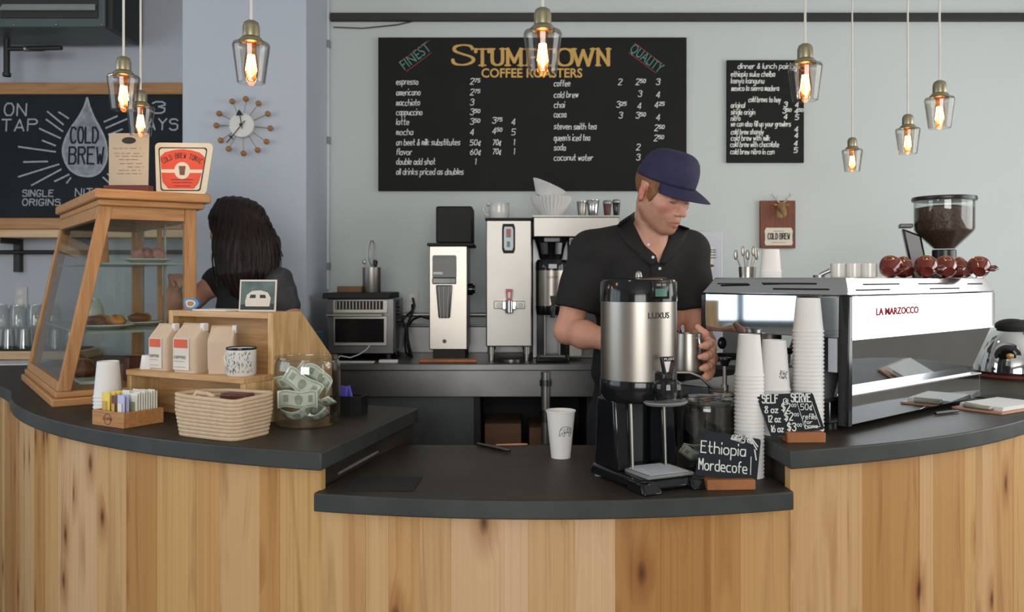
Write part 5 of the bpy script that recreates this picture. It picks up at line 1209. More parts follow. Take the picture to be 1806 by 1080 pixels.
p = P(1452, 490, 2.90); t = thing('tamper', 'small steel tamper lying beside the white cups on the machine', 'tamper', (p.x, 2.90, MO.z+zt2))
MB().tube([(-.012, 0, .008), (.02, -.01, .024)], [.006, .008], 12).build('tamper_handle', 'steel_bright', t); MB().cyl(.02, 0, .008, 24, 0, TR((-.014, .0, 0))).build('tamper_base', 'steel', t)
redpos = [(1562, 2.80, 0, 0), (1600, 2.90, 1, 0), (1630, 2.78, 0, 0), (1668, 2.84, 1, 0), (1700, 2.98, 0, 0), (1722, 2.90, 1, 0)]
redlab = ['dark red cup lying beside the white cups on the machine', 'dark red cup with round emblem tipped behind the first red cup', 'dark red cup lying in front of the grinder', 'dark red cup tipped on its side left of centre under the bean hopper', 'dark red cup under the right side of the bean hopper', 'rightmost dark red cup on the espresso machine']
def red_cup(lab, p, tilt, yaw):
    t = thing('red_cup', lab, 'cup', p, 0, 'dark red cups on the espresso machine'); r, h = .036, .048
    t.rotation_euler = (tilt, 0, yaw)
    X = TR((0, 0, 0))
    MB().lathe([(0, .002), (r*.5, 0), (r*.55, .004), (r*.85, h*.35), (r*1.0, h*.8), (r, h), (r*.94, h), (r*.93, h*.8), (r*.78, h*.35), (r*.45, .009), (0, .008)], 36).build('cup_body', 'oxblood', t)
    MB().lathe([(r*.93, h-.001), (r*1.005, h-.002), (r*1.01, h), (r*.98, h+.0015), (r*.93, h+.001)], 36).build('gilt_rim', 'gilt', t)
    MB().tube([(r*.92, 0, h*.82), (r*1.35, 0, h*.86), (r*1.5, 0, h*.58), (r*1.2, 0, h*.3), (r*.85, 0, h*.34)], .005, 10).build('handle', 'oxblood', t)
    mb = MB()
    for i in range(20):
        a = 2*PI*i/20; b_ = 2*PI*(i+1)/20
        def wq(x, z): rr_ = r*(.86+.16*min(1, (z/h)))+.0008; an = -PI/2+x/rr_; return Vector((rr_*math.cos(an), rr_*math.sin(an), z))
        mb.add([wq(k*math.cos(c), h*.58+k*math.sin(c)) for k, c in ((.010, a), (.010, b_), (.012, b_), (.012, a))], [(0, 1, 2, 3)])
    mb.build('round_emblem', 'gilt', t, smooth=0, merge=False)
    return t
for (px, Y, k, _), lab in zip(redpos, redlab):
    p = P(px, 490, Y); p.z = MO.z+zt2+(.0 if not k else .0)
    red_cup(lab, (p.x, Y-.02, p.z+.0185), math.radians(-64), math.radians((-35, 20, -20, -10, 30, -25)[redlab.index(lab)]))
cup_stack(.838, 2.80, MO.z+zt2, EYE+50*2.80/FPX, .075, .027, .0335, .009, 'topmost small white cup of the short stack on the machine', 'small white cup nested in the short stack on the machine', 'cups in the stack on the espresso machine', 3)
p = P(1318, 490, 2.86); t = thing('utensil_cup', 'short steel cup holding spoons on the espresso machine', 'holder', (p.x, 2.86, MO.z+zt2))
MB().lathe([(0, 0), (.026, 0), (.028, .035), (.026, .035), (.024, .003), (0, .003)], 26).build('holder_body', 'brushed', t)
for i, (dx, dy, lx, lab) in enumerate(((-.010, .004, -.034, 'steel spoon leaning far left in the cup on the machine'), (-.004, -.006, -.014, 'steel spoon second from left in the cup on the machine'), (.002, .006, .002, 'steel spoon upright in the cup on the machine'), (.008, -.003, .016, 'steel spoon leaning right in the cup on the machine'), (.012, .005, .026, 'steel spoon leaning farthest right in the cup on the machine'))):
    c = Vector((p.x+dx, 2.86+dy, MO.z+zt2+.004)); mb = MB(); h = .055+.012*(i % 2)
    mb.tube([(0, 0, 0), (lx*.6, 0, h)], .0025, 8); mb.ell((lx*.78, 0, h+.016), (.008, .0035, .017), 12, 8); tag(mb.build('spoon', 'steel', loc=c), lab, 'spoon', 'spoons in the cup on the machine')
# grinder behind the machine's right end
gp = Vector((1.735, 3.47, HU)); t = thing('coffee_grinder', 'tall black coffee grinder with bean hopper behind the espresso machine', 'grinder', gp, -.35)
k = 3.47/FPX; zg_ = lambda py: EYE-(py-490)*k-HU
MB().box((-.09, -.13, 0), (.09, .15, .03)).hexa([(-.075, -.06, .03), (.075, -.06, .03), (.075, .13, .03), (-.075, .13, .03)], [(-.07, -.05, zg_(500)), (.07, -.05, zg_(500)), (.07, .10, zg_(500)), (-.07, .10, zg_(500))]).build('grinder_body', 'black_gloss', t, bevel=.01)
z0, z1, z2, z3 = zg_(497), zg_(462), zg_(440), zg_(412)
MB().cyl(.075, z0, z0+.03, 36).cyl(.045, z0+.03, zg_(440)-.002, 32).build('hopper_collar', 'black_plastic', t, bevel=.003)
MB().tube([(.02, -.02, z0+.04), (.07, -.05, z0+.025), (.085, -.055, z0+.03)], [.014, .012, .008], 10).build('grind_lever', 'black_plastic', t)
hr_ = .112
MB().lathe([(.04, zg_(441)), (.044, zg_(438)), (hr_*.93, zg_(411)), (hr_, zg_(405)), (hr_*1.0, zg_(356)), (hr_*.975, zg_(356)), (hr_*.975, zg_(404)), (hr_*.9, zg_(410)), (.038, zg_(438))], 48).build('bean_hopper', 'glass', t)
MB().lathe([(0, zg_(355)), (hr_*1.06, zg_(355)), (hr_*1.08, zg_(352)), (hr_*1.06, zg_(348)), (0, zg_(346.5))], 48).build('hopper_lid', 'black_plastic', t)
mb = MB(); rr_ = hr_*.965; mb.lathe([(0, zg_(439)), (.036, zg_(438.5)), (rr_*.93, zg_(410)), (rr_, zg_(404)), (rr_, zg_(367)), (rr_*.5, zg_(363)), (0, zg_(362))], 64); o = mb.build('coffee_beans', 'beans', t); o['kind'] = 'stuff'
MB().hexa([(-.115, -.02, z0+.012), (-.05, -.02, z0+.0), (-.05, .05, z0+.0), (-.115, .05, z0+.012)], [(-.155, -.02, zg_(402)), (-.085, -.02, zg_(415)), (-.085, .05, zg_(415)), (-.155, .05, zg_(402))]).build('grounds_chute', 'smoke_black', t, bevel=.008)
MB().box((-.165, -.025, zg_(401)), (-.115, .055, zg_(394))).build('chute_cap', 'black_plastic', t, bevel=.003)
# clipboard, pen, chrome appliance
p = Vector((1.62, 2.88, HU)); t = thing('clipboard', 'tan clipboard with white papers on the right worktop edge', 'clipboard', p, math.radians(33))
MB().box((-.13, -.08, 0), (.16, .085, .008)).build('board', 'clip_board', t, bevel=.002)
mb = MB()
for i in range(4): mb.box((-.10+.002*i, -.066, .0082+.003*i), (.15-.003*i, .075, .0108+.003*i))
mb.build('papers', 'white_paper', t, smooth=0, merge=False)
MB().box((-.125, -.04, .008), (-.10, .05, .022)).build('clip', 'steel', t, bevel=.004)
MB().tube([(-.112, -.04, .022), (-.112, .05, .022)], .004, 8).build('clip_bar', 'brass_old', t)
pa = P(1652, 731, 0); Y = .437*FPX/(733-490); a = Vector(((1650-903)/FPX*Y, Y, HU+.006)); b_ = Vector(((1690-903)/FPX*(Y+.05), Y+.05, HU+.006)); stick('pen', 'dark pen lying in front of the clipboard', 'pen', a, b_, .005, 'black_plastic')
p = Vector((2.20, 3.80, HU)); t = thing('chrome_appliance', 'rounded chrome appliance with black lid at the right edge of the worktop', 'appliance', p, -.5)
k = 3.75/FPX
MB().lathe([(0, 0), (.15, 0), (.155, .008), (.15, .018), (0, .018)], 40).build('foot_plate', 'mahogany', t)
MB().lathe([(.14, .018), (.155, .03), (.15, .07), (.135, .12), (.11, .165), (.08, .20), (.05, .215), (0, .22)], 48).build('chrome_body', 'mirror_steel', t)
MB().lathe([(0, 0), (.052, 0), (.05, .018), (.0, .024)], 24, 0, TR((-.02, -.118, .11), 0, PI/2+.35)).build('gauge_ring', 'steel_bright', t)
MB().lathe([(0, .019), (.036, .019), (.030, .028), (0, .03)], 24, 0, TR((-.02, -.118, .11), 0, PI/2+.35)).build('gauge_dial', 'black_gloss', t)
MB().ell((-.012, -.145, .105), (.016, .008, .014)).build('gauge_button', 'gilt', t)
MB().tube([(.055, -.155, .02), (.055, -.145, .07), (.085, -.12, .10), (.11, -.11, .07), (.11, -.115, .02)], .012, 10).build('arch_handle', 'black_gloss', t)
MB().ell((0, 0, .225), (.07, .07, .032), 24, 12).tube([(.04, 0, .24), (.10, -.03, .235), (.14, -.05, .20)], .014, 10).build('lid', 'black_matte', t)
MB().tube([(.06, -.05, .245), (.12, -.07, .245), (.17, -.08, .238)], .006, 8).build('purple_strap', 'purple', t)
o = MB().box((-.10, -.07, 0), (.10, .07, .004)).build('black_pad', 'black_matte', loc=(1.80, 3.14, HU), rz=.45, bevel=.001); tag(o, 'black rubber pad on the worktop beyond the end of the espresso machine', 'mat')
# ------------------------------------------------------------------ machines on the back counter
ZB = .9905
def px_x(px, Y): return (px-903)/FPX*Y
def px_z(py, Y): return EYE-(py-490)/FPX*Y
# conveyor toaster
Y = 4.30; x0, x1 = px_x(588, Y), px_x(684, Y); xo = px_x(570, Y)
t = thing('conveyor_toaster', 'stainless conveyor toaster with black front at the counter end', 'toaster', ((x0+x1)/2, Y, ZB)); c = (x0+x1)/2
zz = lambda py: px_z(py, Y)-ZB
MB().box((x0-c-.03, .0, .03), (x1-c+.03, .36, zz(527))).build('housing', 'steel_dark', t, bevel=.004)
MB().box((xo-c, -.02, zz(527)), (x1-c+.01, .36, zz(517))).build('lid', 'black_matte', t, bevel=.004)
MB().box((x0-c, -.012, zz(552)), (x1-c, .0, zz(529))).build('front_frame', 'steel', t, bevel=.002)
MB().box((x0-c+.012, -.015, zz(546)), (x1-c-.022, -.011, zz(531))).build('slot_opening', 'black_matte', t)
mb = MB()
for i in range(14): mb.box((x0-c+.016+.0165*i, -.018, zz(545)), (x0-c+.020+.0165*i, -.014, zz(532)))
mb.build('slot_bars', 'steel', t, smooth=0, merge=False)
MB().hexa([(x0-c-.02, -.075, zz(556)), (x1-c-.02, -.075, zz(556)), (x1-c-.02, -.01, zz(553)), (x0-c-.02, -.01, zz(553))], [(x0-c-.02, -.075, zz(554)), (x1-c-.02, -.075, zz(554)), (x1-c-.02, -.01, zz(551)), (x0-c-.02, -.01, zz(551))]).build('loading_ramp', 'steel', t)
MB().box((x0-c+.004, -.018, zz(610)), (x1-c-.002, .0, zz(557))).build('mouth_frame', 'steel', t, bevel=.003)
MB().box((x0-c+.012, -.021, zz(604)), (x1-c-.016, -.017, zz(562))).build('mouth', 'black_gloss', t)
MB().box((x1-c+.0305, .01, .05), (x1-c+.036, .16, zz(530))).build('control_panel', 'grey_dark', t)
for i, py in enumerate((540, 553, 566)): MB().cyl(.011, 0, .014, 14, 0, TR((x1-c+.036, .07, zz(py)), 0, 0, PI/2)).build('knob', 'black_plastic', t)
for x in (x0-c, x1-c):
    for y in (.03, .32): MB().cyl(.014, 0, .031, 12, 0, TR((x, y, 0))).build('foot', 'black_plastic', t)
zt_ = ZB+zz(517)+.0005
o = MB().box((-.062, -.03, 0), (.062, .03, .032)).build('brown_pouch', 'cardboard', loc=(px_x(617, 4.36), 4.38, zt_), rz=-.12, bevel=.006); tag(o, 'brown folded pouch lying on the toaster', 'pouch')
xu = px_x(658, 4.38); t = thing('utensil_canister', 'shiny steel canister of whisks and utensils on the toaster', 'canister', (xu-.01, 4.40, zt_))
MB().lathe([(0, 0), (.044, 0), (.046, .004), (.046, .128), (.043, .128), (.042, .005), (0, .005)], 36).build('canister_body', 'steel', t)
k = 4.4/FPX
def utensil(name, lab, fn):
    mb = MB(); fn(mb); tag(mb.build(name, 'steel' if 'black' not in lab else 'black_plastic', loc=(xu-.01, 4.40, zt_+.006)), lab, 'utensil', 'utensils in the canister')
utensil('whisk', 'wire whisk with looped head standing in the steel canister', lambda mb: [mb.tube([(.01, 0, 0), (.0, 0, .13)], .005, 8)]+[mb.tube([(.0+.026*math.sin(PI*u)*math.cos(a), .026*math.sin(PI*u)*math.sin(a), .13+.13*(1-math.cos(PI*u))/2 if u <= .5 else .13+.13*(1-math.cos(PI*u))/2) for u in [i/10 for i in range(11)]], .0014, 5) for a in [2*PI*i/6 for i in range(6)]])
utensil('spatula', 'black handled utensil standing at the right of the steel canister', lambda mb: mb.tube([(.01, .01, 0), (.016, .01, .12), (.018, .01, .155), (.02, .01, .16)], [.003, .008, .012, .006], 10))
utensil('tongs', 'steel tongs leaning left out of the steel canister', lambda mb: [mb.tube([(-.012, 0, .0), (-.034, 0, .14)], .004, 8), mb.ell((-.038, 0, .15), (.010, .004, .012))])
o = MB().box((-.045, -.02, 0), (.045, .02, .014)).build('white_block', 'white_plastic', loc=(px_x(685, 4.16), 4.165, ZB), bevel=.003); tag(o, 'small white plastic block lying at the counter edge by the toaster', 'block')
o = MB().box((-.09, -.025, 0), (.09, .025, .006)).build('white_tray', 'white_plastic', loc=(px_x(628, 4.17), 4.17, ZB), bevel=.002); tag(o, 'flat white strip lying in front of the toaster', 'tray')
mb = MB(); mb.tube([P(x, y, 4.16) for x, y in ((600, 628), (618, 631), (632, 626), (645, 618), (652, 610))], .003, 6); tag(mb.build('white_cable', 'appliance_white'), 'thin pale cable curling in front of the toaster', 'cable')
t = thing('plastic_bucket', 'dark teal plastic bucket standing left of the toaster', 'bucket', (-.962, 4.20, ZB))
MB().lathe([(0, 0), (.040, 0), (.046, .14), (.05, .145), (.047, .15), (.043, .14), (.037, .006), (0, .006)], 28).build('bucket_body', 'teal_dark', t)
# bulk coffee grinder
Y = 4.28; x0, x1 = px_x(757, Y), px_x(824, Y); c = (x0+x1)/2; zz = lambda py: px_z(py, Y)-ZB
t = thing('bulk_grinder', 'tall steel coffee grinder with black hopper on the back counter', 'grinder', (c, Y, ZB))
MB().box((x0-c, 0, zz(617)), (x1-c, .33, zz(434))).build('housing', 'brushed', t, bevel=.004)
MB().box((x0-c-.01, -.01, zz(434)), (x1-c+.03, .35, zz(429))).build('top_plate', 'black_matte', t, bevel=.002)
MB().box((px_x(768, Y)-c, .02, zz(429)), (px_x(833, Y)-c, .24, zz(363))).build('hopper', 'black_matte', t, bevel=.01)
MB().box((x0-c+.02, -.02, .0), (x1-c-.01, .33, zz(617))).build('plinth', 'black_matte', t)
a, b_ = px_x(763, Y)-c, px_x(805, Y)-c
MB().box((a, -.012, zz(490)), (b_, .0, zz(452))).build('badge_panel', 'grey_plastic', t, bevel=.003)
MB().box((a+.004, -.014, zz(454)), (b_-.004, -.010, zz(450.5))).build('badge_edge', 'black_plastic', t)
MB().box((a+.004, -.013, zz(484)), (a+.05, -.0122, zz(480))).build('badge_mark', 'white_plastic', t)
MB().box((a, -.03, zz(501)), (b_, .0, zz(490))).build('bag_shelf', 'black_gloss', t, bevel=.004)
m0 = (a+b_)/2; mb = MB(); mb.hexa([(m0-.028, -.03, zz(561)), (m0+.028, -.03, zz(561)), (m0+.028, 0, zz(561)), (m0-.028, 0, zz(561))], [(m0-.040, -.045, zz(503)), (m0+.040, -.045, zz(503)), (m0+.040, 0, zz(503)), (m0-.040, 0, zz(503))]); mb.build('chute', 'steel_dark', t, bevel=.006)
for d in (-.016, 0, .016): MB().tube([(m0+d*1.5, -.05, zz(506)), (m0+d, -.034, zz(560))], .004, 6).build('chute_rib', 'steel', t)
MB().cyl(.010, -.004, .006, 18, 0, TR((m0, 0, zz(602)), 0, PI/2)).build('power_knob', 'black_plastic', t)
MB().cyl(.030, 0, .025, 24, 0, TR((x1-c, .10, zz(511)), 0, 0, PI/2)).cyl(.022, .025, .035, 24, 0, TR((x1-c, .10, zz(511)), 0, 0, PI/2)).build('grind_dial', 'black_gloss', t, bevel=.002)
o = MB().box((-.14, -.03, 0), (.14, .03, .016)).build('leather_strap', 'wood_block', loc=(px_x(790, 4.18), 4.185, ZB), bevel=.005); tag(o, 'brown wooden brush lying in front of the grinder', 'brush'); o.name = 'grinder_brush'
# hot water tower
Y = 4.24; x0, x1 = px_x(857, Y), px_x(938, Y); c = (x0+x1)/2; zz = lambda py: px_z(py, Y)-ZB
t = thing('hot_water_tower', 'tall steel hot water dispenser with red tap handle', 'water dispenser', (c, Y, ZB))
MB().box((x0-c, 0, zz(612)), (x1-c, .32, zz(388))).build('housing', 'steel', t, bevel=.006)
MB().box((x0-c-.004, -.004, zz(388)), (x1-c+.004, .32, zz(384.5))).build('top_plate', 'black_matte', t)
mb = MB(); q = [(887, 395), (906, 395), (908.5, 402), (908.5, 440), (906, 447), (888, 447), (885.5, 440), (885.5, 402)]
face(mb, [(px_x(x, Y)-c, zz(y)) for x, y in q], -.004, 0, .004); mb.build('control_bezel', 'black_matte', t, smooth=0)
mb = MB(); face(mb, [(px_x(897+(x-897)*.72, Y)-c, zz(421+(y-421)*.80)) for x, y in q], -.006, 0, .002); mb.build('control_plate', 'appliance_white', t, smooth=0)
mb = MB(); mb.box((px_x(893, Y)-c, -.009, zz(419)), (px_x(901, Y)-c, -.006, zz(404))); mb.build('switch', 'black_plastic', t); mb = MB(); mb.box((px_x(894.5, Y)-c, -.011, zz(413)), (px_x(899.5, Y)-c, -.008, zz(406))); mb.build('switch_lamp', 'orange_label', t)
mb = MB(); mb.box((px_x(894, Y)-c, -.008, zz(436)), (px_x(899.5, Y)-c, -.006, zz(426))); mb.build('indicator', 'green_light', t)
f = px_x(898, Y)-c
MB().box((f-.034, -.05, zz(546)), (f+.034, .0, zz(531))).cyl(.019, zz(552), zz(529), 20, 0, TR((f, -.045, 0))).build('tap', 'steel_bright', t, bevel=.004)
MB().box((f-.075, -.008, zz(545)), (f+.078, .0, zz(531))).build('tap_plate', 'steel', t, bevel=.003)
MB().cyl(.012, 0, .018, 14, 0, TR((f-.05, -.02, zz(538)), 0, PI/2)).cyl(.012, 0, .018, 14, 0, TR((f+.055, -.02, zz(538)), 0, PI/2)).build('tap_nut', 'steel_dark', t)
mb = MB(); y0 = -.055; fr = [(-.012, zz(530)), (.012, zz(530)), (.017, zz(510)), (-.017, zz(510))]; hl = [(-.006, zz(526)), (.006, zz(526)), (.009, zz(514)), (-.009, zz(514))]
mb.add([(f+x, y0, z) for x, z in fr]+[(f+x, y0, z) for x, z in hl]+[(f+x, y0+.012, z) for x, z in fr]+[(f+x, y0+.012, z) for x, z in hl], fs); mb.build('tap_handle', 'red_handle', t, bevel=.002)
for x in (x0-c+.025, x1-c-.025):
    for y in (.03, .28): MB().cyl(.013, .0, zz(625), 16, 0, TR((x, y, 0))).cyl(.018, zz(625), zz(612)+.001, 16, 0, TR((x, y, 0))).build('leg', 'steel', t)
MB().cyl(.06, 0, .01, 28, 0, TR((f+.01, .02, 0))).build('drip_cup', 'steel_dark', t)
# white pitcher on the tower
p = Vector((px_x(880, 4.36), 4.37, px_z(384.5, 4.24)+.0005)); t = thing('white_pitcher', 'white ceramic pitcher on top of the hot water tower', 'pitcher', p)
MB().lathe([(0, .002), (.045, 0), (.050, .01), (.052, .05), (.050, .075), (.053, .083), (.050, .083), (.047, .073), (.048, .012), (0, .008)], 36).build('pitcher_body', 'white_ceramic', t)
MB().tube([(-.048, 0, .07), (-.072, 0, .073), (-.082, 0, .05), (-.07, 0, .025), (-.046, 0, .02)], .006, 10).build('handle', 'white_ceramic', t)
MB().ell((-.05, -.01, .078), (.015, .02, .012)).build('spout', 'white_ceramic', t)
# twin brewer
Y = 4.20; zz = lambda py: px_z(py, Y)-ZB
xb0, xb1 = px_x(941, Y), px_x(1092, Y); c = px_x(975, Y)
t = thing('coffee_brewer', 'twin steel coffee brewer with black brew funnels on the back counter', 'coffee brewer', (c, Y, ZB))
MB().box((xb0-c, 0, zz(418)), (xb1-c, .40, zz(383))).build('head', 'steel', t, bevel=.004)
MB().box((xb0-c-.004, -.004, zz(383)), (xb1-c+.004, .40, zz(380))).build('top_plate', 'steel_dark', t)
MB().box((xb0-c, .20, .0), (xb1-c, .40, zz(418))).build('back_column', 'steel_dark', t, bevel=.003)
MB().box((px_x(1005, Y)-c, .06, .02), (px_x(1028, Y)-c, .20, zz(418))).build('control_column', 'steel', t, bevel=.003)
MB().box((px_x(1007, Y)-c, .05, zz(470)), (px_x(1027, Y)-c, .062, zz(421))).build('control_panel', 'black_gloss', t, bevel=.003)
for py in (434, 456): MB().cyl(.010, 0, .014, 16, 0, TR((px_x(1016, Y)-c, .05, zz(py)), 0, PI/2)).build('switch', 'steel', t)
MB().box((px_x(1010, Y)-c, .046, zz(426)), (px_x(1020, Y)-c, .050, zz(422.5))).build('switch_lamp', 'red_handle', t)
for xc in (973, 1062):
    x = px_x(xc, Y)-c
    MB().lathe([(0, zz(457)), (.056, zz(457)), (.066, zz(440)), (.082, zz(419.5)), (.084, zz(418.5)), (0, zz(418.5))], 32, 0, TR((x, .09, 0))).build('brew_funnel', 'black_gloss', t, bevel=.001)
    MB().lathe([(.0705, zz(448)), (.079, zz(428))], 12, 0, TR((x, .09, 0)), 1, 1, -PI*.5+.25, -PI*.5+.75).lathe([(.0705, zz(448)), (.079, zz(428))], 12, 0, TR((x, .09, 0)), 1, 1, -PI*.5-.75, -PI*.5-.25).build('funnel_label', 'steel_dark', t)
    MB().box((x-.04, -.012, zz(428)), (x+.04, .02, zz(419))).build('funnel_handle', 'black_plastic', t, bevel=.004)
def server(lab, x, y):
    t = thing('coffee_server', lab, 'coffee dispenser', (x, y, ZB), 0, 'coffee servers under the brewer'); r = .080; kz = lambda py: px_z(py, y-.08)-ZB
    MB().lathe([(0, kz(458)), (r*.9, kz(458)), (r*1.0, kz(463)), (r*1.0, kz(477)), (0, kz(477))], 36).build('lid', 'black_gloss', t)
    MB().lathe([(r*.985, kz(477)), (r*.985, kz(540)), (r*.8, kz(540))], 40).build('steel_shell', 'brushed', t)
    MB().lathe([(r*.99, kz(540)), (r*1.0, kz(543)), (r*.95, kz(556)), (0, kz(556))], 36).build('lower_collar', 'black_gloss', t)
    MB().box((-.02, -r-.008, kz(474)), (.02, -r+.01, kz(466))).build('display', 'appliance_white', t, bevel=.002)
    mb = MB(); printed(mb, 'LUXUS', (0, 0, 0), EX, EZ, .010, 0, .052, .01, False, lambda a, b_: Vector((r*.99*math.sin((a-.026)/r), -r*.99*math.cos((a-.026)/r), kz(491)+b_))); mb.build('shell_lettering', 'ink', t, smooth=0, merge=False)
    MB().box((-.013, -r-.03, kz(549)), (.013, -r+.01, kz(538))).hexa([(-.006, -r-.028, kz(540)), (.006, -r-.028, kz(540)), (.006, -r-.02, kz(540)), (-.006, -r-.02, kz(540))], [(-.014, -r-.03, kz(522)), (.014, -r-.03, kz(522)), (.014, -r-.02, kz(522)), (-.014, -r-.02, kz(522))]).cyl(.012, kz(560), kz(545), 14, 0, TR((0, -r-.02, 0))).build('faucet', 'black_plastic', t, bevel=.002)
    for sx in (-1, 1): MB().box((min(sx*.035, sx*.075), -.03, .02), (max(sx*.035, sx*.075), .05, kz(555))).build('stand_leg', 'black_gloss', t, bevel=.005); MB().tube([(sx*.037, -.035, .02), (sx*.037, -.035, kz(556))], .003, 6).build('leg_edge', 'steel', t)
    MB().box((-.08, -.10, .0), (.08, .06, .022)).build('stand_base', 'black_gloss', t, bevel=.006)
    MB().box((-.062, -.09, .0225), (.062, -.0, .028)).build('drip_tray', 'grey_plastic', t, bevel=.003)
    return t
server('steel coffee server under the left funnel of the brewer', px_x(974, 4.24), 4.285)
# paper filters on the brewer
zt_ = px_z(380, 4.20)+.0008
def filt(lab, x, y, z, rx, ry, sc, n=5):
    o = thing('paper_filter', lab, 'coffee filter', (x, y, z), 0, 'paper coffee filters'); o.rotation_euler = (rx, ry, 0)
    for i in range(1):
        def f(u, v):
            a = 2*PI*u; pl = 1+.045*v*math.sin(30*a); r = (.052+.048*v)*pl*sc
            return (r*math.cos(a), r*math.sin(a), .078*v*sc)
        mb = MB(); mb.grid(f, 240, 5); mb.prism([(.05*sc*math.cos(2*PI*k/24), .05*sc*math.sin(2*PI*k/24)) for k in range(24)], .0, .004); mb.build('pleated_paper', 'white_paper', o, smooth=0)
    return o
for i, (dx, dz) in enumerate(((0, 0), (.002, .010), (-.001, .020))): filt(('lowest pleated paper filter of the nest on the brewer', 'middle pleated paper filter of the nest on the brewer', 'upper pleated paper filter of the nest on the brewer')[i], px_x(972, 4.3)+dx, 4.305, zt_+dz, 0, 0, 1.0)
filt('tilted paper filter slumped over the nest on the brewer', px_x(960, 4.3), 4.305, zt_+.094, 0, .42, .88)
for i, (px, r, h, m_, lab) in enumerate(((1026, .026, .075, 'steel', 'tapered steel cup on the brewer next to the paper filters'), (1046, .032, .082, 'steel_bright', 'shiny steel cup in the middle of the brewer top'), (1071, .022, .07, 'mahogany', 'brown shaker on the brewer near the barista'), (1087, .020, .075, 'black_gloss', 'black shaker on the brewer, closest to the barista'))):
    t = thing('metal_cup' if i < 2 else 'shaker', lab, 'cup' if i < 2 else 'shaker', (px_x(px, 4.3), 4.30, zt_))
    MB().lathe([(0, 0), (r*.66, 0), (r*.7, .003), (r, h-.002), (r*.96, h), (r*.92, h-.002), (r*.62, .005), (0, .005)], 28).build('cup_body' if i < 2 else 'shaker_body', m_, t)
    if i >= 2: MB().lathe([(r*1.02, h-.006), (r*1.05, h), (r*.8, h+.01), (0, h+.012)], 24).build('cap', 'steel', t)
    else: MB().lathe([(r*.97, h-.006), (r*1.02, h-.003), (r*1.02, h), (r*.97, h)], 28).build('rim', 'steel_bright', t)
# pale cabinet behind the barista
Y = 4.32; x0, x1 = px_x(1196, Y), px_x(1275, Y); c = (x0+x1)/2; zz = lambda py: px_z(py, Y)-ZB
t = thing('metal_cabinet', 'pale metal cabinet with posted label behind the barista', 'cabinet', (c, Y, ZB))
MB().box((x0-c, 0, 0), (x1-c, .36, zz(407))).build('housing', 'appliance_white', t, bevel=.006)
MB().box((x0-c+.012, -.004, .05), (x1-c-.02, .0, zz(416))).build('front_door', 'appliance_white', t, bevel=.002)
MB().box((x0-c+.03, -.006, zz(476)), (x1-c-.05, -.0045, zz(436))).build('posted_label', 'label_white', t)
mb = MB(); face(mb, [(px_x(1247, Y)-c+.035*math.cos(a), zz(469)+.009*math.sin(a)) for a in [2*PI*i/20 for i in range(20)]], -.0066)
for z in (441, 445, 450, 455): ribbon(mb, [(px_x(1236, Y)-c, zz(z)), (px_x(1262, Y)-c, zz(z))], .004, Vector((0, -.0066, 0)), EX, EZ)
mb.build('label_print', 'slatey', t, smooth=0, merge=False)
MB().cyl(.006, 0, .006, 12, 0, TR((px_x(1228, Y)-c, -.004, zz(422)), 0, PI/2)).build('lock', 'steel_dark', t)

# ------------------------------------------------------------------ pendant lamps
def make_pendant(loc, lab):
    t = thing('pendant_lamp', lab, 'pendant lamp', loc, 0, 'glass pendant lamps over the counter')
    MB().lathe([(.032, 0), (.0335, .001), (.0445, .085), (.0455, .093), (.043, .099), (.03, .103), (.0285, .103), (.042, .0975), (.0435, .092), (.0425, .085), (.0315, .001)], 40).build('glass_shade', 'glass_shade', t)
    MB().lathe([(.029, .100), (.029, .106), (.024, .112), (.0205, .115), (.0205, .140), (.017, .150), (.009, .155), (0, .156)], 32).build('lamp_cap', 'brass_old', t)
    MB().cyl(.0035, .155, CEIL-loc[2], 10).build('cord', 'cord_white', t)
    b = MB().lathe([(0, .004), (.009, .006), (.0155, .018), (.0175, .034), (.0155, .055), (.0125, .078), (.0125, .1), (0, .1)], 24).build('bulb', 'bulb_glass', t)
    mb = MB()
    mb.ell((0, 0, .037), (.0115, .0115, .021), 16, 10); mb.build('glow', 'bulb_glow', b)
    mb = MB()
    for k in range(6):
        a = 2*PI*k/6; mb.tube([(.008*math.cos(a), .008*math.sin(a), .070), (.0135*math.cos(a+.3), .0135*math.sin(a+.3), .03), (.008*math.cos(a+.6), .008*math.sin(a+.6), .070)], .0007, 5)
    mb.build('filament', 'filament', b)
    ld = bpy.data.lights.new('bulb_light', 'POINT'); ld.energy = .9; ld.color = (1, .72, .42); ld.shadow_soft_size = .02
    lo = bpy.data.objects.new('bulb_light', ld); COL.objects.link(lo); lo.parent = t; lo.location = (0, 0, -.012)
    return t
ZP = 1.88
plist = [(957, 130, 'clear glass pendant lamp hanging in front of the large menu board'), (443, 147, 'clear glass pendant lamp hanging above the ball clock'), (1420, 178, 'clear glass pendant lamp overlapping the small chalkboard'),
         (1657, 227, 'clear glass pendant lamp farthest right of the row'), (1601, 272, 'small clear glass pendant lamp second from the right'), (1503, 303, 'smallest and farthest clear glass pendant lamp, above the espresso machine'),
         (218, 195, 'clear glass pendant lamp over the pastry case, higher of two'), (248, 240, 'clear glass pendant lamp just above the beige menu card')]
for i, (px, py, lab) in enumerate(plist):
    Yp = (ZP-EYE)*FPX/(490-py); make_pendant(((px-903)/FPX*Yp, Yp, ZP), lab)
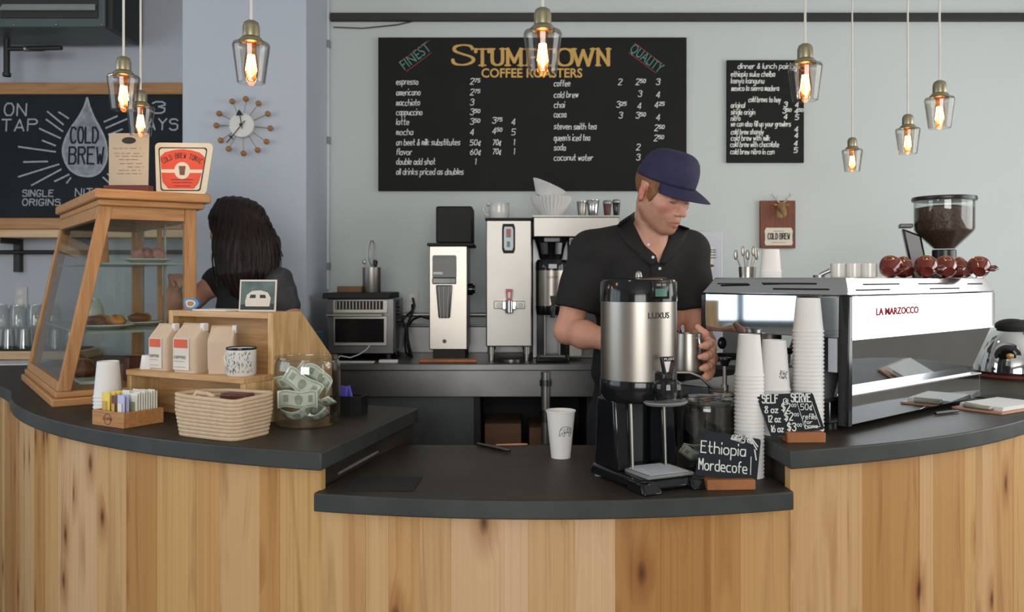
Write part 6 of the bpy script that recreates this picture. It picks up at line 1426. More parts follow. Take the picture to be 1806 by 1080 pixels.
# ------------------------------------------------------------------ people: smooth-blended solids turned into one continuous skin
class Field:
    def __init__(s, xs, ys, zs): s.g = [np.asarray(a, np.float32) for a in (xs, ys, zs)]; s.D = np.full([len(a) for a in s.g], .25, np.float32)
    def win(s, lo, hi):
        sl = tuple(slice(max(0, int(np.searchsorted(a, l))-1), int(np.searchsorted(a, h))+1) for a, l, h in zip(s.g, lo, hi))
        X, Y, Z = np.meshgrid(*[a[q] for a, q in zip(s.g, sl)], indexing='ij'); return sl, X, Y, Z
    def put(s, d, sl, k, op):
        a = s.D[sl]
        if op == '-': d = -d
        h = np.maximum(k-np.abs(a-d), 0)/k if k > 0 else 0
        s.D[sl] = (np.minimum(a, d)-h*h*k/4) if op == '+' else (np.maximum(a, d)+h*h*k/4)
    def cone(s, a, b, ra, rb, k=.02, op='+', infl=0):
        a = np.array(a, float); b = np.array(b, float); ra += infl; rb += infl; m = max(ra, rb)+k+.03
        sl, X, Y, Z = s.win(np.minimum(a, b)-m, np.maximum(a, b)+m)
        if 0 in X.shape: return
        d = b-a; L = max(float(d@d), 1e-9); t = np.clip(((X-a[0])*d[0]+(Y-a[1])*d[1]+(Z-a[2])*d[2])/L, 0, 1)
        s.put(np.sqrt((X-a[0]-t*d[0])**2+(Y-a[1]-t*d[1])**2+(Z-a[2]-t*d[2])**2)-(ra+(rb-ra)*t), sl, k, op)
    def ell(s, c, r, k=.02, op='+', F=None, infl=0):
        c = np.array(c, float); r = np.array(r, float)+infl; F = np.eye(3) if F is None else np.array(F, float)   # rows of F = local axes
        m = max(r)+k+.03; sl, X, Y, Z = s.win(c-m, c+m)
        if 0 in X.shape: return
        q = [((X-c[0])*F[i][0]+(Y-c[1])*F[i][1]+(Z-c[2])*F[i][2])/r[i] for i in range(3)]
        k0 = np.sqrt(q[0]**2+q[1]**2+q[2]**2); k1 = np.sqrt((q[0]/r[0])**2+(q[1]/r[1])**2+(q[2]/r[2])**2)+1e-9
        s.put(k0*(k0-1)/k1, sl, k, op)
    def chain(s, pts, rs, k=.02, op='+', infl=0):
        for i in range(len(pts)-1): s.cone(pts[i], pts[i+1], rs[i], rs[i+1], k, op, infl)
    def wave(s, fn, lo, hi):
        sl, X, Y, Z = s.win(lo, hi); s.D[sl] += fn(X, Y, Z)
    def mesh(s):
        D = s.D; ins = D < 0; n = D.shape
        cnt = np.zeros([k-1 for k in n], np.int8)
        for i in (0, 1):
            for j in (0, 1):
                for k in (0, 1): cnt += ins[i:n[0]-1+i, j:n[1]-1+j, k:n[2]-1+k]
        act = np.argwhere((cnt > 0) & (cnt < 8)); idx = np.full(cnt.shape, -1, np.int32); idx[tuple(act.T)] = np.arange(len(act))
        cor = [(i, j, k) for i in (0, 1) for j in (0, 1) for k in (0, 1)]
        V = {c: D[act[:, 0]+c[0], act[:, 1]+c[1], act[:, 2]+c[2]] for c in cor}
        acc = np.zeros((len(act), 3)); num = np.zeros(len(act))
        for ax in range(3):
            for c in cor:
                if c[ax]: continue
                e = list(c); e[ax] = 1; e = tuple(e); a, b = V[c], V[e]; m = (a < 0) != (b < 0)
                t = np.where(m, a/np.where(m, a-b, 1), 0); p = np.tile(np.array(c, float), (len(act), 1)); p[:, ax] = t
                acc[m] += p[m]; num[m] += 1
        loc = acc/num[:, None]; pos = np.zeros_like(loc)
        for ax in range(3): g = s.g[ax]; i = act[:, ax]; pos[:, ax] = g[i]+(g[i+1]-g[i])*loc[:, ax]
        F = []
        for ax in range(3):
            u, w = (ax+1) % 3, (ax+2) % 3
            sl0 = [slice(None)]*3; sl1 = [slice(None)]*3; sl0[ax] = slice(0, -1); sl1[ax] = slice(1, None)
            a, b = ins[tuple(sl0)], ins[tuple(sl1)]
            ed = np.argwhere(a != b); ed = ed[(ed[:, u] > 0) & (ed[:, w] > 0) & (ed[:, u] < n[u]-1) & (ed[:, w] < n[w]-1)]
            if not len(ed): continue
            flip = a[tuple(ed.T)]
            q = []
            for du, dw in ((-1, -1), (0, -1), (0, 0), (-1, 0)): e = ed.copy(); e[:, u] += du; e[:, w] += dw; q.append(idx[tuple(e.T)])
            q = np.stack(q, 1); q[~flip] = q[~flip][:, ::-1]; F.append(q)
        return pos, np.concatenate(F)
def field_obj(name, F, mat, parent, off, tone=None, smooth_it=2):
    pos, f = F.mesh()
    # light Laplacian polish
    for _ in range(smooth_it):
        acc = np.zeros_like(pos); num = np.zeros(len(pos))
        for a, b in ((0, 1), (1, 2), (2, 3), (3, 0)):
            np.add.at(acc, f[:, a], pos[f[:, b]]); np.add.at(acc, f[:, b], pos[f[:, a]]); np.add.at(num, f[:, a], 1); np.add.at(num, f[:, b], 1)
        pos = pos*.5+.5*acc/np.maximum(num, 1)[:, None]
    me = bpy.data.meshes.new(name); me.from_pydata((pos-np.array(off)).tolist(), [], f.tolist()); me.materials.append(M[mat])
    me.polygons.foreach_set('use_smooth', [True]*len(me.polygons))
    if tone is not None:
        c = np.ones((len(pos), 4), np.float32); c[:, :3] = tone(pos); ca = me.color_attributes.new('tone', 'FLOAT_COLOR', 'POINT'); ca.data.foreach_set('color', c.ravel())
    o = bpy.data.objects.new(name, me); COL.objects.link(o)
    if parent is not None: o.parent = parent
    return o
def axis(lo, hi, coarse, fines):
    """grid lines from lo to hi, finer inside the given (a, b, step) spans"""
    out = [lo]
    while out[-1] < hi:
        st = coarse
        for a, b, h in fines:
            if a-coarse < out[-1] < b: st = min(st, h)
        out.append(out[-1]+st)
    return out
# ---------------------------------------------------------------- the barista
O = np.array(P(1169, 337, 2.84)); zz3 = np.array([0, 0, 1.])
def frame(yaw, pit):
    yaw, pit = math.radians(yaw), math.radians(pit); fh = np.array([math.sin(yaw), -math.cos(yaw), 0])
    f = math.cos(pit)*fh-math.sin(pit)*zz3; u = math.sin(pit)*fh+math.cos(pit)*zz3; return f, np.cross(u, f), u
hf, hl, hu = frame(36, 25); HF = np.array([hf, hl, hu])
cf, cl, cu = frame(44, 28)
def HC(a, b, c): return O+a*cf+b*cl+c*cu
def H(a, b, c): return O+a*hf+b*hl+c*hu
NB = np.array(P(1146, 424, 2.965))                     # base of the neck
SR_, SL2 = np.array(P(1043, 447, 2.93)), np.array(P(1214, 446, 3.01))
ER, EL = np.array(P(1000, 584, 2.91)), np.array(P(1233, 588, 2.955))
WR, WL = np.array(P(1090, 604, 2.72)), np.array(P(1246, 632, 2.735))
TC = np.array([.447, 2.985, 1.36]); ty = math.radians(14)
tl = np.array([math.cos(ty), math.sin(ty), 0]); tb = np.array([-math.sin(ty), math.cos(ty), 0]); TF = np.array([tl, tb, zz3])   # left, back, up of the trunk
def trunk(F, infl=0, legs=True):
    F.ell(TC, (.165, .112, .20), .05, '+', TF, infl)
    F.ell(TC+np.array([0, 0, .10]), (.175, .10, .085), .05, '+', TF, infl)
    F.cone(SR_, SL2, .056, .056, .05, '+', infl)
    for sh in (SR_, SL2): F.cone(NB+np.array([0, .015, -.005]), sh+np.array([0, 0, .012]), .052, .040, .05, '+', infl)
    F.ell(TC+np.array([-.005, .0, -.24]), (.150, .108, .20), .05, '+', TF, infl)
def rarm(F, infl=0, upto=1.0, k=.03): F.chain([SR_, SR_+(ER-SR_)*.55*upto, SR_+(ER-SR_)*upto], [.056, .048, .042], k, '+', infl)
def larm(F, infl=0, upto=1.0, k=.03): F.chain([SL2, SL2+(EL-SL2)*.55*upto, SL2+(EL-SL2)*upto], [.055, .047, .041], k, '+', infl)
PC = np.array([(1214-903)/FPX*2.62, 2.62])             # pitcher axis
zpb, zpt = 1.4-167*2.62/FPX, 1.4-98*2.62/FPX           # pitcher bottom and top
B = Field(axis(.13, .76, .0065, [(.385, .665, .0026)]), axis(2.45, 3.25, .0065, [(2.54, 2.99, .0027)]), axis(-.01, 1.82, .009, [(1.02, 1.30, .0027), (1.30, 1.50, .005), (1.50, 1.82, .0024)]))
trunk(B); B.ell((.44, 3.0, .95), (.16, .115, .13), .05, '+', TF)
for sx, hip, kn, an in ((-1, (.36, 3.0, .90), (.345, 2.985, .50), (.34, 3.03, .09)), (1, (.525, 3.02, .90), (.545, 3.0, .50), (.55, 3.05, .09))):
    B.chain([hip, kn, an], [.088, .06, .042], .03); B.cone(an, (an[0]+.02*sx, an[1]-.15, .035), .04, .034, .03)
rarm(B); larm(B)
B.chain([ER, ER+(WR-ER)*.35, ER+(WR-ER)*.8, WR], [.042, .0445, .033, .029], .02)
B.chain([EL, EL+(WL-EL)*.4, WL], [.041, .042, .029], .02)
# left hand round the pitcher: palm on its right, fingers wrapping to the front
def pp(ang, rad, z): return np.array([PC[0]+rad*math.sin(math.radians(ang)), PC[1]-rad*math.cos(math.radians(ang)), z])   # angle from the camera side towards image right
rp = .047
zh = [1.4-(py-490)*2.6/FPX for py in (606, 625, 645, 662)]
palm_c = pp(108, rp+.030, zh[1]-.01)
B.cone(WL, pp(112, rp+.034, zh[0]-.008), .028, .019, .02); B.cone(WL, pp(112, rp+.030, zh[3]+.006), .027, .017, .02)
B.ell(pp(106, rp+.026, (zh[0]+zh[3])/2), (.016, .022, .042), .015)
for i, z in enumerate(zh):
    L = (1.0, 1.12, 1.08, .9)[i]; e = (14, 10, -2, -6)[i]
    B.chain([pp(98, rp+.022, z), pp(70, rp+.013, z-.003), pp(74-24*L, rp+.0105, z-.005), pp(74-40*L-e*.3, rp+.0095, z-.006)], [.0112, .0106, .0098, .0084], .011)
B.chain([pp(120, rp+.03, zh[0]+.0), pp(118, rp+.016, zh[0]+.026), pp(140, rp+.012, zh[0]+.046)], [.0135, .012, .0095], .008)
# right hand, half closed behind the dispenser
hd = (WR-ER)/np.linalg.norm(WR-ER); B.cone(WR, WR+hd*.07, .026, .024, .02); up_ = np.array([0, 0, 1.]); fr_ = np.cross(hd, up_)
for i in range(4):
    b0 = WR+hd*.085+up_*(.030-.019*i); B.chain([WR+hd*.05+up_*(.022-.014*i), b0, b0+hd*.024+fr_*.016, b0+hd*.022+fr_*.042*(1, 1.1, 1.05, .85)[i]], [.012, .0105, .0095, .008], .006)
B.chain([WR+hd*.02+up_*.015, WR+hd*.055+up_*.030+fr_*.03, WR+hd*.085+up_*.024+fr_*.045], [.014, .012, .009], .008)
# neck and head
B.cone(NB, H(-.028, 0, -.055), .056, .053, .03); B.cone(NB+np.array([.003, -.052, -.055]), H(.0, 0, -.09), .042, .044, .03)
B.ell(H(-.012, 0, .03), (.098, .077, .09), .02, '+', HF); B.ell(H(.028, 0, -.032), (.066, .063, .084), .025, '+', HF)
for sx in (-1, 1): B.cone(H(-.008, sx*.054, -.055), H(.064, sx*.016, -.104), .021, .018, .025)
B.ell(H(.074, 0, -.106), (.020, .024, .017), .015, '+', HF); B.ell(H(.074, 0, -.070), (.026, .031, .034), .02, '+', HF)
for sx in (-1, 1): B.ell(H(.058, sx*.043, -.026), (.024, .022, .019), .02, '+', HF)
B.cone(H(.083, -.030, .020), H(.083, .030, .020), .011, .011, .02)
for sx in (-1, 1): B.ell(H(.096, sx*.033, -.002), (.016, .017, .011), .012, '-', HF)
for sx in (-1, 1): B.ell(H(.076, sx*.031, -.003), (.014, .0155, .0105), .004, '+', HF); B.ell(H(.0905, sx*.031, -.0075), (.004, .015, .0014), .003, '-', HF)
B.chain([H(.088, 0, .008), H(.104, 0, -.018), H(.117, 0, -.036)], [.0085, .0095, .0108], .012)
for sx in (-1, 1): B.ell(H(.102, sx*.0125, -.041), (.011, .0085, .0085), .007, '+', HF); B.ell(H(.110, sx*.0075, -.049), (.005, .0035, .0025), .004, '-', HF)
B.chain([H(.089, -.023, -.073), H(.101, 0, -.0685), H(.089, .023, -.073)], [.004, .0058, .004], .006)
B.chain([H(.088, -.019, -.080), H(.098, 0, -.082), H(.088, .019, -.080)], [.004, .0066, .004], .006)
B.chain([H(.098, -.025, -.0775), H(.1075, 0, -.0755), H(.098, .025, -.0775)], [.0016, .0022, .0016], .004, '-')
for sx in (-1, 1):
    ef = np.array([hf*.94+hl*sx*-.34*-1, hl*.94-hf*sx*.34, hu]); ef = np.array([v/np.linalg.norm(v) for v in ef])
    B.ell(H(-.014, sx*.079, -.012), (.019, .0065, .032), .008, '+', ef); B.ell(H(-.007, sx*.0865, -.008), (.010, .006, .019), .006, '-', ef); B.ell(H(-.006, sx*.080, -.030), (.009, .007, .010), .005, '+', ef)
def skin_tone(p):
    base = np.array(lin((220, 168, 146))); c = np.tile(base, (len(p), 1)); q = p-O; a, b, u = q@hf, q@hl, q@hu; head = (u > -.16) & (np.abs(a) < .16) & (np.abs(b) < .1)
    def mixc(w, rgb): 
        w = (np.clip(w, 0, 1)*head)[:, None]; c[:] = c*(1-w)+np.array(lin(rgb))*w
    g = lambda d, s_: np.exp(-d/(2*s_*s_))
    for sx in (-1, 1): mixc(.65*g((a-.07)**2+(b-sx*.045)**2+(u+.032)**2, .018), (206, 122, 108)); mixc(.7*g((a+.012)**2+(b-sx*.084)**2+(u+.012)**2, .022), (206, 118, 104))
    mixc(.55*g((a-.115)**2+b**2+(u+.038)**2, .012), (208, 124, 108))
    st = np.clip((-.048-u)/.02, 0, 1)*np.clip((a-.0)/.03, 0, 1)+np.clip((.036-np.abs(a-.012))/.016, 0, 1)*np.clip((-.02-u)/.02, 0, 1)*(np.abs(b) > .045)
    fn = np.random.RandomState(4).uniform(.55, 1.0, len(p)); st = np.clip(st, 0, 1)*np.clip((u+.118)/.02+1, 0, 1)*fn
    mixc(.62*st, (138, 96, 72))
    mixc(.9*g(((a-.099)/1.6)**2+(b/2.6)**2+((u+.077)/1.0)**2, .0062), (188, 108, 98))
    for sx in (-1, 1): mixc(.85*g(((a-.09)/2)**2+((b-sx*.031)/2.6)**2+(u+.0085)**2, .0022), (92, 62, 48))
    mixc(1.0*np.clip(1.5-np.sqrt(((a-.020-.1*np.minimum(0, u))/.012)**2+((u-.020)/.042)**2), 0, 1)*(np.abs(b) > .045), (126, 84, 52))
    arm = (p[:, 2] < 1.32)[:, None]*.25; c[:] = c*(1-arm)+np.array(lin((206, 138, 104)))*arm
    return c
man = thing('person', 'man in a navy cap and black collared shirt holding a steel pitcher', 'person', (.44, 3.0, 0))
MO_ = (.44, 3.0, 0)
body = field_obj('body', B, 'skin', man, MO_, skin_tone, 1)
# shirt: the trunk again, a little larger, with loose sleeves and an open V neck
S1 = Field(axis(.12, .78, .0055, []), axis(2.74, 3.2, .0055, []), axis(.86, 1.62, .0055, []))
trunk(S1, .014); S1.cone((.43, 2.995, 1.05), (.44, 3.0, .90), .13, .15, .06, '+'); S1.ell((.44, 3.0, .93), (.172, .135, .10), .05, '+', TF)
S1.chain([SR_, SR_+(ER-SR_)*.35, SR_+(ER-SR_)*.74], [.061, .065, .072], .03); S1.chain([SL2, SL2+(EL-SL2)*.35, SL2+(EL-SL2)*.74], [.060, .061, .064], .03)
def cut(F, c, n, rad):     # slice the sleeve end flat
    c = np.array(c); n = np.array(n)/np.linalg.norm(n); sl, X, Y, Z = F.win(c-rad, c+rad); d = -((X-c[0])*n[0]+(Y-c[1])*n[1]+(Z-c[2])*n[2]); m = (X-c[0])**2+(Y-c[1])**2+(Z-c[2])**2 < rad*rad
    F.D[sl] = np.where(m, np.maximum(F.D[sl], -d), F.D[sl])
def wr_(X, Y, Z):
    a = X*tl[0]+Y*tl[1]
    return .0030*np.sin(34*(Z*.75+a*.9)+6*np.sin(9*a))*np.clip((1.45-Z)*5, 0, 1)+.0024*np.sin(61*(Z*.5-a)+4*np.sin(12*Z))
S1.wave(wr_, (.1, 2.7, .88), (.8, 3.3, 1.48))
cut(S1, SR_+(ER-SR_)*.72, ER-SR_+np.array([.02, 0, 0]), .105); cut(S1, SL2+(EL-SL2)*.72, EL-SL2, .10)
S1.cone(NB+np.array([0, -.002, .035]), NB+np.array([.0, -.01, .12]), .055, .066, .008, '-')
v0, v1 = np.array(P(1146, 418, 2.90)), np.array(P(1163, 463, 2.872)); S1.cone(v0, v1, .030, .004, .006, '-'); S1.cone(v0+np.array([0, -.05, .02]), v1+np.array([0, -.05, 0]), .032, .005, .006, '-')
field_obj('shirt', S1, 'shirt', man, MO_, None, 2)
S2 = Field(axis(.2, .72, .009, []), axis(2.8, 3.25, .009, []), axis(.02, 1.02, .009, []))
S2.ell((.44, 3.0, .95), (.168, .123, .10), .05, '+', TF)
for hip, kn, an in (((.36, 3.0, .90), (.345, 2.985, .50), (.34, 3.03, .09)), ((.525, 3.02, .90), (.545, 3.0, .50), (.55, 3.05, .09))): S2.chain([hip, kn, an], [.102, .078, .064], .03)
field_obj('trousers', S2, 'trouser', man, MO_, None, 2)
for sx, an in ((-1, (.34, 3.03)), (1, (.55, 3.05))):
    S3 = Field(axis(an[0]-.1, an[0]+.1, .008, []), axis(an[1]-.26, an[1]+.1, .008, []), axis(-.012, .14, .008, [])); S3.cone((an[0], an[1], .075), (an[0]+.02*sx, an[1]-.15, .043), .055, .043, .03); S3.cone((an[0], an[1]+.02, .04), (an[0]+.02*sx, an[1]-.17, .03), .04, .036, .03); S3.D = np.maximum(S3.D, -(S3.g[2][None, None, :]-.001)+0*S3.D); field_obj('shoe', S3, 'black_matte', man, MO_, None, 1)
L_ = lambda p: Vector((p[0]-MO_[0], p[1]-MO_[1], p[2]))
# collar, placket, buttons
def ribbon3(name, top, bot, mat, th=.004):
    mb = MB(); n = len(top)-1; mb.grid(lambda u, v: L_(np.array(top[int(round(u*n))])*(1-v)+np.array(bot[int(round(u*n))])*v+np.array([0, -.004*math.sin(PI*v), 0])), n, 4); return mb.build(name, mat, man, solid=th)
def front_y(x, z):         # front surface of the shirt at x, z
    i = int(np.argmin(abs(S1.g[0]-x))); k = int(np.argmin(abs(S1.g[2]-z))); col = S1.D[i, :, k]; j = np.argmax(col < 0); return float(S1.g[1][j]) if col.min() < 0 else 2.86
def on_shirt(px, py, Y, gap=.005):       # a point of the collar, kept just outside the cloth
    for _ in range(3):
        q = P(px, py, Y); Y = min(Y, front_y(q.x, q.z)-gap)
    q = P(px, py, Y); return np.array(q)
def leaf(top, bot):
    def dense(r): return [tuple(curve3(r, i/16)) for i in range(17)]
    def curve3(r, t):
        x = t*(len(r)-1); i = min(int(x), len(r)-2); f = x-i; q = [np.array(r[max(0, min(len(r)-1, i+k))], float) for k in (-1, 0, 1, 2)]
        return .5*(2*q[1]+(q[2]-q[0])*f+(2*q[0]-5*q[1]+4*q[2]-q[3])*f*f+(3*q[1]-q[0]-3*q[2]+q[3])*f**3)
    T = [np.array(P(*p)) for p in dense(top)]; Bt = [on_shirt(*p) for p in dense(bot)]
    ribbon3('collar', T, Bt, 'shirt', .005)
leaf([(1119, 374, 3.03), (1119, 384, 2.99), (1128, 402, 2.925), (1147, 428, 2.882), (1159, 459, 2.862)], [(1094, 392, 3.05), (1089, 404, 2.98), (1101, 425, 2.93), (1124, 449, 2.89), (1147, 470, 2.87)])
leaf([(1192, 396, 3.0), (1187, 404, 2.95), (1180, 418, 2.90), (1172, 438, 2.875), (1163, 462, 2.862)], [(1216, 404, 3.02), (1212, 413, 2.97), (1204, 430, 2.93), (1196, 444, 2.90), (1170, 468, 2.87)])
mb = MB(); pts = [P(1152+.10*(y-455), y, 2.86) for y in range(462, 600, 12)]
mb.grid(lambda u, v: (lambda p: Vector((p.x+.013*(v*2-1)-MO_[0], front_y(p.x+.013*(v*2-1), p.z)-.003-MO_[1], p.z)))(pts[int(round(u*(len(pts)-1)))]), len(pts)-1, 2); mb.build('placket', 'shirt', man, solid=.003)
for px, py in ((1143, 432), (1151, 454), (1163, 474), (1167, 505)):
    p = P(px, py, 2.85); yy = front_y(p.x, p.z) if py > 465 else 2.862
    x_, z_b = (px-903)/FPX*yy, EYE-(py-490)/FPX*yy
    MB().cyl(.0052, 0, .003, 14, 0, TR((x_-MO_[0], yy-.006-MO_[1], z_b), 0, PI/2)).build('button', 'appliance_white', man, bevel=.0008)
# cap
def cap_pt(a, t):     # a: azimuth from the face, t: 0 rim .. 1 top
    rf, rl, hh = .103, .0855, .104
    r = math.cos(t*PI/2)**.55; z = math.sin(t*PI/2)**.9
    f = rf*math.cos(a)*r-.004; l = rl*math.sin(a)*r; up = .034+.010*math.cos(a)*r+hh*z*(1+.05*math.cos(a)*r)
    return L_(HC(f, l, up))
mb = MB(); mb.grid(lambda u, v: cap_pt(2*PI*u, v), 64, 20); mb.build('cap_crown', 'navy_cap', man, solid=.003)
mb = MB()
for k in range(6):
    a = PI/6+PI/3*k; mb.tube([cap_pt(a, t/14) for t in range(15)], .0011, 5)
mb.tube([cap_pt(2*PI*i/64, .06) for i in range(65)], .0008, 4); mb.build('cap_seams', 'navy_dark', man)
MB().ell(cap_pt(0, 1), (.007, .007, .004), 12, 8).build('cap_button', 'navy_dark', man)
mb = MB()
for a in (-.55, .55, -1.6, 1.6): p = cap_pt(a, .5); mb.ell(p, .003, 8, 6)
mb.build('cap_eyelets', 'black_matte', man)
def brim(u, v):
    a = (u-.5)*2*1.18; base = HC(.101*math.cos(a)-.004, .0845*math.sin(a), .034+.010*math.cos(a))
    ext = .078*max(0, math.cos(a*PI/2/1.2))**.55*v
    d = cf*math.cos(a*.35)+cl*math.sin(a*.35)*.8; d = d/np.linalg.norm(d)
    return L_(base+d*ext-cu*(.012*v*v+.022*(abs(math.sin(a))**2.2)*v))
mb = MB(); mb.grid(brim, 36, 8); mb.build('cap_brim', 'navy_cap', man, solid=.0035)
mb = MB(); mb.tube([cap_pt(PI-.5+i*.1, .03)+Vector((0, 0, -.004)) for i in range(11)], .006, 8, 0, None, True, .5); mb.build('cap_strap', 'black_matte', man)
# hair below the cap, brows
Hf = Field(axis(O[0]-.14, O[0]+.12, .0028, []), axis(O[1]-.14, O[1]+.16, .0028, []), axis(O[2]-.10, O[2]+.10, .0028, []))
Hf.ell(H(-.012, 0, .03), (.098, .077, .09), .02, '+', HF, .0035); Hf.ell(H(.028, 0, -.032), (.066, .063, .084), .025, '+', HF, .0035)
sl, X, Y, Z = Hf.win((-9, -9, -9), (9, 9, 9)); a_ = (X-O[0])*hf[0]+(Y-O[1])*hf[1]+(Z-O[2])*hf[2]; b_3 = (X-O[0])*hl[0]+(Y-O[1])*hl[1]+(Z-O[2])*hl[2]; u_ = (X-O[0])*hu[0]+(Y-O[1])*hu[1]+(Z-O[2])*hu[2]
back = np.maximum.reduce([a_+.034, -(u_+.055), u_-.056])
over = np.maximum.reduce([np.abs(a_+.004)-.040, -(u_-.024), u_-.060])
temple = np.maximum((np.sqrt(((a_-.022-.12*u_)/.019)**2+((u_-.014)/.046)**2)-1)*.019, .04-np.abs(b_3))
d = np.maximum(Hf.D, np.minimum.reduce([back, over, temple]))
Hf.D = d+.0012*np.sin(a_*700+u_*260)*np.sin(u_*300+b_3*200)
field_obj('hair', Hf, 'hair_ginger', man, MO_, None, 1)
for sx in (-1, 1):
    mb = MB(); mb.tube([*[L_(H(*q_)) for q_ in curve([(.0845, sx*.0455, -.0065), (.0912, sx*.038, -.0092), (.0932, sx*.030, -.0100), (.0905, sx*.019, -.0075)], 5)]], .0008, 6); mb.build('eyelashes', 'mahogany', man)
    mb = MB(); mb.tube([L_(H(.0895, sx*.014, .0175)), L_(H(.0915, sx*.028, .021)), L_(H(.078, sx*.046, .018))], [.0025, .0035, .0018], 8); mb.build('eyebrow', 'hair_ginger', man)
# the pitcher in his hand
t = thing('milk_pitcher', 'brushed steel milk pitcher in the hand of the barista', 'pitcher', (PC[0], PC[1], zpb))
hp = zpt-zpb
MB().lathe([(0, .003), (.038, 0), (.0455, .004), (.0465, .014), (.0425, hp*.6), (.0405, hp), (.0385, hp), (.0405, hp*.6), (.044, .014), (0, .006)], 44).build('pitcher_body', 'brushed', t)
ha = math.radians(-62); hx, hy = math.cos(ha), math.sin(ha)
MB().tube([(hx*.040, hy*.040, hp*.88), (hx*.050, hy*.050, hp*.90), (hx*.056, hy*.056, hp*.72), (hx*.054, hy*.054, hp*.5), (hx*.0455, hy*.0455, hp*.40)], .0035, 8, 0, None, True).build('handle', 'steel_bright', t)
MB().ell((-.040, 0, hp-.004), (.012, .010, .008)).build('spout', 'brushed', t)

# ---------------------------------------------------------------- the woman behind the case
wo = thing('person', 'woman with long dark hair turned away behind the pastry case', 'person', (-1.11, 3.68, 0))
WO_ = (-1.11, 3.68, 0); LW = lambda p: Vector((p[0]-WO_[0], p[1]-WO_[1], p[2]))
Yw = 3.66; pw = lambda px, py, dy=0: np.array(P(px, py, Yw+dy))
hc = pw(407, 402, -.01); wy = math.radians(-128)       # facing left and away
wf = np.array([math.sin(wy), -math.cos(wy), 0]); wf = np.array([-.90, .44, 0])*.97+np.array([0, 0, -.24]); wf /= np.linalg.norm(wf)
wl_ = np.cross(np.array([0, 0, 1.]), wf); wl_ /= np.linalg.norm(wl_); wu = np.cross(wf, wl_); WF = np.array([wf, wl_, wu])
def HW(a, b, c): return hc+a*wf+b*wl_+c*wu
nb = pw(432, 478, .0); shR, shL = pw(385, 497, .10), pw(488, 500, -.10)
G = Field(axis(-1.66, -.80, .008, [(-1.5, -1.08, .004)]), axis(3.35, 4.0, .008, [(3.4, 3.8, .004)]), axis(-.01, 1.80, .010, [(1.18, 1.45, .0036), (1.45, 1.80, .004)]))
def wtrunk(F, i=0):
    c = (shR+shL)/2; ax = (shL-shR)/np.linalg.norm(shL-shR); bx = np.cross(zz3, ax); TFw = np.array([ax, bx, zz3])
    F.ell(c+np.array([0, 0, -.14]), (.145, .098, .19), .05, '+', TFw, i); F.cone(shR, shL, .05, .05, .05, '+', i)
    for sh in (shR, shL): F.cone(nb, sh, .045, .036, .05, '+', i)
    F.ell(c+np.array([0, 0, -.38]), (.125, .095, .16), .05, '+', TFw, i); F.ell(c+np.array([0, 0, -.52]), (.132, .10, .14), .05, '+', TFw, i)
    return TFw
wtrunk(G)
for sx in (-1, 1):
    c = (shR+shL)/2; hip = (c[0]+.075*sx, c[1]-.02*sx, .84); G.chain([hip, (hip[0], hip[1], .46), (hip[0], hip[1]+.02, .08)], [.082, .055, .038], .03); G.cone((hip[0], hip[1]+.02, .07), (hip[0]-.12, hip[1]+.08, .03), .036, .03, .03)
elb = pw(299, 556, -.02); wri = pw(309, 505, -.06)
G.chain([shR, shR+(elb-shR)*.5, elb], [.047, .043, .040], .03); G.chain([elb, elb+(wri-elb)*.5, wri], [.040, .036, .025], .03)
hb = wri+np.array([.0, -.005, .03]); G.cone(wri, hb, .023, .020, .015)
for i in range(4):
    o_ = np.array([.030-.017*i, -.004*i, .0]); L = (.9, 1.08, 1.12, 1.0)[i]; G.chain([wri+np.array([.012-.008*i, -.01, .022]), hb+o_+np.array([.012, -.012, .012]), hb+o_*1.1+np.array([.026*L, -.024, -.004]), hb+o_*1.1+np.array([.036*L, -.026, -.028*L])], [.0105, .0095, .0085, .0072], .005)
G.chain([wri+np.array([.012, -.01, .01]), wri+np.array([.036, -.022, .006]), wri+np.array([.052, -.026, -.012])], [.012, .010, .008], .006)
armL = pw(512, 560, -.14); G.chain([shL, armL, armL+np.array([-.10, .16, -.12])], [.045, .038, .026], .03)
hb = armL+np.array([-.10, .16, -.12])
for i in range(4): G.chain([hb, hb+np.array([-.035, .05, -.02+.012*i]), hb+np.array([-.055, .075, -.04+.012*i])], [.018, .0095, .0075], .006)
G.chain([hb, hb+np.array([-.005, .05, .03])], [.016, .008], .006)
G.cone(nb, HW(-.02, 0, -.06), .05, .047, .03); G.ell(HW(-.012, 0, .03), (.092, .073, .088), .02, '+', WF); G.ell(HW(.028, 0, -.03), (.06, .057, .08), .025, '+', WF)
for sx in (-1, 1): G.cone(HW(-.005, sx*.05, -.055), HW(.06, sx*.013, -.10), .018, .015, .025); G.ell(HW(.054, sx*.04, -.026), (.021, .02, .018), .02, '+', WF); G.ell(HW(.09, sx*.031, -.002), (.014, .015, .010), .01, '-', WF); G.ell(HW(.071, sx*.03, -.003), (.013, .014, .010), .004, '+', WF); G.ell(HW(-.012, sx*.074, -.012), (.017, .006, .029), .008, '+', WF)
G.chain([HW(.083, 0, .006), HW(.108, 0, -.034)], [.0075, .010], .012); G.ell(HW(.068, 0, -.07), (.024, .028, .03), .02, '+', WF); G.ell(HW(.088, 0, -.07), (.009, .02, .005), .005, '+', WF); G.ell(HW(.087, 0, -.081), (.009, .017, .006), .005, '+', WF)
def wtone(p):
    c = np.tile(np.array(lin((206, 150, 128))), (len(p), 1)); fore = (p[:, 0] < elb[0]+.06)[:, None]*.0
    return c
field_obj('body', G, 'skin', wo, WO_, wtone, 1)
T1 = Field(axis(-1.45, -.78, .008, []), axis(3.35, 4.0, .008, []), axis(.72, 1.46, .008, [])); wtrunk(T1, .012)
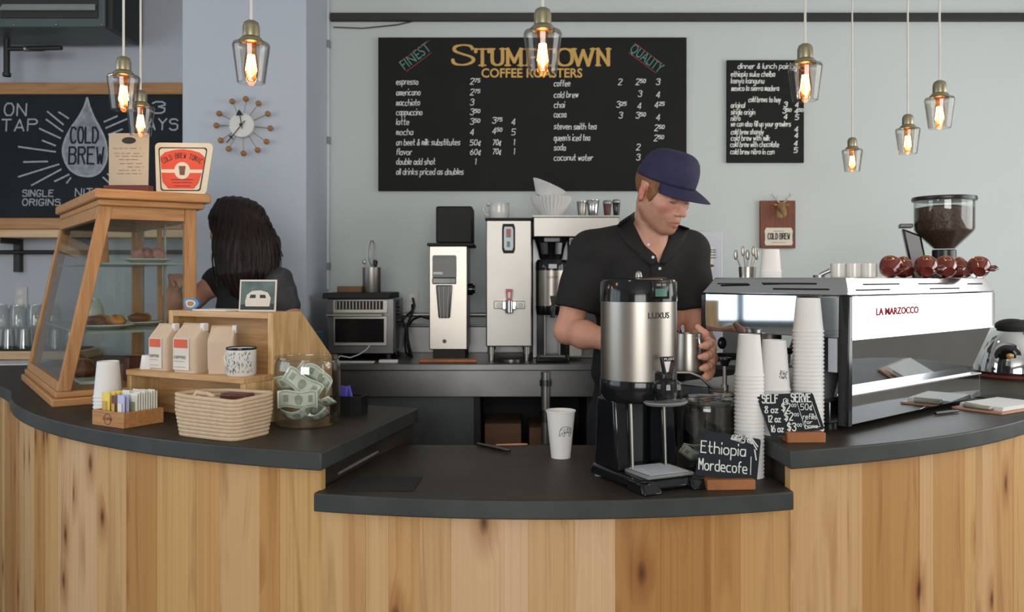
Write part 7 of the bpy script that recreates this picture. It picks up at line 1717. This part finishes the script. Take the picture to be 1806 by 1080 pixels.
T1.wave(lambda X, Y, Z: .003*np.sin(40*Z+20*X), (-2, 3, .7), (0, 4, 1.4)); T1.cone(nb+np.array([0, 0, .01]), nb+np.array([0, 0, .1]), .058, .07, .01, '-'); field_obj('top', T1, 'woman_top', wo, WO_, None, 2)
T2 = Field(axis(-1.25, -.78, .006, []), axis(3.35, 3.85, .006, []), axis(1.12, 1.46, .006, [])); T2.chain([shL+(nb-shL)*.45, shL, shL+(armL-shL)*.6], [.058, .064, .062], .03); T2.wave(lambda X, Y, Z: .003*np.sin(70*Z-40*X), (-2, 3, 1), (0, 4, 1.5)); field_obj('sleeve', T2, 'vest_grey', wo, WO_, None, 2)
T3 = Field(axis(-1.45, -.78, .01, []), axis(3.35, 4.0, .01, []), axis(.05, .95, .01, []))
for sx in (-1, 1): c = (shR+shL)/2; hip = (c[0]+.075*sx, c[1]-.02*sx, .84); T3.chain([hip, (hip[0], hip[1], .46), (hip[0], hip[1]+.02, .10)], [.098, .072, .055], .04)
field_obj('trousers', T3, 'trouser', wo, WO_, None, 2)
# hair: a mass and locks
Hh = Field(axis(-1.40, -.92, .004, []), axis(3.40, 3.90, .004, []), axis(1.26, 1.80, .004, []))
Hh.ell(HW(-.018, 0, .030), (.106, .092, .098), .03, '+', WF)
hb0 = HW(-.05, 0, .0)
Hh.chain([pw(425, 400, -.04), pw(432, 440, -.07), pw(436, 482, -.09), pw(438, 505, -.09)], [.100, .108, .100, .06], .05)
Hh.chain([pw(404, 388, -.07), pw(405, 430, -.10), pw(406, 476, -.10)], [.052, .052, .040], .04); Hh.chain([pw(440, 388, -.05), pw(462, 436, -.08), pw(474, 488, -.10)], [.062, .058, .034], .06)
Hh.ell(pw(398, 355, -.02), (.035, .035, .016), .015, '+')
Hh.wave(lambda X, Y, Z: .0016*np.sin(190*(X+.35*np.sin(6*Z)*.1)+40*Y)+.0012*np.sin(390*X+60*Z*.2), (-9, -9, -9), (9, 9, 9))
Hh.ell(HW(.104, 0, -.035), (.076, .10, .112), .02, '-', WF)
ht = np.array(lin((36, 25, 23)))
hair = field_obj('hair', Hh, 'hair_dark', wo, WO_, lambda p: np.clip(ht*(1+.5*np.sin(p[:, 0]*260+np.sin(p[:, 2]*14)*3)[:, None]*np.array([1, .9, .85])), .004, 1), 1)
def hair_y(x, z):
    i = int(np.argmin(abs(Hh.g[0]-x))); k = int(np.argmin(abs(Hh.g[2]-z))); col = Hh.D[i, :, k]; return float(Hh.g[1][int(np.argmax(col < 0))]) if col.min() < 0 else None
mb = MB(); rd = random.Random(77)
for k in range(210):
    f0 = rd.random(); x1 = 382+99*f0; sg_ = (x1-426)/54; end = (470+40*rd.random()) if abs(sg_) < .8 else rd.uniform(440, 520); xe = x1+sg_*rd.uniform(0, 12)+rd.uniform(-5, 5)
    ctl = [(404+10*rd.uniform(-1, 1)+8*sg_, 352+rd.uniform(0, 8)), (404+(x1-404)*.75, 368+14*abs(sg_)+rd.uniform(-4, 8)), (x1, 405+rd.uniform(-8, 8)), (xe+4*math.sin(k), 450), (xe, end)]
    pts = []; ly = None
    for (px, py) in curve(ctl, 5):
        q = pw(px, py, -.1); y_ = hair_y(q[0], q[2])
        if y_ is None: y_ = ly if ly is not None else 3.6
        ly = y_; q2 = P(px, py, y_-.001); pts.append(LW(np.array(q2)))
    n = len(pts); w_ = rd.uniform(.0022, .0042); mb.tube(pts, [w_*(.25+.75*math.sin(PI*min(1, .12+.8*i/(n-1)))) for i in range(n)], 5)
lk = mb.build('hair_locks', 'hair_dark', hair)
ca = lk.data.color_attributes.new('tone', 'FLOAT_COLOR', 'POINT'); ca.data.foreach_set('color', np.tile(np.array([*lin((38, 27, 25)), 1], np.float32), len(lk.data.vertices)))
